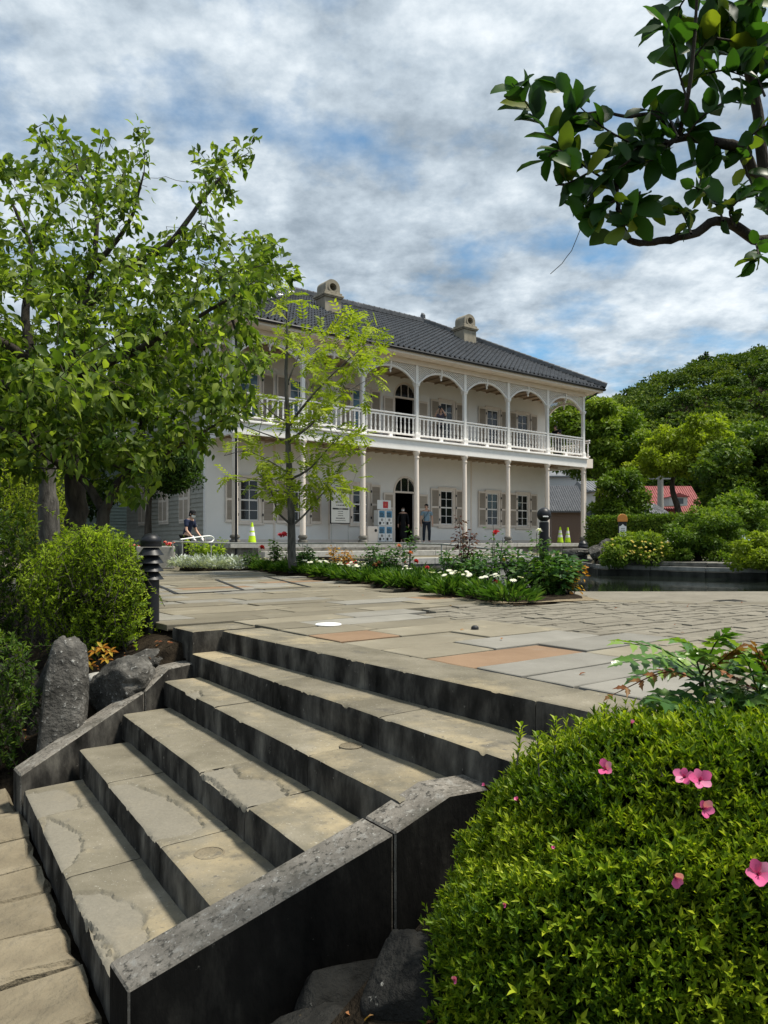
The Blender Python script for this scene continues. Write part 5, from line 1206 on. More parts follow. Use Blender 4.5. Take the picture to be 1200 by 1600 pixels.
for (a_, b_, c_, kind) in fr:
    yy = 2.42 + rg.normal(0, .08); pts = smooth_path([P(*a_, 2.45), P(*b_, yy), P(*c_, yy - .06)], 8)
    st = MB(); st.tube(pts, [.0036 - .0022 * i / (len(pts) - 1) for i in range(len(pts))], 5); f = st.build('frond', M['leaf_copper'] if kind == 1 else M['leaf_mahonia'], root, fix=False); f.matrix_parent_inverse = inv
    m = len(pts) - 1; k = 7
    for q in range(k):
        u = (.22 + .78 * q / (k - 1)) * m; i = min(int(u), m - 1); pp = pts[i].lerp(pts[i + 1], u - i); ax = (pts[i + 1] - pts[i]).normalized(); sd = ax.cross(Vector((0, -.35, 1))).normalized(); upv = sd.cross(ax)
        for sg in ((-1, 1) if q < k - 1 else (0,)):
            y = (ax * (.75 if sg else 1) + sd * sg * .85 + Vector((0, 0, -.12))).normalized(); z = (upv + Vector(rg.normal(0, .25, 3))).normalized(); x = y.cross(z).normalized(); z = x.cross(y)
            o = inst('leaflet', hm[kind][int(rg.integers(0, 3))], f); o.matrix_basis = Matrix.Translation(pp) @ Matrix((x, y, z)).transposed().to_4x4() @ Matrix.Scale(rg.uniform(.052, .080) * (1 if kind != 1 else .75), 4)
o = g.mb.build('stem', M['bark'], root, fix=False); o.matrix_parent_inverse = inv

# ---- feathery bush left of the plaza
def shoot_bush(name, label, base, outline, depth, Yc, nshoot, leaf, mat, seed, per=26, ln=(.25, .5), lean=.25, cat='bush', core=True):
    rg = np.random.default_rng(seed); root = empty(name, base); tagp(root, label, cat); inv = Matrix.Translation(-Vector(base)); st = MB(); pos, dr, nm, ti = [], [], [], []
    for px, py in sample_poly(outline, nshoot, rg):
        tip = P(px, py, Yc + rg.uniform(-1, 1) * depth); ax = (tip - Vector(base)); ax.z = abs(ax.z) * .9 + .35; ax = ax.normalized() * .6 + Vector(rg.normal(0, lean, 3)); ax.normalize(); L_ = rg.uniform(*ln); b0_ = tip - ax * L_
        st.tube([b0_, tip], [.004, .0015], 4, cap=False); tt = rg.normal(.45, .16)
        k = rg.poisson(per); u = rg.uniform(.05, 1, k)[:, None]; an = rg.uniform(0, 6.28, k); a = np.array(ax.orthogonal().normalized()); bb = np.cross(np.array(ax), a)
        rad_ = a * np.cos(an)[:, None] + bb * np.sin(an)[:, None]
        pos.append(np.array(b0_) * (1 - u) + np.array(tip) * u); dr.append(np.array(ax) * .7 + rad_ * .8); nm.append(np.array(ax) - rad_ * .5 + np.array([0, 0, .5])); ti.append(np.clip(tt + .25 * (u[:, 0] - .5) + rg.normal(0, .1, k), 0, 1))
    pos = np.concatenate(pos); n = len(pos); L_ = rg.uniform(.7, 1.2, n) * leaf
    o = st.build('stems', M['bark'], root, fix=False); o.matrix_parent_inverse = inv; tagp(o, kind='stuff')
    o = inst('foliage', leaf_mesh('foliage', pos, np.concatenate(dr), np.concatenate(nm), L_, L_ * .38, np.concatenate(ti), mat, LT2), root); o.matrix_parent_inverse = inv; tagp(o, kind='stuff')
    return root
shoot_bush('feathery_bush', 'bright yellow-green fine-leaved bush left of the louvred bollard', P(140, 1000, 6.3), [(20, 890), (60, 845), (110, 822), (170, 820), (215, 845), (230, 900), (238, 960), (215, 1000), (160, 1000), (110, 985), (60, 960), (30, 930)], .55, 6.3, 1500, .036, M['leaf_shrub'], 71, 30)
shoot_bush('shaded_bush', 'shaded dark green bush under the trees at the far left', P(0, 1010, 6.6), [(-120, 800), (0, 780), (60, 800), (60, 880), (30, 960), (10, 1010), (-120, 1010)], .7, 6.8, 340, .06, M['leaf_dark'], 72, 20)
shoot_bush('background_bush', 'pale yellow-green bush behind the tree trunks at left', P(60, 880, 12), [(0, 690), (90, 670), (130, 720), (120, 830), (0, 850)], 1.0, 12, 260, .08, M['leaf_yellow'], 73, 18, (.4, .8))
shoot_bush('background_bush', 'dark evergreen bush screening the far left background', P(-20, 880, 14), [(-220, 560), (60, 600), (110, 700), (60, 860), (-220, 880)], 1.2, 14.5, 420, .13, M['leaf_dark'], 74, 22, (.5, 1.0))
shoot_bush('ground_cover', 'dark trailing foliage spilling over the stones at the left edge', P(15, 1150, 5.0), [(-70, 990), (30, 985), (62, 1030), (40, 1120), (20, 1190), (-70, 1210)], .35, 4.9, 260, .045, M['leaf_dark'], 75, 18, (.12, .28))
# sapling with copper leaves among the stones
rg = np.random.default_rng(81)
root = empty('nandina_sapling', P(150, 1040, 5.5)); tagp(root, 'small sapling with orange and yellow leaves among the stones at left', 'plant'); inv = Matrix.Translation(-root.location)
pos, dr = [], []; st = MB()
for px, py in ((135, 1030), (150, 1018), (166, 1030), (160, 1012), (142, 1040), (172, 1018)):
    tp = P(px, py, 5.5 + rg.normal(0, .04)); st.tube([root.location, tp], .002, 4)
    for k in range(6): an = k * 2 * pi / 6; pos.append(np.array(tp)); dr.append((cos(an), sin(an) * .5 - .3, .5 * sin(an) + .1))
o = st.build('stem', M['bark'], root, fix=False); o.matrix_parent_inverse = inv
lmo = [leaf_mesh('leaf', [(0, 0, 0)], [(0, 1, 0)], [(0, 0, 1)], [1.0], [.42], [tn], M['leaf_orange'], LT6) for tn in (.1, .5, .9)]
for q, (pp, d_) in enumerate(zip(pos, dr)):
    y = Vector(d_).normalized(); x = y.cross(Vector((0, -.6, .8))).normalized(); z = x.cross(y); o = inst('leaf', lmo[q % 3], root); o.matrix_parent_inverse = inv; o.matrix_basis = Matrix.Translation(pp) @ Matrix((x, y, z)).transposed().to_4x4() @ Matrix.Scale(rg.uniform(.05, .07), 4)

# ================================================================== BED PLANTS, BACKGROUND TREES, FAR BUILDINGS
rg = np.random.default_rng(101)
def rosette(name, mat, petals=14, r=1.0, cup=.6, layers=3):
    pos, dr, nm, L_, W_, ti = [], [], [], [], [], []
    for l in range(layers):
        k = max(3, petals // layers)
        for q in range(k):
            an = 2 * pi * (q + .5 * l) / k; o_ = (1 - l / layers); h = cup * (l / layers)
            pos.append((0, 0, .1 * l)); dr.append((cos(an) * (o_ + .15), sin(an) * (o_ + .15), .25 + h)); nm.append((-cos(an) * .7, -sin(an) * .7, 1)); L_.append(r * (1 - .25 * l / layers)); W_.append(r * .8); ti.append(rg.uniform(.2, .9))
    return leaf_mesh(name, np.array(pos), np.array(dr), np.array(nm), np.array(L_), np.array(W_), np.array(ti), mat, LT6)
FLW = {k: rosette('flower', M['petal_' + k], 15, 1.0) for k in ('red', 'coral', 'white', 'pink', 'yellow')}
DAISY = rosette('flower', M['petal_white'], 10, 1.0, .1, 1)
def rose(px, Y, h, spread, nst, colour, heads, mat, seed, label, leaf=.055, per=30, fl=.045, zb=.95, cat='rose bush', name='rose_bush', fpx=None):
    r = np.random.default_rng(seed); base = Vector(((px - 600) / FPX * Y, Y, zb)); root = empty(name, base); tagp(root, label, cat); st = MB(); pos, dr, nm, ti = [], [], [], []; tips = []
    for k in range(nst):
        an = r.uniform(0, 6.28); hh = h * r.uniform(.55, 1.0); ex = spread * r.uniform(.3, 1); tp = Vector((cos(an) * ex, sin(an) * ex, hh)); mid = tp * .5 + Vector((cos(an) * ex * .15, sin(an) * ex * .15, hh * .08))
        pts = smooth_path([Vector((cos(an) * .02, sin(an) * .02, -.05)), mid, tp], 4); st.tube(pts, [.007 - .004 * i / (len(pts) - 1) for i in range(len(pts))], 5, cap=False); tips.append(tp)
        n = r.poisson(per * 1.9); u = r.uniform(.25, 1.0, n); idx = u * (len(pts) - 1.001)
        for q in idx:
            i = int(q); pp = pts[i].lerp(pts[i + 1], q - i); d_ = r.normal(0, 1, 3); d_[2] = d_[2] * .4 + .05; d_ /= np.linalg.norm(d_); off = d_ * r.uniform(.02, .11)
            pos.append(np.array(pp) + off); dr.append(d_ + np.array([0, 0, -.15])); nm.append(np.array([0, 0, 1]) + r.normal(0, .35, 3)); ti.append(r.normal(.45, .22))
    L_ = r.uniform(.8, 1.5, len(pos)) * leaf
    o = st.build('stems', M['bark'], root, fix=False); tagp(o, kind='stuff')
    o = inst('foliage', leaf_mesh('foliage', np.array(pos), np.array(dr), np.array(nm), L_, L_ * .62, np.clip(ti, 0, 1), M[mat], LT2), root); tagp(o, kind='stuff')
    if colour:
        tips.sort(key=lambda v: -v.z)
        pl = [Vector(P(a, b_, Y - .15) - base) for a, b_ in fpx] if fpx else tips[:heads]
        for tp in pl:
            inst('flower', FLW[colour], root, tp + Vector((0, 0, .01)), (r.uniform(-.2, .9), r.uniform(-.5, .5), r.uniform(0, 6)), fl)
    return root
rose(436, 17.0, .75, .30, 9, 'red', 3, 'leaf_bed', 1, 'rose with two dark red blooms left of the slender tree', .06, 22, .085, fpx=[(437, 838), (444, 836), (409, 857)])
rose(480, 16.4, .60, .35, 8, None, 0, 'leaf_rose', 2, 'low green rose bush right of the slender tree trunk', .07, 30)
rose(528, 14.8, .66, .28, 8, 'red', 3, 'leaf_orange', 3, 'bronze and yellow leaved rose with red blooms near the notice board', .055, 22, .07, fpx=[(545, 884), (553, 879)])
rose(597, 12.6, .62, .42, 13, 'coral', 4, 'leaf_rose', 4, 'bushy rose with coral pink blooms in front of the doorway', .06, 34, .062, fpx=[(623, 855), (641, 866), (632, 881), (586, 885), (593, 881)])
rose(640, 13.2, .98, .14, 3, None, 0, 'leaf_rose', 5, 'tall leggy rose stem in front of the open door', .07, 16)
rose(724, 11.2, 1.05, .16, 5, None, 0, 'leaf_red', 6, 'tall rose shoot with dark maroon leaves', .055, 24)
rose(722, 11.0, .55, .42, 12, 'red', 3, 'leaf_rose', 7, 'spreading rose below the maroon-leaved shoot', .06, 30, .05, fpx=[(667, 889), (707, 895), (650, 879)])
rose(776, 10.2, .90, .16, 4, 'red', 1, 'leaf_rose', 8, 'slim rose with a single dark red bloom before the right windows', .05, 18, .062, fpx=[(776, 834)])
rose(752, 9.8, .45, .30, 9, 'red', 2, 'leaf_rose', 9, 'leafy rose with small red blooms left of the globe bollard', .06, 26, .035, fpx=[(774, 910), (775, 922)])
rose(805, 9.9, .60, .30, 9, 'yellow', 1, 'leaf_rose', 10, 'green rose bush with a yellow bud behind the globe bollard', .065, 30, .03, fpx=[(787, 876)])
rose(842, 9.1, .78, .18, 4, 'white', 2, 'leaf_bed', 11, 'pale rose with white blooms leaning against the globe bollard', .055, 20, .045, fpx=[(842, 831), (829, 867)])
rose(870, 9.0, .50, .40, 14, None, 0, 'leaf_rose', 12, 'large leafy rose bush right of the globe bollard', .085, 34)
rose(838, 8.9, .42, .26, 9, None, 0, 'leaf_bed', 14, 'broad-leaved rose bush at the foot of the globe bollard', .085, 26)
rose(893, 9.0, .34, .14, 5, None, 0, 'leaf_orange', 13, 'small plant with orange turning leaves by the pond corner', .06, 16, cat='plant', name='bronze_plant')
rose(395, 17.6, .45, .25, 7, None, 0, 'leaf_bed', 15, 'low rose near the traffic cone in the bed', .07, 22)
rose(330, 20.5, .75, .75, 16, None, 0, 'leaf_shrub', 16, 'loose green bush behind the rail beside the planter', .08, 34, cat='bush', name='green_bush')
# clumps: silver dusty miller, daisies, strap-leaved edging
ORD = ['first', 'second', 'third', 'fourth', 'fifth', 'sixth', 'seventh', 'eighth', 'ninth', 'tenth', 'eleventh', 'twelfth', 'thirteenth', 'fourteenth', 'fifteenth', 'sixteenth', 'seventeenth', 'eighteenth', 'nineteenth', 'twentieth', 'twenty-first', 'twenty-second', 'twenty-third', 'twenty-fourth', 'twenty-fifth', 'twenty-sixth', 'twenty-seventh']
def clump(kind, x, y, seed, label, group, size=1.0):
    r = np.random.default_rng(seed); root = empty({'silver': 'dusty_miller', 'daisy': 'daisy_clump', 'strap': 'edging_plant'}[kind], (x, y, .95)); tagp(root, label, 'plant', group)
    if kind == 'silver': n, L_, w, mat, h, sp = 260, .12, .30, 'leaf_silver', .30, .26
    elif kind == 'daisy': n, L_, w, mat, h, sp = 300, .13, .22, 'leaf_bed', .16, .24
    else: n, L_, w, mat, h, sp = 320, .16, .20, 'leaf_bed', .17, .24
    a = r.uniform(0, 6.28, n); q = np.sqrt(r.random(n)) * sp * size; hh = r.uniform(.0, 1, n) * h * (1 - (q / (sp * size)) ** 2 * .6)
    pos = np.stack([np.cos(a) * q, np.sin(a) * q, hh], 1); dr = np.stack([np.cos(a) * (.3 + q / sp), np.sin(a) * (.3 + q / sp), r.uniform(.5, 1.6, n)], 1) + r.normal(0, .3, (n, 3)); nm = np.stack([-np.cos(a), -np.sin(a), np.ones(n) * .8], 1)
    ls = r.uniform(.7, 1.2, n) * L_ * size
    o = inst('foliage', leaf_mesh('foliage', pos, dr, nm, ls, ls * w, np.clip(r.normal(.45, .22, n), 0, 1), M[mat], LT2), root); tagp(o, kind='stuff')
    if kind == 'daisy':
        for _ in range(r.integers(2, 6)):
            aa = r.uniform(0, 6.28); qq = r.uniform(0, sp); inst('flower', DAISY, root, (cos(aa) * qq, sin(aa) * qq, h + L_ * r.uniform(.5, .9)), (r.uniform(-.2, .5), r.uniform(-.3, .3), 0), r.uniform(.028, .042))
    return root
for k, (px, Y) in enumerate(((283, 19.2), (292, 18.6), (304, 18.9), (312, 18.2), (326, 18.4), (336, 18.9), (340, 17.8), (352, 18.1), (362, 18.4), (372, 17.6))):
    clump('silver', (px - 600) / FPX * Y, Y, 200 + k, 'silver-white dusty miller, ' + ORD[k] + ' from the left end of the flower bed', 'dusty miller plants', rg.uniform(.9, 1.3))
k = 0
for rown, v, us in (('front', .10, np.arange(.22, .93, .030)), ('middle', .26, np.arange(.20, .88, .036)), ('back', .45, np.arange(.30, .84, .06))):
    for ui, u in enumerate(us):
        p_ = bed_pt(u + rg.normal(0, .004), v + rg.normal(0, .03)); kind = 'daisy' if (u < .62 and rg.random() < .75) or rg.random() < .3 else 'strap'
        clump(kind, p_[0], p_[1], 300 + k, ('white daisy clump, ' if kind == 'daisy' else 'strap-leaved green plant, ') + ORD[ui] + ' from the left in the ' + rown + ' row of the bed edging', 'daisy clumps' if kind == 'daisy' else 'green edging plants', rg.uniform(.8, 1.15)); k += 1

# ---- crowns made of leaf clumps
def clump_leaves(centers, radii, nper, leaf, rg_, up=.35, shell=.45, tint0=.35):
    pos, dr, nm, ti = [], [], [], []
    for c, r in zip(centers, radii):
        r = np.asarray(r, float); n = max(4, int(nper * rg_.uniform(.8, 1.2)))
        dv = unit(rg_.normal(size=(n, 3)) + np.array([0, -.15, .35])); q = (shell + (1 - shell) * rg_.random(n) ** .5)[:, None]
        pos.append(np.asarray(c) + dv * r * q); dr.append(unit(dv * .7 + rg_.normal(0, .6, (n, 3)) + np.array([0, 0, -.15]))); nm.append(dv + np.array([0, 0, up]) + rg_.normal(0, .35, (n, 3)))
        ti.append(np.clip(tint0 + rg_.normal(0, .10) + .30 * dv[:, 2] * q[:, 0] + rg_.normal(0, .10, n), 0, 1))  # top light put into the tint: leaves paler towards each clump's top
    return np.concatenate(pos), np.concatenate(dr), np.concatenate(nm), np.concatenate(ti)
def blob_tree(name, label, base, trunk, r0, outline, Y, depth, ncl, cr, nper, leaf, mat, seed, bark='bark', tint0=.35, cat='tree', limbs=True):
    r = np.random.default_rng(seed); g_ = Grow(seed); base = Vector(base)
    tp = smooth_path([base] + [Vector(p) for p in trunk], 4); g_.mb.tube(tp, [r0 * (1 - .6 * i / (len(tp) - 1)) for i in range(len(tp))], 9)
    for p in tp[len(tp) // 3:]: g_.nodes.append(p[:]); g_.rad.append(r0 * .5)
    pts = sample_poly(outline, ncl, r); cs = [P(px, py, Y + r.uniform(-1, 1) * depth) for px, py in pts]
    if limbs: g_.reach(cs, r0 * .05, .02, .12, r0 * .45)
    rad_ = [(cr * r.uniform(.7, 1.3), cr * r.uniform(.7, 1.3), cr * r.uniform(.45, .8)) for _ in cs]
    pos, dr, nm, ti = clump_leaves([c[:] for c in cs], rad_, nper, leaf, r, tint0=tint0); L_ = r.uniform(.7, 1.3, len(pos)) * leaf
    return finish_tree(name, base, g_, [('crown', leaf_mesh('crown', pos, dr, nm, L_, L_ * .55, ti, M[mat], LT2))], M[bark], label, cat)
blob_tree('evergreen_tree', 'rounded olive-green tree rising behind the right end of the veranda', P(938, 850, 44), [P(936, 780, 44), P(940, 720, 44)], .30, [(866, 670), (880, 640), (915, 625), (950, 632), (985, 650), (1010, 690), (1015, 720), (1000, 745), (950, 742), (905, 740), (870, 720)], 44, 2.6, 110, .78, 260, .24, 'leaf_mid', 401, tint0=.5)
blob_tree('feathery_tree', 'open light-green tree standing behind the red roof', P(1062, 860, 40), [P(1060, 800, 40), P(1050, 760, 40), P(1060, 720, 40)], .22, [(985, 735), (1000, 700), (1040, 672), (1085, 655), (1130, 655), (1160, 680), (1160, 715), (1120, 735), (1060, 738), (1010, 740)], 40, 2.2, 80, .52, 190, .22, 'leaf_yellow', 402, tint0=.30)
blob_tree('evergreen_tree', 'dark dome-shaped tree at the right edge behind the pond', P(1186, 870, 30), [P(1185, 820, 30), P(1188, 780, 30)], .30, [(1090, 740), (1120, 705), (1165, 680), (1215, 675), (1280, 690), (1290, 780), (1260, 830), (1170, 820), (1110, 790)], 30, 2.2, 120, .62, 320, .19, 'leaf_dark', 403, tint0=.50)
blob_tree('small_tree', 'small grey-green tree between the hedge and the houses', P(965, 860, 38), [P(963, 820, 38)], .12, [(930, 790), (945, 750), (985, 740), (1010, 770), (1005, 815), (935, 820)], 38, 1.2, 45, .50, 190, .20, 'leaf_mid', 404, tint0=.35)
blob_tree('wide_shrub', 'rounded multi-stemmed green shrub on the far pond bank', P(1092, 882, 18.5), [P(1090, 862, 18.5)], .12, [(1046, 860), (1050, 825), (1068, 808), (1105, 798), (1145, 806), (1155, 850), (1140, 872), (1060, 872)], 18.5, 1.0, 75, .26, 230, .085, 'leaf_mid', 405, tint0=.34, cat='shrub')
blob_tree('yellow_shrub', 'low mound shrub dotted with pale yellow flowers by the pond', P(1000, 880, 18.5), [P(1000, 868, 18.5)], .07, [(948, 872), (955, 850), (985, 838), (1025, 838), (1050, 858), (1052, 876), (950, 878)], 18.3, .7, 55, .22, 210, .08, 'leaf_mid', 406, tint0=.55, cat='shrub')
sroot = [o for o in bpy.data.objects if o.name.startswith('yellow_shrub')][0]
for _ in range(34):
    a_, b_ = random.uniform(955, 1045), random.uniform(842, 872); o = inst('flower', FLW['yellow'], sroot, P(a_, b_, 17.5) - sroot.location, (.8, 0, 0), .032)
blob_tree('russet_shrub', 'russet-tipped low shrub at the right edge of the pond bank', P(1185, 890, 15.5), [P(1185, 874, 15.5)], .06, [(1140, 870), (1160, 850), (1195, 838), (1240, 840), (1250, 880), (1150, 884)], 15.5, .7, 50, .22, 220, .08, 'leaf_yellow', 407, tint0=.2, cat='shrub')
blob_tree('conifer_shrub', 'feathery tree crown above the wide shrub on the pond bank', P(1150, 870, 22), [P(1150, 830, 22)], .08, [(1110, 815), (1122, 790), (1150, 770), (1195, 790), (1190, 830), (1110, 835)], 22, 1.0, 50, .30, 200, .12, 'leaf_mid', 408, tint0=.35, cat='tree')
blob_tree('evergreen_tree', 'dense evergreen tree filling the gap behind the right trees', P(1010, 850, 78), [P(1010, 780, 78)], .3, [(930, 740), (960, 700), (1040, 690), (1110, 700), (1150, 740), (1100, 770), (990, 770)], 78, 3, 90, 1.6, 220, .5, 'leaf_dark', 409, tint0=.42)
blob_tree('evergreen_tree', 'broad evergreen tree rising beyond the feathery tree', P(1120, 850, 80), [P(1120, 780, 80)], .3, [(1040, 720), (1080, 690), (1140, 675), (1230, 670), (1270, 760), (1120, 780)], 80, 3, 80, 1.6, 220, .5, 'leaf_mid', 410, tint0=.25)
# left background
blob_tree('dark_tree', 'small dark-leaved tree against the clapboard side of the house', P(231, 850, 23), [P(232, 800, 23), P(236, 750, 23)], .13, [(200, 730), (240, 700), (290, 705), (310, 745), (300, 770), (240, 765)], 23, 1.0, 45, .38, 190, .13, 'leaf_dark', 411, tint0=.25)
blob_tree('evergreen_tree', 'dark evergreen tree far behind the left trunks', P(40, 850, 30), [P(40, 760, 30), P(50, 650, 30)], .3, [(-200, 560), (-60, 500), (60, 540), (140, 610), (170, 700), (150, 800), (-200, 820)], 30, 2.5, 110, .9, 240, .26, 'leaf_dark', 412, tint0=.28)
blob_tree('evergreen_tree', 'olive tree crown beyond the blue-green cottage', P(190, 850, 52), [P(190, 760, 52)], .3, [(120, 640), (180, 600), (250, 620), (280, 690), (230, 730), (140, 740)], 52, 2.5, 60, 1.1, 200, .36, 'leaf_mid', 413, tint0=.25)
g_ = MB(); bp = P(78, 870, 11); g_.tube(smooth_path([bp, P(76, 800, 11), P(74, 740, 11), P(80, 640, 11)], 4), [.15] * 6 + [.12] * 7, 10); o = g_.build('tree_trunk', M['bark_grey'], smooth='all'); tagp(o, 'straight grey textured trunk behind the bushes at far left', 'tree trunk')

# ---- hedge
rg = np.random.default_rng(55)
def hedge(name, label, x0, y0, x1, y1, z0, h, w, n, leaf, seed):
    r = np.random.default_rng(seed); L_ = math.hypot(x1 - x0, y1 - y0); an = math.atan2(y1 - y0, x1 - x0); root = empty(name, (x0, y0, z0), an); tagp(root, label, 'hedge')
    b = MB(); b.box(.05, L_ - .05, -w / 2 + .06, w / 2 - .06, 0, h - .06); b.build('branches', M['bark_dark'], root)
    u = r.random(n); side = r.random(n); pos = np.zeros((n, 3)); nrm = np.zeros((n, 3)); pos[:, 0] = u * L_; zz_ = r.random(n) * h; f = side < .6
    pos[f, 1] = -w / 2; pos[f, 2] = zz_[f]; nrm[f] = (0, -1, .2); t_ = ~f; pos[t_, 1] = (r.random(t_.sum()) - .5) * w; pos[t_, 2] = h; nrm[t_] = (0, -.2, 1)
    pos += r.normal(0, .05, (n, 3)); dr = nrm * .5 + r.normal(0, .7, (n, 3)) + np.array([0, 0, .3]); ls = r.uniform(.7, 1.3, n) * leaf; ti = np.where(f, .28, .72) * 0 + np.clip(.42 + r.normal(0, .2, n), 0, 1)
    o = inst('foliage', leaf_mesh('foliage', pos, dr, nrm + r.normal(0, .3, (n, 3)), ls, ls * .55, ti, M['leaf_mid'], LT2), root); tagp(o, kind='stuff')
a_, c_ = P(926, 848, 30), P(1150, 848, 26); hedge('clipped_hedge', 'long clipped green hedge behind the small notice post', a_.x, a_.y, c_.x, c_.y, 1.1, 1.45, 1.0, 16000, .10, 3)

# ---- wooded hill
def hill_h(x, y):
    a = np.exp(-(((x - 96) / 70) ** 2 + ((y - 205) / 75) ** 2)) * 44 + np.exp(-(((x - 190) / 80) ** 2 + ((y - 230) / 90) ** 2)) * 22
    return a + 1.6 * (fbm(x / 14, y / 14, 7) - .5) * 2 - 2.0
mb = MB(); mb.grid(lambda u, v: (10 + u * 260, 105 + v * 210, float(hill_h(10 + u * 260, 105 + v * 210))), 60, 50); o = mb.build('hill', M['soil'], smooth='all'); tagp(o, kind='structure')
cs, rr = [], []; r = np.random.default_rng(77)
for yy in np.arange(112, 212, 5.0):
    for xx in np.arange(28, 140, 5.2):
        x, y = xx + r.normal(0, 1.3), yy + r.normal(0, 1.3); px = 600 + x / y * FPX
        if px < 880 or px > 1290: continue
        h = float(hill_h(x, y))
        if h < -1: continue
        R = r.uniform(2.6, 4.6); tint = r.normal(0, .1)
        for _ in range(9):
            dv = unit(r.normal(size=(1, 3)) + np.array([[0, -.4, .6]]))[0]; cs.append((x + dv[0] * R * .75, y + dv[1] * R * .75, h + 2.2 + R * .45 + dv[2] * R * .62)); rr.append((R * .42, R * .42, R * .30))
pos, dr, nm, ti = clump_leaves(cs, rr, 44, .8, r, up=.5, tint0=.40)
far_n = np.floor(pos[:, 0] / 7) * 13.7 + np.floor(pos[:, 1] / 7) * 7.1; ti = np.clip(ti + .34 * (fbm(pos[:, 0] / 9, pos[:, 1] / 9 + pos[:, 2] / 6, 9, 2) - .4) * 2, 0, 1)
L_ = r.uniform(.6, 1.25, len(pos)) * .78
o = inst('hill_forest', leaf_mesh('hill_forest', pos, dr, nm, L_, L_ * .7, ti, M['leaf_hill'], LT2)); tagp(o, 'dense evergreen forest covering the hill', 'forest', None, 'stuff')
# two pines on the crest
for px, hh, lab in ((1100, 4.2, 'small dark pine standing up on the hill crest, left of the pair'), (1107, 3.4, 'small dark pine standing up on the hill crest, right of the pair')):
    bp = P(px, 553, 205); bp.z = float(hill_h(bp.x, bp.y)) + 4; root = empty('crest_pine', bp - Vector((0, 0, 4))); tagp(root, lab, 'tree'); b = MB(); b.tube([(0, 0, 0), (0, 0, 5 + hh)], [.25, .05], 6); b.build('trunk', M['bark'], root)
    pos, dr, nm, ti = clump_leaves([(r.normal(0, .7), r.normal(0, .5), 4 + hh * q) for q in np.linspace(.2, 1.2, 7)], [(1.5 - q * 1.2, 1.2 - q, .45) for q in np.linspace(.0, 1, 7)], 50, .5, r, tint0=.1)
    o = inst('crown', leaf_mesh('crown', pos, dr, nm, .7, .35, ti, M['leaf_dark']), root); tagp(o, kind='stuff')

# ---- far buildings
plain('far_wall', (.55, .53, .50), .8); plain('far_wall2', (.42, .42, .42), .8); plain('far_glass', (.05, .06, .07), .1); plain('teal_trim', (.14, .27, .29), .6); plain('teal_board', (.42, .50, .47), .7); plain('rust_wood', (.13, .09, .07), .8)
surf('red_roof', [(0.3, (.20, .045, .045)), (0.7, (.30, .085, .08))], 2, .55, .1, 20)
surf('grey_roof', [(0.3, (.10, .105, .115)), (0.7, (.22, .225, .235))], 3, .5, .1, 20)
def hut(name, label, px0, px1, ytop_wall, Y, depth, roof_h, wall, roofm, wins=(), zb=.9, rz=0.0, ribs=0, over=.4, hip=False):
    x0, x1 = (px0 - 600) / FPX * Y, (px1 - 600) / FPX * Y; zt = EZ + (HORIZON - ytop_wall) / FPX * Y - zb; root = empty(name, ((x0 + x1) / 2, Y, zb), rz); tagp(root, label, 'building'); W_ = (x1 - x0) / 2
    b = MB(); b.box(-W_, W_, 0, depth, 0, zt); b.build('wall', wall, root)
    b = MB(); c = depth / 2; xo = W_ + over; e = .12; hx = (c * .8 if hip else 0)
    b.add([(-xo, -over, zt - .05), (xo, -over, zt - .05), (xo, depth + over, zt - .05), (-xo, depth + over, zt - .05), (-xo + hx, c, zt + roof_h), (xo - hx, c, zt + roof_h),
           (-xo, -over, zt - .05 + e), (xo, -over, zt - .05 + e), (xo, depth + over, zt - .05 + e), (-xo, depth + over, zt - .05 + e), (-xo + hx, c, zt + roof_h + e), (xo - hx, c, zt + roof_h + e)],
          [(6, 7, 11, 10), (7, 8, 11), (8, 9, 10, 11), (9, 6, 10), (0, 1, 7, 6), (1, 2, 8, 7), (2, 3, 9, 8), (3, 0, 6, 9), (3, 2, 1, 0)]); rf = b.build('roof', roofm, root)
    if ribs:
        b = MB()
        for k in range(ribs):
            xx = -xo + 2 * xo * (k + .5) / ribs; cut = min(1, (xo - abs(xx)) / max(hx, 1e-3)) if hip else 1
            b.tube([(xx, -over, zt - .05 + e + .01), (xx, -over + (c + over) * cut, zt - .05 + e + .01 + (roof_h + .05) * cut)], .045 if not hip else .07, 5)
        o = b.build('roof_ribs', roofm, rf); tagp(o, kind='stuff')
    for (a, c0, z0, z1) in wins:
        b = MB(); b.box(a - .06, c0 + .06, -.05, -.002, z0 - .06, z1 + .06); w = b.build('window', M['white_flat'], root); b = MB(); b.box(a, c0, -.06, -.051, z0, z1); b.build('pane', M['far_glass'], w)
    return root
hut('red_roofed_house', 'cream house with ribbed red metal roof behind the pond trees', 1032, 1096, 806, 62, 6, 2.6, M['far_wall'], M['red_roof'], [(-1.4, -.6, .9, 1.9), (.8, 1.5, .9, 1.9)], ribs=22)
dm = empty('roof_dormer', P(1060, 790, 60.5)); tagp(dm, 'small dormer box on the red metal roof', 'dormer'); b = MB(); b.box(-.75, .75, 0, 1.8, 0, .7); b.build('wall', M['far_wall2'], dm); b = MB(); b.prism([(-.95, .7), (.95, .7), (.0, 1.05)], 'y', -.15, 1.8); b.build('roof', M['red_roof'], dm); b = MB(); b.box(-.4, .4, -.03, -.003, .15, .6); b.build('pane', M['far_glass'], dm)
hut('tiled_outbuilding', 'low outbuilding with grey tiled hip roof before the red roof', 1006, 1058, 819, 46, 5, 1.3, M['far_wall'], M['grey_roof'], (), ribs=20, hip=True)
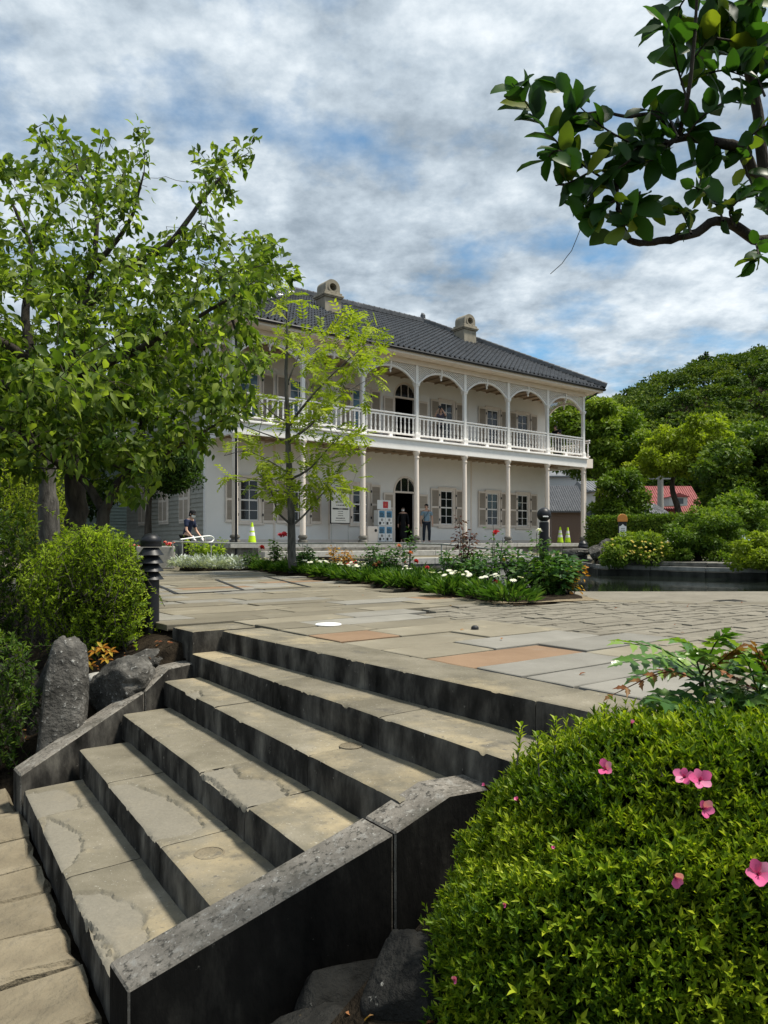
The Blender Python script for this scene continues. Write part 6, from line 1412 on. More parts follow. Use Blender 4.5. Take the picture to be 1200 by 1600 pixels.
hut('grey_house', 'pale house with flat grey roof right of the veranda stair', 925, 990, 768, 66, 7, 1.1, M['far_wall'], M['grey_roof'], [(-2.4, -1.6, 2.6, 3.7), (-.6, .2, 2.6, 3.7)], ribs=16)
hut('white_house', 'small white house with grey window left of the red roof', 1000, 1032, 782, 70, 6, .9, M['far_wall2'], M['grey_roof'], [(-.9, .5, 2.2, 3.4)])
hut('dark_tiled_house', 'dark tiled house seen through the veranda end posts', 862, 912, 800, 60, 7, 2.3, M['rust_wood'], M['roof_tile'], (), ribs=18)
hut('storey_house', 'two-storey house with dark window high behind the veranda end', 850, 905, 745, 74, 6, 1.2, M['far_wall2'], M['grey_roof'], [(-.8, 1.0, 4.3, 6.0)])
hut('low_store', 'low store with grey roof glimpsed behind the hedge at right', 1098, 1160, 832, 48, 4, .9, M['far_wall'], M['grey_roof'])
# blue-green cottage on the left
ct = empty('clapboard_cottage', P(246, 850, 36), radians(12)); ct.location.z = .9; tagp(ct, 'pale blue-green clapboard cottage behind the trees at left', 'building')
b = MB(); b.box(-7, 0, .03, 6, 0, 4.6); b.build('wall', M['teal_trim'], ct)
for k in range(26): b = MB(); z = .5 + k * .155; b.add([(-7, 0.03, z), (-.25, .03, z), (-.25, -.03, z), (-7, -.03, z), (-7, .03, z + .15), (-.25, .03, z + .15)], [(3, 2, 5, 4), (0, 1, 2, 3)]); b.build('clapboard', M['teal_board'], ct, fix=False)
b = MB(); b.box(-.25, .04, -.06, .02, 0, 4.6); b.build('corner_board', M['teal_trim'], ct); b = MB(); b.box(-7, 0.04, -.08, .02, 0, .45); b.build('plinth', M['wallstone'], ct)
b = MB(); b.prism([(-.7, 4.5), (6.5, 4.5), (3, 6.6)], 'x', -7.4, .5); b.build('roof', M['grey_roof'], ct)
# utility pole
up_ = empty('utility_pole', P(1032, 860, 50)); up_.location.z = 1.0; tagp(up_, 'grey concrete utility pole before the red roof', 'utility pole')
b = MB(); b.tube([(0, 0, 0), (0, 0, 6.7)], [.24, .17], 10); b.build('pole', M['concrete'], up_)
for z in (6.5, 6.0, 4.9): b = MB(); b.box(-.9, .9, -.05, .05, z, z + .09); b.build('cross_arm', M['grey_metal'], up_)
b = MB(); b.lathe([(.22, 0), (.22, .6)], 10, (.35, 0, 5.2)); b.build('transformer', M['concrete'], up_)

# ================================================================== SMALL THINGS AND PEOPLE
def text_mesh(body, size, mat, align='CENTER'):
    cu = bpy.data.curves.new('lettering', 'FONT'); cu.body = body; cu.size = size; cu.align_x = align; cu.align_y = 'CENTER'; cu.resolution_u = 2
    ob = bpy.data.objects.new('lettering', cu); COL.objects.link(ob); dg = bpy.context.evaluated_depsgraph_get(); dg.update()
    me = bpy.data.meshes.new_from_object(ob.evaluated_get(dg)); bpy.data.objects.remove(ob); bpy.data.curves.remove(cu)
    me.materials.clear(); me.materials.append(mat); return me
WALLROT = (pi / 2, 0, ANG)            # upright, facing out of the house front
# ---- louvred bollard
lb = empty('louvred_bollard', P(236, 992, 6.15)); tagp(lb, 'black louvred bollard lamp with domed cap beside the feathery bush', 'bollard lamp')
k = 6.15 / FPX
b = MB(); b.lathe([(.066, -.02), (.066, .46)], 18); b.build('post', M['black_metal'], lb, smooth=True)
for q in range(4): b = MB(); z = .46 + q * .068; b.lathe([(.070, z), (.105, z + .004), (.072, z + .05), (.060, z + .066)], 20); b.build('louvre', M['black_metal'], lb, smooth=True)
b = MB(); b.lathe([(.085, .735), (.088, .75), (.086, .775)] + [(.088 * cos(a), .775 + .075 * sin(a)) for a in np.linspace(.05, pi / 2 - .02, 8)], 22); b.build('domed_cap', M['black_metal'], lb, smooth=True)
# ---- globe bollard by the pond
gb = empty('globe_bollard', P(850, 928, 9.45)); gb.location.z = PLAZA; tagp(gb, 'tall dark bollard with a black globe head at the pond corner', 'bollard lamp')
b = MB(); b.lathe([(.062, -.05), (.062, .92), (.05, .925)], 18); b.build('post', M['black_metal'], gb, smooth=True)
b = MB(); b.lathe([(.052, .925), (.052, .935)], 16); b.build('neck_ring', M['rail_metal'], gb)
b = MB(); b.lathe([(.09 * sin(a), 1.02 - .09 * cos(a)) for a in np.linspace(.1, pi - .01, 14)], 22); b.build('globe', M['black_metal'], gb, smooth=True)
b = MB(); b.box(-.035, .035, -.101, -.086, .985, 1.0); b.build('lens_slot', M['white_flat'], gb, bevel=.003)
# ---- white cap and small stud in the paving
c = Gp(513, 977, PLAZA); cp = MB(); cp.lathe([(.105, 0), (.105, .006), (.098, .009), (.0, .010)], 28); o = cp.build('access_cap', M['white_cap'], loc=(c.x, c.y, PLAZA + .004), smooth=True); tagp(o, 'round white access cap set in the plaza paving', 'cap')
c = Gp(742, 984, PLAZA); cp = MB(); cp.lathe([(.03, 0), (.028, .018), (.016, .028), (.001, .03)], 12); o = cp.build('paving_stud', M['iron'], loc=(c.x, c.y, PLAZA + .004), smooth=True); tagp(o, 'small dark metal stud in the plaza paving', 'stud')
# ---- slot drain
dr_ = empty('slot_drain', Gp(381, 923, PLAZA)); tagp(dr_, 'dark drain slots framing two panels of the plaza paving', 'drain')
for pl in (((244, 914), (277, 928.6)), ((277, 928.6), (381, 923)), ((381, 923), (484, 918)), ((338, 906), (381, 923)), ((415, 901), (484, 918))):
    a, c = Gp(*pl[0], PLAZA), Gp(*pl[1], PLAZA); v = (c - a); n_ = Vector((-v.y, v.x, 0)).normalized() * .026; zz_ = Vector((0, 0, .010))
    b = MB(); q = [a + n_ + zz_, a - n_ + zz_, c - n_ + zz_, c + n_ + zz_]; dn = Vector((0, 0, -.02)); b.add([x - dr_.location for x in q] + [x + dn - dr_.location for x in q], [(0, 1, 2, 3), (0, 4, 5, 1), (1, 5, 6, 2), (2, 6, 7, 3), (3, 7, 4, 0)]); b.build('drain_slot', M['iron'], dr_)
# ---- low tube railing along the bed
rl = [P(270, 846, 19.6), P(330, 848, 18.8), P(400, 849, 18.0), P(480, 849, 16.6), P(560, 849, 15.0), P(630, 849, 13.7), P(690, 850, 12.5), P(770, 858, 11.2), P(850, 872, 10.1)]
rr_ = empty('bed_railing', rl[4] * 1.0); rr_.location.z = .95; tagp(rr_, 'low grey tube railing running through the flower bed', 'railing')
b = MB(); b.tube([p - rr_.location for p in rl], .016, 8); b.build('top_rail', M['rail_metal'], rr_, smooth=True)
for p in (rl[0], rl[1], rl[3], rl[5], rl[6], rl[7], rl[8]): b = MB(); b.tube([Vector((p.x, p.y, .9)) - rr_.location, p - rr_.location], .014, 7); b.build('rail_post', M['rail_metal'], rr_)
e0 = P(300, 845, 19.4); r2 = empty('short_handrail', Vector((e0.x, e0.y, .9))); tagp(r2, 'short pale handrail with curled end near the house corner', 'handrail')
b = MB(); b.tube([x - r2.location for x in smooth_path([P(282, 843, 19.4), P(320, 838, 20.5), P(330, 838, 20.8), P(334, 842, 20.9), P(330, 847, 20.8), P(318, 848, 20.5)], 5)], .02, 8); b.build('tube', M['white_flat'], r2, smooth=True)
for q in (P(285, 843, 19.5), P(320, 838, 20.5)): b = MB(); b.tube([Vector((q.x, q.y, .88)) - r2.location, q - r2.location], .018, 7); b.build('post', M['rail_metal'], r2)
# ---- planter with red and orange flowers
pc = P(244, 884, 20.5); pc.z = .87; pt = empty('stone_planter', pc, ANG * .3); tagp(pt, 'square stone planter at the left end of the plaza', 'planter')
b = MB(); b.box(-.48, .48, -.4, .4, 0, .62); b.box(-.40, .40, -.32, .32, .621, .63); b.build('tub', M['concrete'], pt, bevel=.02)
for k, (px, py, col) in enumerate(((205, 845, 'coral'), (222, 842, 'red'), (240, 846, 'coral'), (256, 852, 'red'), (262, 858, 'coral'))):
    r = np.random.default_rng(900 + k); base = P(px, 862, 20.4); root = empty('geranium', base); tagp(root, ('leftmost', 'second', 'middle', 'fourth', 'rightmost')[k] + ' of the red-orange geraniums above the stone planter', 'flower'); n = 90
    pos = r.normal(0, .11, (n, 3)) * np.array([1, .8, .6]) + np.array([0, 0, .08]); o = inst('foliage', leaf_mesh('foliage', pos, rdir(n, .4, r), rdir(n, .8, r), .07, .06, r.random(n), M['leaf_rose']), root); tagp(o, kind='stuff')
    for _ in range(7): inst('flower', FLW[col], root, (r.normal(0, .11), r.normal(-.05, .06), r.uniform(.14, .26)), (r.uniform(0, .9), 0, 0), .05)
# ---- traffic cones
def cone(loc, h, label):
    root = empty('traffic_cone', loc, ANG); tagp(root, label, 'traffic cone', 'traffic cones'); s = h / .7
    b = MB(); b.box(-.19 * s, .19 * s, -.19 * s, .19 * s, 0, .03); b.build('base', M['iron'], root, bevel=.008)
    rr2 = lambda z: .145 * s + (.028 * s - .145 * s) * z / (h)
    b = MB(); b.lathe([(rr2(.031), .031), (rr2(h), h)], 18); b.build('body', M['cone_lime'], root, smooth=True)
    for z0, z1 in ((.36 * h, .52 * h), (.60 * h, .78 * h)): b = MB(); b.lathe([(rr2(z0) + .004, z0), (rr2(z1) + .004, z1)], 18, capt=False, capb=False); b.build('reflective_band', M['white_flat'], root, smooth=True)
q = Hs(.62, -.05, VERANDA); cone(q, .72, 'lime traffic cone beside the leftmost column of the veranda')
u1 = Hs(18.25, 1.05, VERANDA); cone(u1, .82, 'lime traffic cone at the right end of the veranda, left of the pair'); u1 = Hs(18.9, 1.1, VERANDA); cone(u1, .80, 'lime traffic cone at the right end of the veranda, right of the pair')
# ---- notice board on the wall side
nb = empty('notice_board', Hs(5.35, 1.55, VERANDA), ANG); tagp(nb, 'cream notice board with black Japanese lettering in a dark frame', 'notice board')
def nbm(b, name, mat, **kw): return b.build(name, mat, nb, **kw)
for x in (-.40, .40): b = MB(); b.tube([(x, .03, 0), (x, .03, 1.0)], .012, 6); nbm(b, 'leg', M['rail_metal'])
b = MB(); b.box(-.48, .48, 0, .04, .78, 2.06); nbm(b, 'frame', M['iron'], bevel=.006)
b = MB(); b.box(-.44, .44, -.006, -.001, .82, 2.02); nbm(b, 'panel', M['sign_cream'])
inst('lettering', text_mesh('園内ガイドツアー', .104, M['ink']), nb, (0, -.010, 1.78), (pi / 2, 0, 0))
b = MB(); b.box(-.38, .38, -.010, -.007, 1.345, 1.405); nbm(b, 'black_band', M['ink'])
# lines too small to read in the photograph: rows of printed marks
for z, w, h, mt, y in ((1.91, .11, .030, 'ink', 0), (1.66, .26, .011, 'ink', 0), (1.62, .24, .011, 'ink', 0), (1.52, .20, .026, 'ink', 0), (1.375, .10, .016, 'sign_cream', -.004), (1.275, .13, .014, 'ink', 0), (1.19, .13, .014, 'ink', 0), (1.105, .13, .014, 'ink', 0), (1.00, .22, .022, 'ink', 0), (.91, .25, .011, 'ink', 0)):
    n_ = max(4, int(w / h / 1.3)); b = MB(); [b.box(-w + 2 * w * i / n_, -w + 2 * w * (i + .72) / n_, -.009 + y, -.007 + y, z - h * random.uniform(.6, 1), z + h * random.uniform(.6, 1)) for i in range(n_)]; o = nbm(b, 'fine_print', M[mt]); tagp(o, kind='stuff')
# ---- capsule toy machines
gm = empty('capsule_machine_rack', Hs(7.62, 1.55, VERANDA), ANG); gm.scale = (.82, .82, .95); tagp(gm, 'white rack of four blue-fronted capsule toy machines with a picture sign', 'vending machine')
b = MB(); b.box(-.50, .50, 0, .42, 0, .06); b.build('foot', M['grey_metal'], gm)
for c in (0, 1):
    for r_ in (0, 1):
        x0, z0 = -.46 + c * .47, .07 + r_ * .70; b = MB(); b.box(x0, x0 + .45, .0, .4, z0, z0 + .68); m_ = b.build('machine', M['white_flat'], gm, bevel=.012)
        b = MB(); b.box(x0 + .06, x0 + .40, -.012, -.001, z0 + .36, z0 + .65); b.build('toy_window', M['toy_blue'], m_)
        b = MB(); [b.lathe([(.035, 0), (.03, .02), (.0, .03)], 8, M=Matrix.Translation((x0 + .10 + .085 * i + (.03 if j % 2 else 0), -.013, z0 + .41 + .07 * j)) @ Matrix.Rotation(pi / 2, 4, 'X')) for i in range(3) for j in range(3)]; o = b.build('capsules', M['glass_blue'], m_); tagp(o, kind='stuff')
        b = MB(); b.lathe([(.06, 0), (.06, .02), (.02, .03)], 14, M=Matrix.Translation((x0 + .23, -.002, z0 + .26)) @ Matrix.Rotation(pi / 2, 4, 'X')); b.build('dial', M['grey_metal'], m_)
        b = MB(); b.box(x0 + .05, x0 + .17, -.01, -.001, z0 + .05, z0 + .17); b.build('chute', M['iron'], m_); b = MB(); b.box(x0 + .30, x0 + .37, -.01, -.001, z0 + .10, z0 + .15); b.build('coin_slot', M['iron'], m_)
b = MB(); b.box(-.46, .42, .08, .12, 1.49, 1.90); sg = b.build('picture_sign', M['white_flat'], gm, bevel=.006); b = MB(); b.box(-.10, .22, .074, .079, 1.55, 1.84); b.build('picture', M['red_paint'], sg); b = MB(); b.lathe([(.07, 0), (.06, .004)], 14, M=Matrix.Translation((.06, .073, 1.70)) @ Matrix.Rotation(pi / 2, 4, 'X')); b.build('picture_spot', M['petal_coral'], sg)
# ---- litter bin
bn = empty('litter_bin', Hs(6.72, 1.2, VERANDA), ANG); tagp(bn, 'small beige litter bin with round hole beside the capsule machines', 'bin'); b = MB(); b.prism([(-.24, 0), (.24, 0), (.27, .58), (.22, .70), (-.22, .70), (-.27, .58)], 'y', 0, .34); b.build('bin_body', M['trim'], bn, bevel=.02); b = MB(); b.lathe([(.065, 0), (.065, .006)], 14, M=Matrix.Translation((.13, -.002, .52)) @ Matrix.Rotation(pi / 2, 4, 'X')); b.build('opening', M['iron'], bn)
# ---- small notice post before the hedge
hp = empty('notice_post', P(973, 862, 21)); hp.location.z = 1.12; tagp(hp, 'black post with orange arched top and white notice before the hedge', 'sign'); k = 21 / FPX
zt = EZ + (HORIZON - 803) * k - 1.12; b = MB(); b.box(-.115, .115, 0, .06, 0, zt - .22); b.build('post', M['iron'], hp, bevel=.01)
b = MB(); b.prism([(-.135, zt - .22), (.135, zt - .22)] + [(.135 * cos(a), zt - .14 + .14 * sin(a)) for a in np.linspace(0, pi, 12)], 'y', -.01, .07); b.build('arched_top', M['orange_paint'], hp, bevel=.005)
b = MB(); zw = EZ + (HORIZON - 838) * k - 1.12; b.prism([(-.10, zw), (.10, zw), (.10, zt - .36), (.05, zt - .34), (0, zt - .29), (-.05, zt - .34), (-.10, zt - .36)], 'y', -.012, -.002); b.build('notice', M['white_flat'], hp)
for q in range(5): b = MB(); z = zt - .42 - q * .05; b.box(-.06, .06, -.016, -.0125, z, z + .010); o = b.build('print_line', M['ink'], hp)
b = MB(); [b.box(-.07 + .05 * i, -.04 + .05 * i, -.005, -.001, zw - .08, zw - .05) for i in range(3)]; o = b.build('small_print', M['white_flat'], hp); tagp(o, kind='stuff')
# ---- small dark bollard by the end of the veranda
sb = empty('short_bollard', P(911, 866, 20.6)); sb.location.z = 1.12; tagp(sb, 'short dark ribbed bollard before the last veranda column', 'bollard lamp')
b = MB(); b.lathe([(.12, 0), (.12, .12)] + sum([[(.15, .12 + i * .08), (.12, .18 + i * .08)] for i in range(4)], []) + [(.12, .45), (.06, .52)], 16); b.build('ribbed_body', M['black_metal'], sb, smooth=True)
# ---- white name tag at the globe bollard, small picture stand
tg_ = empty('ground_label', Gp(871, 928, PLAZA)); tg_.location.z = PLAZA; tagp(tg_, 'small black and white plate at the foot of the globe bollard', 'label'); b = MB(); b.box(-.055, .055, 0, .01, .05, .17); b.build('plate', M['white_flat'], tg_); b = MB(); [b.box(-.04, .04 - .02 * (i % 2), -.003, -.001, .07 + .03 * i, .08 + .03 * i) for i in range(3)]; b.build('print', M['ink'], tg_); b = MB(); b.box(-.006, .006, .011, .02, -.03, .1); b.build('spike', M['iron'], tg_)

# ---------------------------------------------------------------- people
plain('skin', (.55, .34, .25), .55); plain('hair', (.012, .010, .009), .5); plain('blue_shirt', (.20, .30, .38), .8); plain('jeans', (.016, .022, .035), .85); plain('black_cloth', (.010, .010, .012), .85); plain('navy', (.014, .022, .055), .8); plain('mask_white', (.80, .80, .80), .7); plain('floral', (.10, .09, .12), .8)
def skin_obj(name, chain, mat, parent=None, loc=(0, 0, 0), rz=0, sub=2):
    """chain: dict joint -> (pos, rx, ry); edges list; grown with a Skin modifier from the first joint"""
    J, E = chain; names = list(J); me = bpy.data.meshes.new(name); me.from_pydata([J[n][0] for n in names], [(names.index(a), names.index(b)) for a, b in E], [])
    me.materials.append(mat); o = inst(name, me, parent, loc, (0, 0, rz)); m = o.modifiers.new('skin', 'SKIN'); m.use_smooth_shade = True
    sv_ = me.skin_vertices[0].data if me.skin_vertices else None
    if sv_ is None:
        bm = bmesh.new(); bm.from_mesh(me); bm.verts.layers.skin.verify(); bm.to_mesh(me); bm.free(); sv_ = me.skin_vertices[0].data
    for i, n in enumerate(names): sv_[i].radius = (J[n][1], J[n][2]); sv_[i].use_root = (i == 0)
    s = o.modifiers.new('sub', 'SUBSURF'); s.levels = sub; s.render_levels = sub; return o
def person(loc, rz, label, H=1.70, lean=0.0, arms=None, top='blue_shirt', bottom='jeans', sleeve=.5, head_turn=0.0, hair='short', mask=False, cap=False, gloves=False, dress=False, stance=.10, shoes='mask_white', strap=False, camera=False):
    """faces local -Y; arms: {side: (elbow, wrist)}"""
    s = H / 1.70; V = lambda x, y, z: Vector((x * s, y * s, z * s))
    def L(p):   # lean forward about the hips
        if p.z <= .92 * s or not lean: return p
        q = p - V(0, 0, .92); return V(0, 0, .92) + Vector((q.x, q.y * cos(lean) - q.z * sin(lean), q.z * cos(lean) + q.y * sin(lean)))
    arms = arms or {-1: (V(-.25, .02, 1.10), V(-.25, -.06, .86)), 1: (V(.25, .02, 1.10), V(.25, -.06, .86))}
    J = {'pelvis': (V(0, 0, .93), .13 * s, .095 * s), 'waist': (L(V(0, 0, 1.08)), .115 * s, .085 * s), 'chest': (L(V(0, .01, 1.28)), .145 * s, .095 * s), 'collar': (L(V(0, .01, 1.40)), .09 * s, .07 * s), 'neck': (L(V(0, 0, 1.46)), .048 * s, .05 * s)}
    E = [('pelvis', 'waist'), ('waist', 'chest'), ('chest', 'collar'), ('collar', 'neck')]
    hd = Vector((sin(head_turn) * .03, -cos(head_turn) * .03, 0)) * s
    J['jaw'] = (L(V(0, -.02, 1.53)) + hd * .8, .052 * s, .062 * s); J['face'] = (L(V(0, 0, 1.59)) + hd * .4, .070 * s, .088 * s); J['crown'] = (L(V(0, .01, 1.655)), .058 * s, .072 * s); E += [('neck', 'jaw'), ('jaw', 'face'), ('face', 'crown')]
    for sd in (-1, 1):
        k = 'l' if sd < 0 else 'r'; el, wr = arms[sd]; sh = L(V(sd * .175, .01, 1.375))
        J[k + 'hip'] = (V(sd * .085, 0, .86), .085 * s, .085 * s); J[k + 'knee'] = (V(sd * stance, -.02, .48), .058 * s, .058 * s); J[k + 'calf'] = (V(sd * stance, .01, .34), .054 * s, .054 * s); J[k + 'ankle'] = (V(sd * stance, .02, .09), .036 * s, .038 * s); J[k + 'toe'] = (V(sd * (stance + .02), -.13, .035), .036 * s, .025 * s)
        J[k + 'sh'] = (sh, .058 * s, .058 * s); J[k + 'el'] = (L(el), .040 * s, .040 * s); J[k + 'wr'] = (L(wr), .026 * s, .028 * s); d = (J[k + 'wr'][0] - J[k + 'el'][0]).normalized(); side = d.cross(Vector((sd, 0, .2))).normalized()
        pm_ = J[k + 'wr'][0] + d * .06 * s; J[k + 'palm'] = (pm_, .036 * s, .016 * s)
        E += [('pelvis', k + 'hip'), (k + 'hip', k + 'knee'), (k + 'knee', k + 'calf'), (k + 'calf', k + 'ankle'), (k + 'ankle', k + 'toe'), ('collar', k + 'sh'), (k + 'sh', k + 'el'), (k + 'el', k + 'wr'), (k + 'wr', k + 'palm')]
        for f, (o_, l_) in enumerate(((-.030, .068), (-.010, .080), (.010, .076), (.028, .060))):
            p1 = pm_ + d * (.03 + l_ * .5) * s + side * o_ * s; p2 = pm_ + d * (.03 + l_) * s * .97 + side * o_ * s + Vector((-sd * .018, 0, 0)) * s; J[f'{k}f{f}a'] = (p1, .009 * s, .009 * s); J[f'{k}f{f}b'] = (p2, .008 * s, .008 * s); E += [(k + 'palm', f'{k}f{f}a'), (f'{k}f{f}a', f'{k}f{f}b')]
        J[k + 'th'] = (J[k + 'wr'][0] + d * .05 * s + side * -.055 * s, .010 * s, .010 * s); E.append((k + 'wr', k + 'th'))
    body = skin_obj('person', (J, E), M['skin'], None, loc, rz); tagp(body, label, 'person')
    def sub(keys, grow, extra=None):
        JJ = {k: (J[k][0], J[k][1] + grow * s, J[k][2] + grow * s) for k in keys}
        if extra: JJ.update(extra)
        return JJ
    # top
    keys = ['waist', 'pelvis', 'chest', 'collar', 'lsh', 'rsh']; ex = {}; EE = [('waist', 'pelvis'), ('waist', 'chest'), ('chest', 'collar'), ('collar', 'lsh'), ('collar', 'rsh')]
    for k in 'lr':
        a, c = J[k + 'sh'][0], J[k + 'el'][0]; q = a.lerp(c, min(1, sleeve * 2) if sleeve < .5 else 1) if sleeve <= .5 else c
        q = a.lerp(c, .75) if sleeve == .5 else c; ex[k + 'cuff'] = (q, .060 * s, .060 * s); EE.append((k + 'sh', k + 'cuff'))
        if sleeve > .5: ex[k + 'cuff2'] = (J[k + 'wr'][0], .042 * s, .042 * s); EE.append((k + 'cuff', k + 'cuff2'))
    if dress:
        ex['hem1'] = (V(0, 0, .55), .20 * s, .17 * s); ex['hem2'] = (V(0, 0, .16), .22 * s, .19 * s); EE += [('pelvis', 'hem1'), ('hem1', 'hem2')]
    skin_obj('dress' if dress else 'shirt', (sub(keys, .022, ex), EE), M[top], body)
    if not dress:
        tk = ['pelvis', 'lhip', 'lknee', 'lcalf', 'lankle', 'rhip', 'rknee', 'rcalf', 'rankle']; skin_obj('trousers', (sub(tk, .016), [('pelvis', 'lhip'), ('lhip', 'lknee'), ('lknee', 'lcalf'), ('lcalf', 'lankle'), ('pelvis', 'rhip'), ('rhip', 'rknee'), ('rknee', 'rcalf'), ('rcalf', 'rankle')]), M[bottom], body)
    for k in 'lr': skin_obj('shoe', ({'a': (J[k + 'ankle'][0] + V(0, .03, -.04), .045 * s, .045 * s), 'b': (J[k + 'toe'][0] + V(0, .0, .005), .046 * s, .036 * s)}, [('a', 'b')]), M[shoes], body, sub=1)
    # head details in a turned frame
    hc = J['face'][0]; R = Matrix.Translation(hc) @ Matrix.Rotation(-head_turn if False else head_turn, 4, 'Z') @ Matrix.Rotation(lean * .5, 4, 'X'); 
    b = MB(); nph, nth = 16, 9; vv, ff = [], []
    for i in range(nth + 1):
        for j in range(nph):
            an = 2 * pi * j / nph; front = (1 - sin(an + 0)) * .5 if False else max(0, -sin(an)); low = -.02 - .05 * (1 - front) * (1.0 if hair == 'short' else 2.6) + .075 * front
            z = .108 + (low - .108) * (i / nth); r_ = math.sqrt(max(0, 1 - max(0, (z - .02) / .092) ** 2)) if z > .02 else 1.0; vv.append((cos(an) * .083 * r_ * s, (sin(an) * .102 * r_ + .008) * s, z * s))
    for i in range(nth):
        for j in range(nph): ff.append((i * nph + j, i * nph + (j + 1) % nph, (i + 1) * nph + (j + 1) % nph, (i + 1) * nph + j))
    b.add(vv, ff, 0, R); b.build('hair', M['hair'], body, smooth='all', fix=False)
    b = MB()
    for sd in (-1, 1): b.lathe([(.001, -.008), (.010, -.004), (.010, .004), (.001, .008)], 8, M=R @ Matrix.Translation((sd * .03 * s, -.083 * s, .012 * s)) @ Matrix.Scale(s, 4))
    b.build('eyes', M['hair'], body)
    b = MB(); b.add([(-.012, -.085, -.028), (.012, -.085, -.028), (0, -.112, -.026), (0, -.086, .014)], [(0, 1, 2), (0, 2, 3), (1, 3, 2)], 0, R @ Matrix.Scale(s, 4)); b.build('nose', M['skin'], body)
    b = MB()
    for sd in (-1, 1): b.lathe([(.004, -.028), (.014, -.015), (.016, .01), (.004, .028)], 8, M=R @ Matrix.Translation((sd * .078 * s, .005 * s, -.005 * s)) @ Matrix.Scale(s, 4))
    b.build('ears', M['skin'], body)
    if mask:
        b = MB(); b.grid(lambda u, v: tuple(R @ (Vector((sin((u - .5) * 2.6) * .078, -cos((u - .5) * 2.6) * (.094 + .012 * sin(v * pi)) - .002, -.018 - .075 * v)) * s)), 10, 5); b.build('face_mask', M['mask_white'], body, smooth='all')
    else: b = MB(); b.box(-.022 * s, .022 * s, -.092 * s, -.086 * s, -.056 * s, -.049 * s, M=R); b.build('mouth', M['red_paint'], body)
    if cap:
        b = MB(); b.lathe([(.094, .03), (.096, .06), (.085, .10), (.05, .125), (.001, .13)], 18, M=R @ Matrix.Scale(s, 4)); cpo = b.build('cap', M['black_cloth'], body, smooth=True); b = MB(); b.grid(lambda u, v: tuple(R @ (Vector((sin((u - .5) * 2.0) * (.092 + .06 * v * cos((u - .5) * 2)), -cos((u - .5) * 2.0) * (.092 + .08 * v), .04 - .02 * v)) * s)), 10, 4); b.build('cap_peak', M['black_cloth'], cpo, fix=False)
    if gloves:
        for k in 'lr': d = (J[k + 'palm'][0] - J[k + 'wr'][0]).normalized(); skin_obj('glove', ({'a': (J[k + 'wr'][0] - d * .02 * s, .036 * s, .036 * s), 'b': (J[k + 'palm'][0], .048 * s, .030 * s), 'c': (J[k + 'f1a'][0], .040 * s, .024 * s), 'd': (J[k + 'f1b'][0], .030 * s, .018 * s), 'e': (J[k + 'th'][0], .016 * s, .016 * s)}, [('a', 'b'), ('b', 'c'), ('c', 'd'), ('a', 'e')]), M['mask_white'], body)
        b = MB(); c = J['rsh'][0].lerp(J['rel'][0], .45); b.lathe([(.035, 0), (.035, .008)], 12, M=Matrix.Translation(c + Vector((.055 * s, -.02 * s, 0))) @ Matrix.Rotation(pi / 2, 4, 'Y')); b.build('sleeve_badge', M['mask_white'], body)
    if strap:
        b = MB(); pts = [Vector((.09, -.09, 1.44)), Vector((.03, -.135, 1.30)), Vector((-.07, -.14, 1.16)), Vector((-.16, -.09, 1.04)), Vector((-.17, .02, 1.0))]; b.tube([p * s for p in smooth_path(pts, 4)], .012, 6, flat=.5); b.build('bag_strap', M['black_cloth'], body); b = MB(); b.box(-.24 * s, -.16 * s, -.02 * s, .14 * s, .86 * s, 1.02 * s); b.build('shoulder_bag', M['black_cloth'], body, bevel=.015)
    if camera:
        cpos = (J['lwr'][0] + J['rwr'][0]) / 2 + Vector((0, -.05, .06)); b = MB(); b.box(-.065, .065, -.03, .03, -.045, .045, M=Matrix.Translation(cpos)); cm2 = b.build('hand_camera', M['iron'], body, bevel=.006); b = MB(); b.lathe([(.035, 0), (.035, .05)], 12, M=Matrix.Translation(cpos + Vector((0, -.03, 0))) @ Matrix.Rotation(pi / 2, 4, 'X')); b.build('lens', M['glass'], cm2)
    return body
V3 = lambda x, y, z: Vector((x, y, z))
person(Hs(9.84, 1.5, VERANDA), radians(6), 'standing man in pale blue T-shirt and dark jeans with a bag strap', 1.72, strap=True, head_turn=radians(-40), stance=.12)
person(Hs(9.36, 2.55, VERANDA), radians(10), 'person in long black dress and white mask standing in the doorway', 1.62, top='black_cloth', dress=True, sleeve=1, mask=True, head_turn=radians(-25), hair='short', stance=.07)
w = P(291, 860, 22.0); w.z = .88
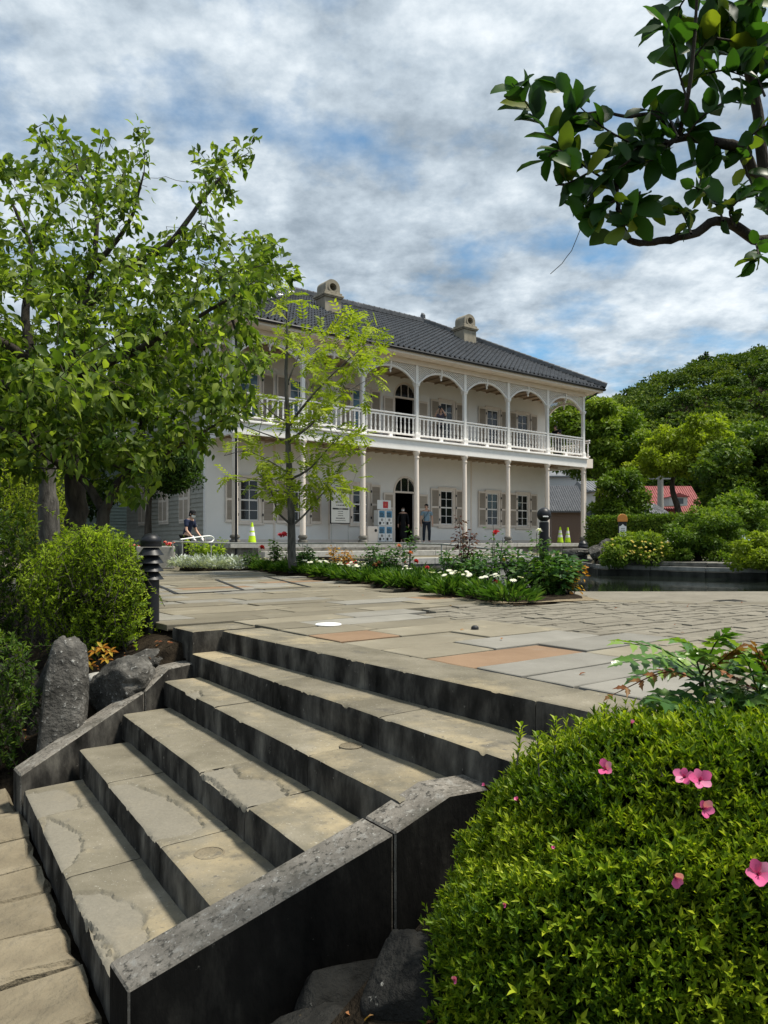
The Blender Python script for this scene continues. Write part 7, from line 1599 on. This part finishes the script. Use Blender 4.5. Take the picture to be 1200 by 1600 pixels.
person(w, radians(72), 'worker in navy polo, black cap, mask and white gloves by the side wall', 1.70, lean=.30, top='navy', bottom='black_cloth', mask=True, cap=True, gloves=True, shoes='iron', arms={-1: (V3(-.24, -.10, 1.12), V3(-.22, -.34, .98)), 1: (V3(.26, -.12, 1.12), V3(.22, -.38, .98))})
DK = VERANDA + 4.182
person(Hs(9.83, .55, DK), radians(-12), 'visitor raising a camera behind the balcony railing', 1.58, top='floral', hair='long', camera=True, arms={-1: (V3(-.24, -.18, 1.22), V3(-.07, -.26, 1.50)), 1: (V3(.24, -.18, 1.22), V3(.07, -.26, 1.50))})
person(Hs(17.40, .55, DK), radians(-60), 'dark-haired visitor leaning on the railing at the balcony right end', 1.58, top='black_cloth', hair='short', lean=.15, arms={-1: (V3(-.24, -.12, 1.14), V3(-.18, -.34, 1.02)), 1: (V3(.24, -.12, 1.14), V3(.18, -.34, 1.02))})
person(Hs(17.85, .75, DK), radians(-120), 'shorter long-haired visitor beside the railing at the balcony right end', 1.46, top='navy', hair='long')
# ---- fallen leaves on soil, steps and paving
r = np.random.default_rng(700); pos = []
for _ in range(260):
    tt, dd = r.uniform(-10.4, -8.6), r.uniform(-23.5, -21.2); pos.append(tuple(Hs(tt, dd, float(hgt(np.array([tt]), np.array([dd]))[0]) + .012)))
for _ in range(160):
    tt, dd = r.uniform(-10.3, -9.0), r.uniform(-17.6, -16.4); pos.append(tuple(Hs(tt, dd, float(hgt(np.array([tt]), np.array([dd]))[0]) + .012)))
for _ in range(34):
    tt, dd = r.uniform(-8.3, -3), r.uniform(-22, -12)
    q = Hs(tt, dd)
    if not inpoly(q.x, q.y, BED) and not inpoly(q.x, q.y, POND): pos.append((q.x, q.y, PLAZA + .008))
n = len(pos); dv = rdir(n, 0, r); dv[:, 2] *= .15
o = inst('fallen_leaves', leaf_mesh('fallen_leaves', np.array(pos), dv, np.array([[0, 0, 1.0]]) + r.normal(0, .25, (n, 3)), r.uniform(.02, .05, n), .02, r.random(n), M['leaf_copper'], LT6)); tagp(o, 'scattered dry fallen leaves on the soil and paving', 'leaves', None, 'stuff')
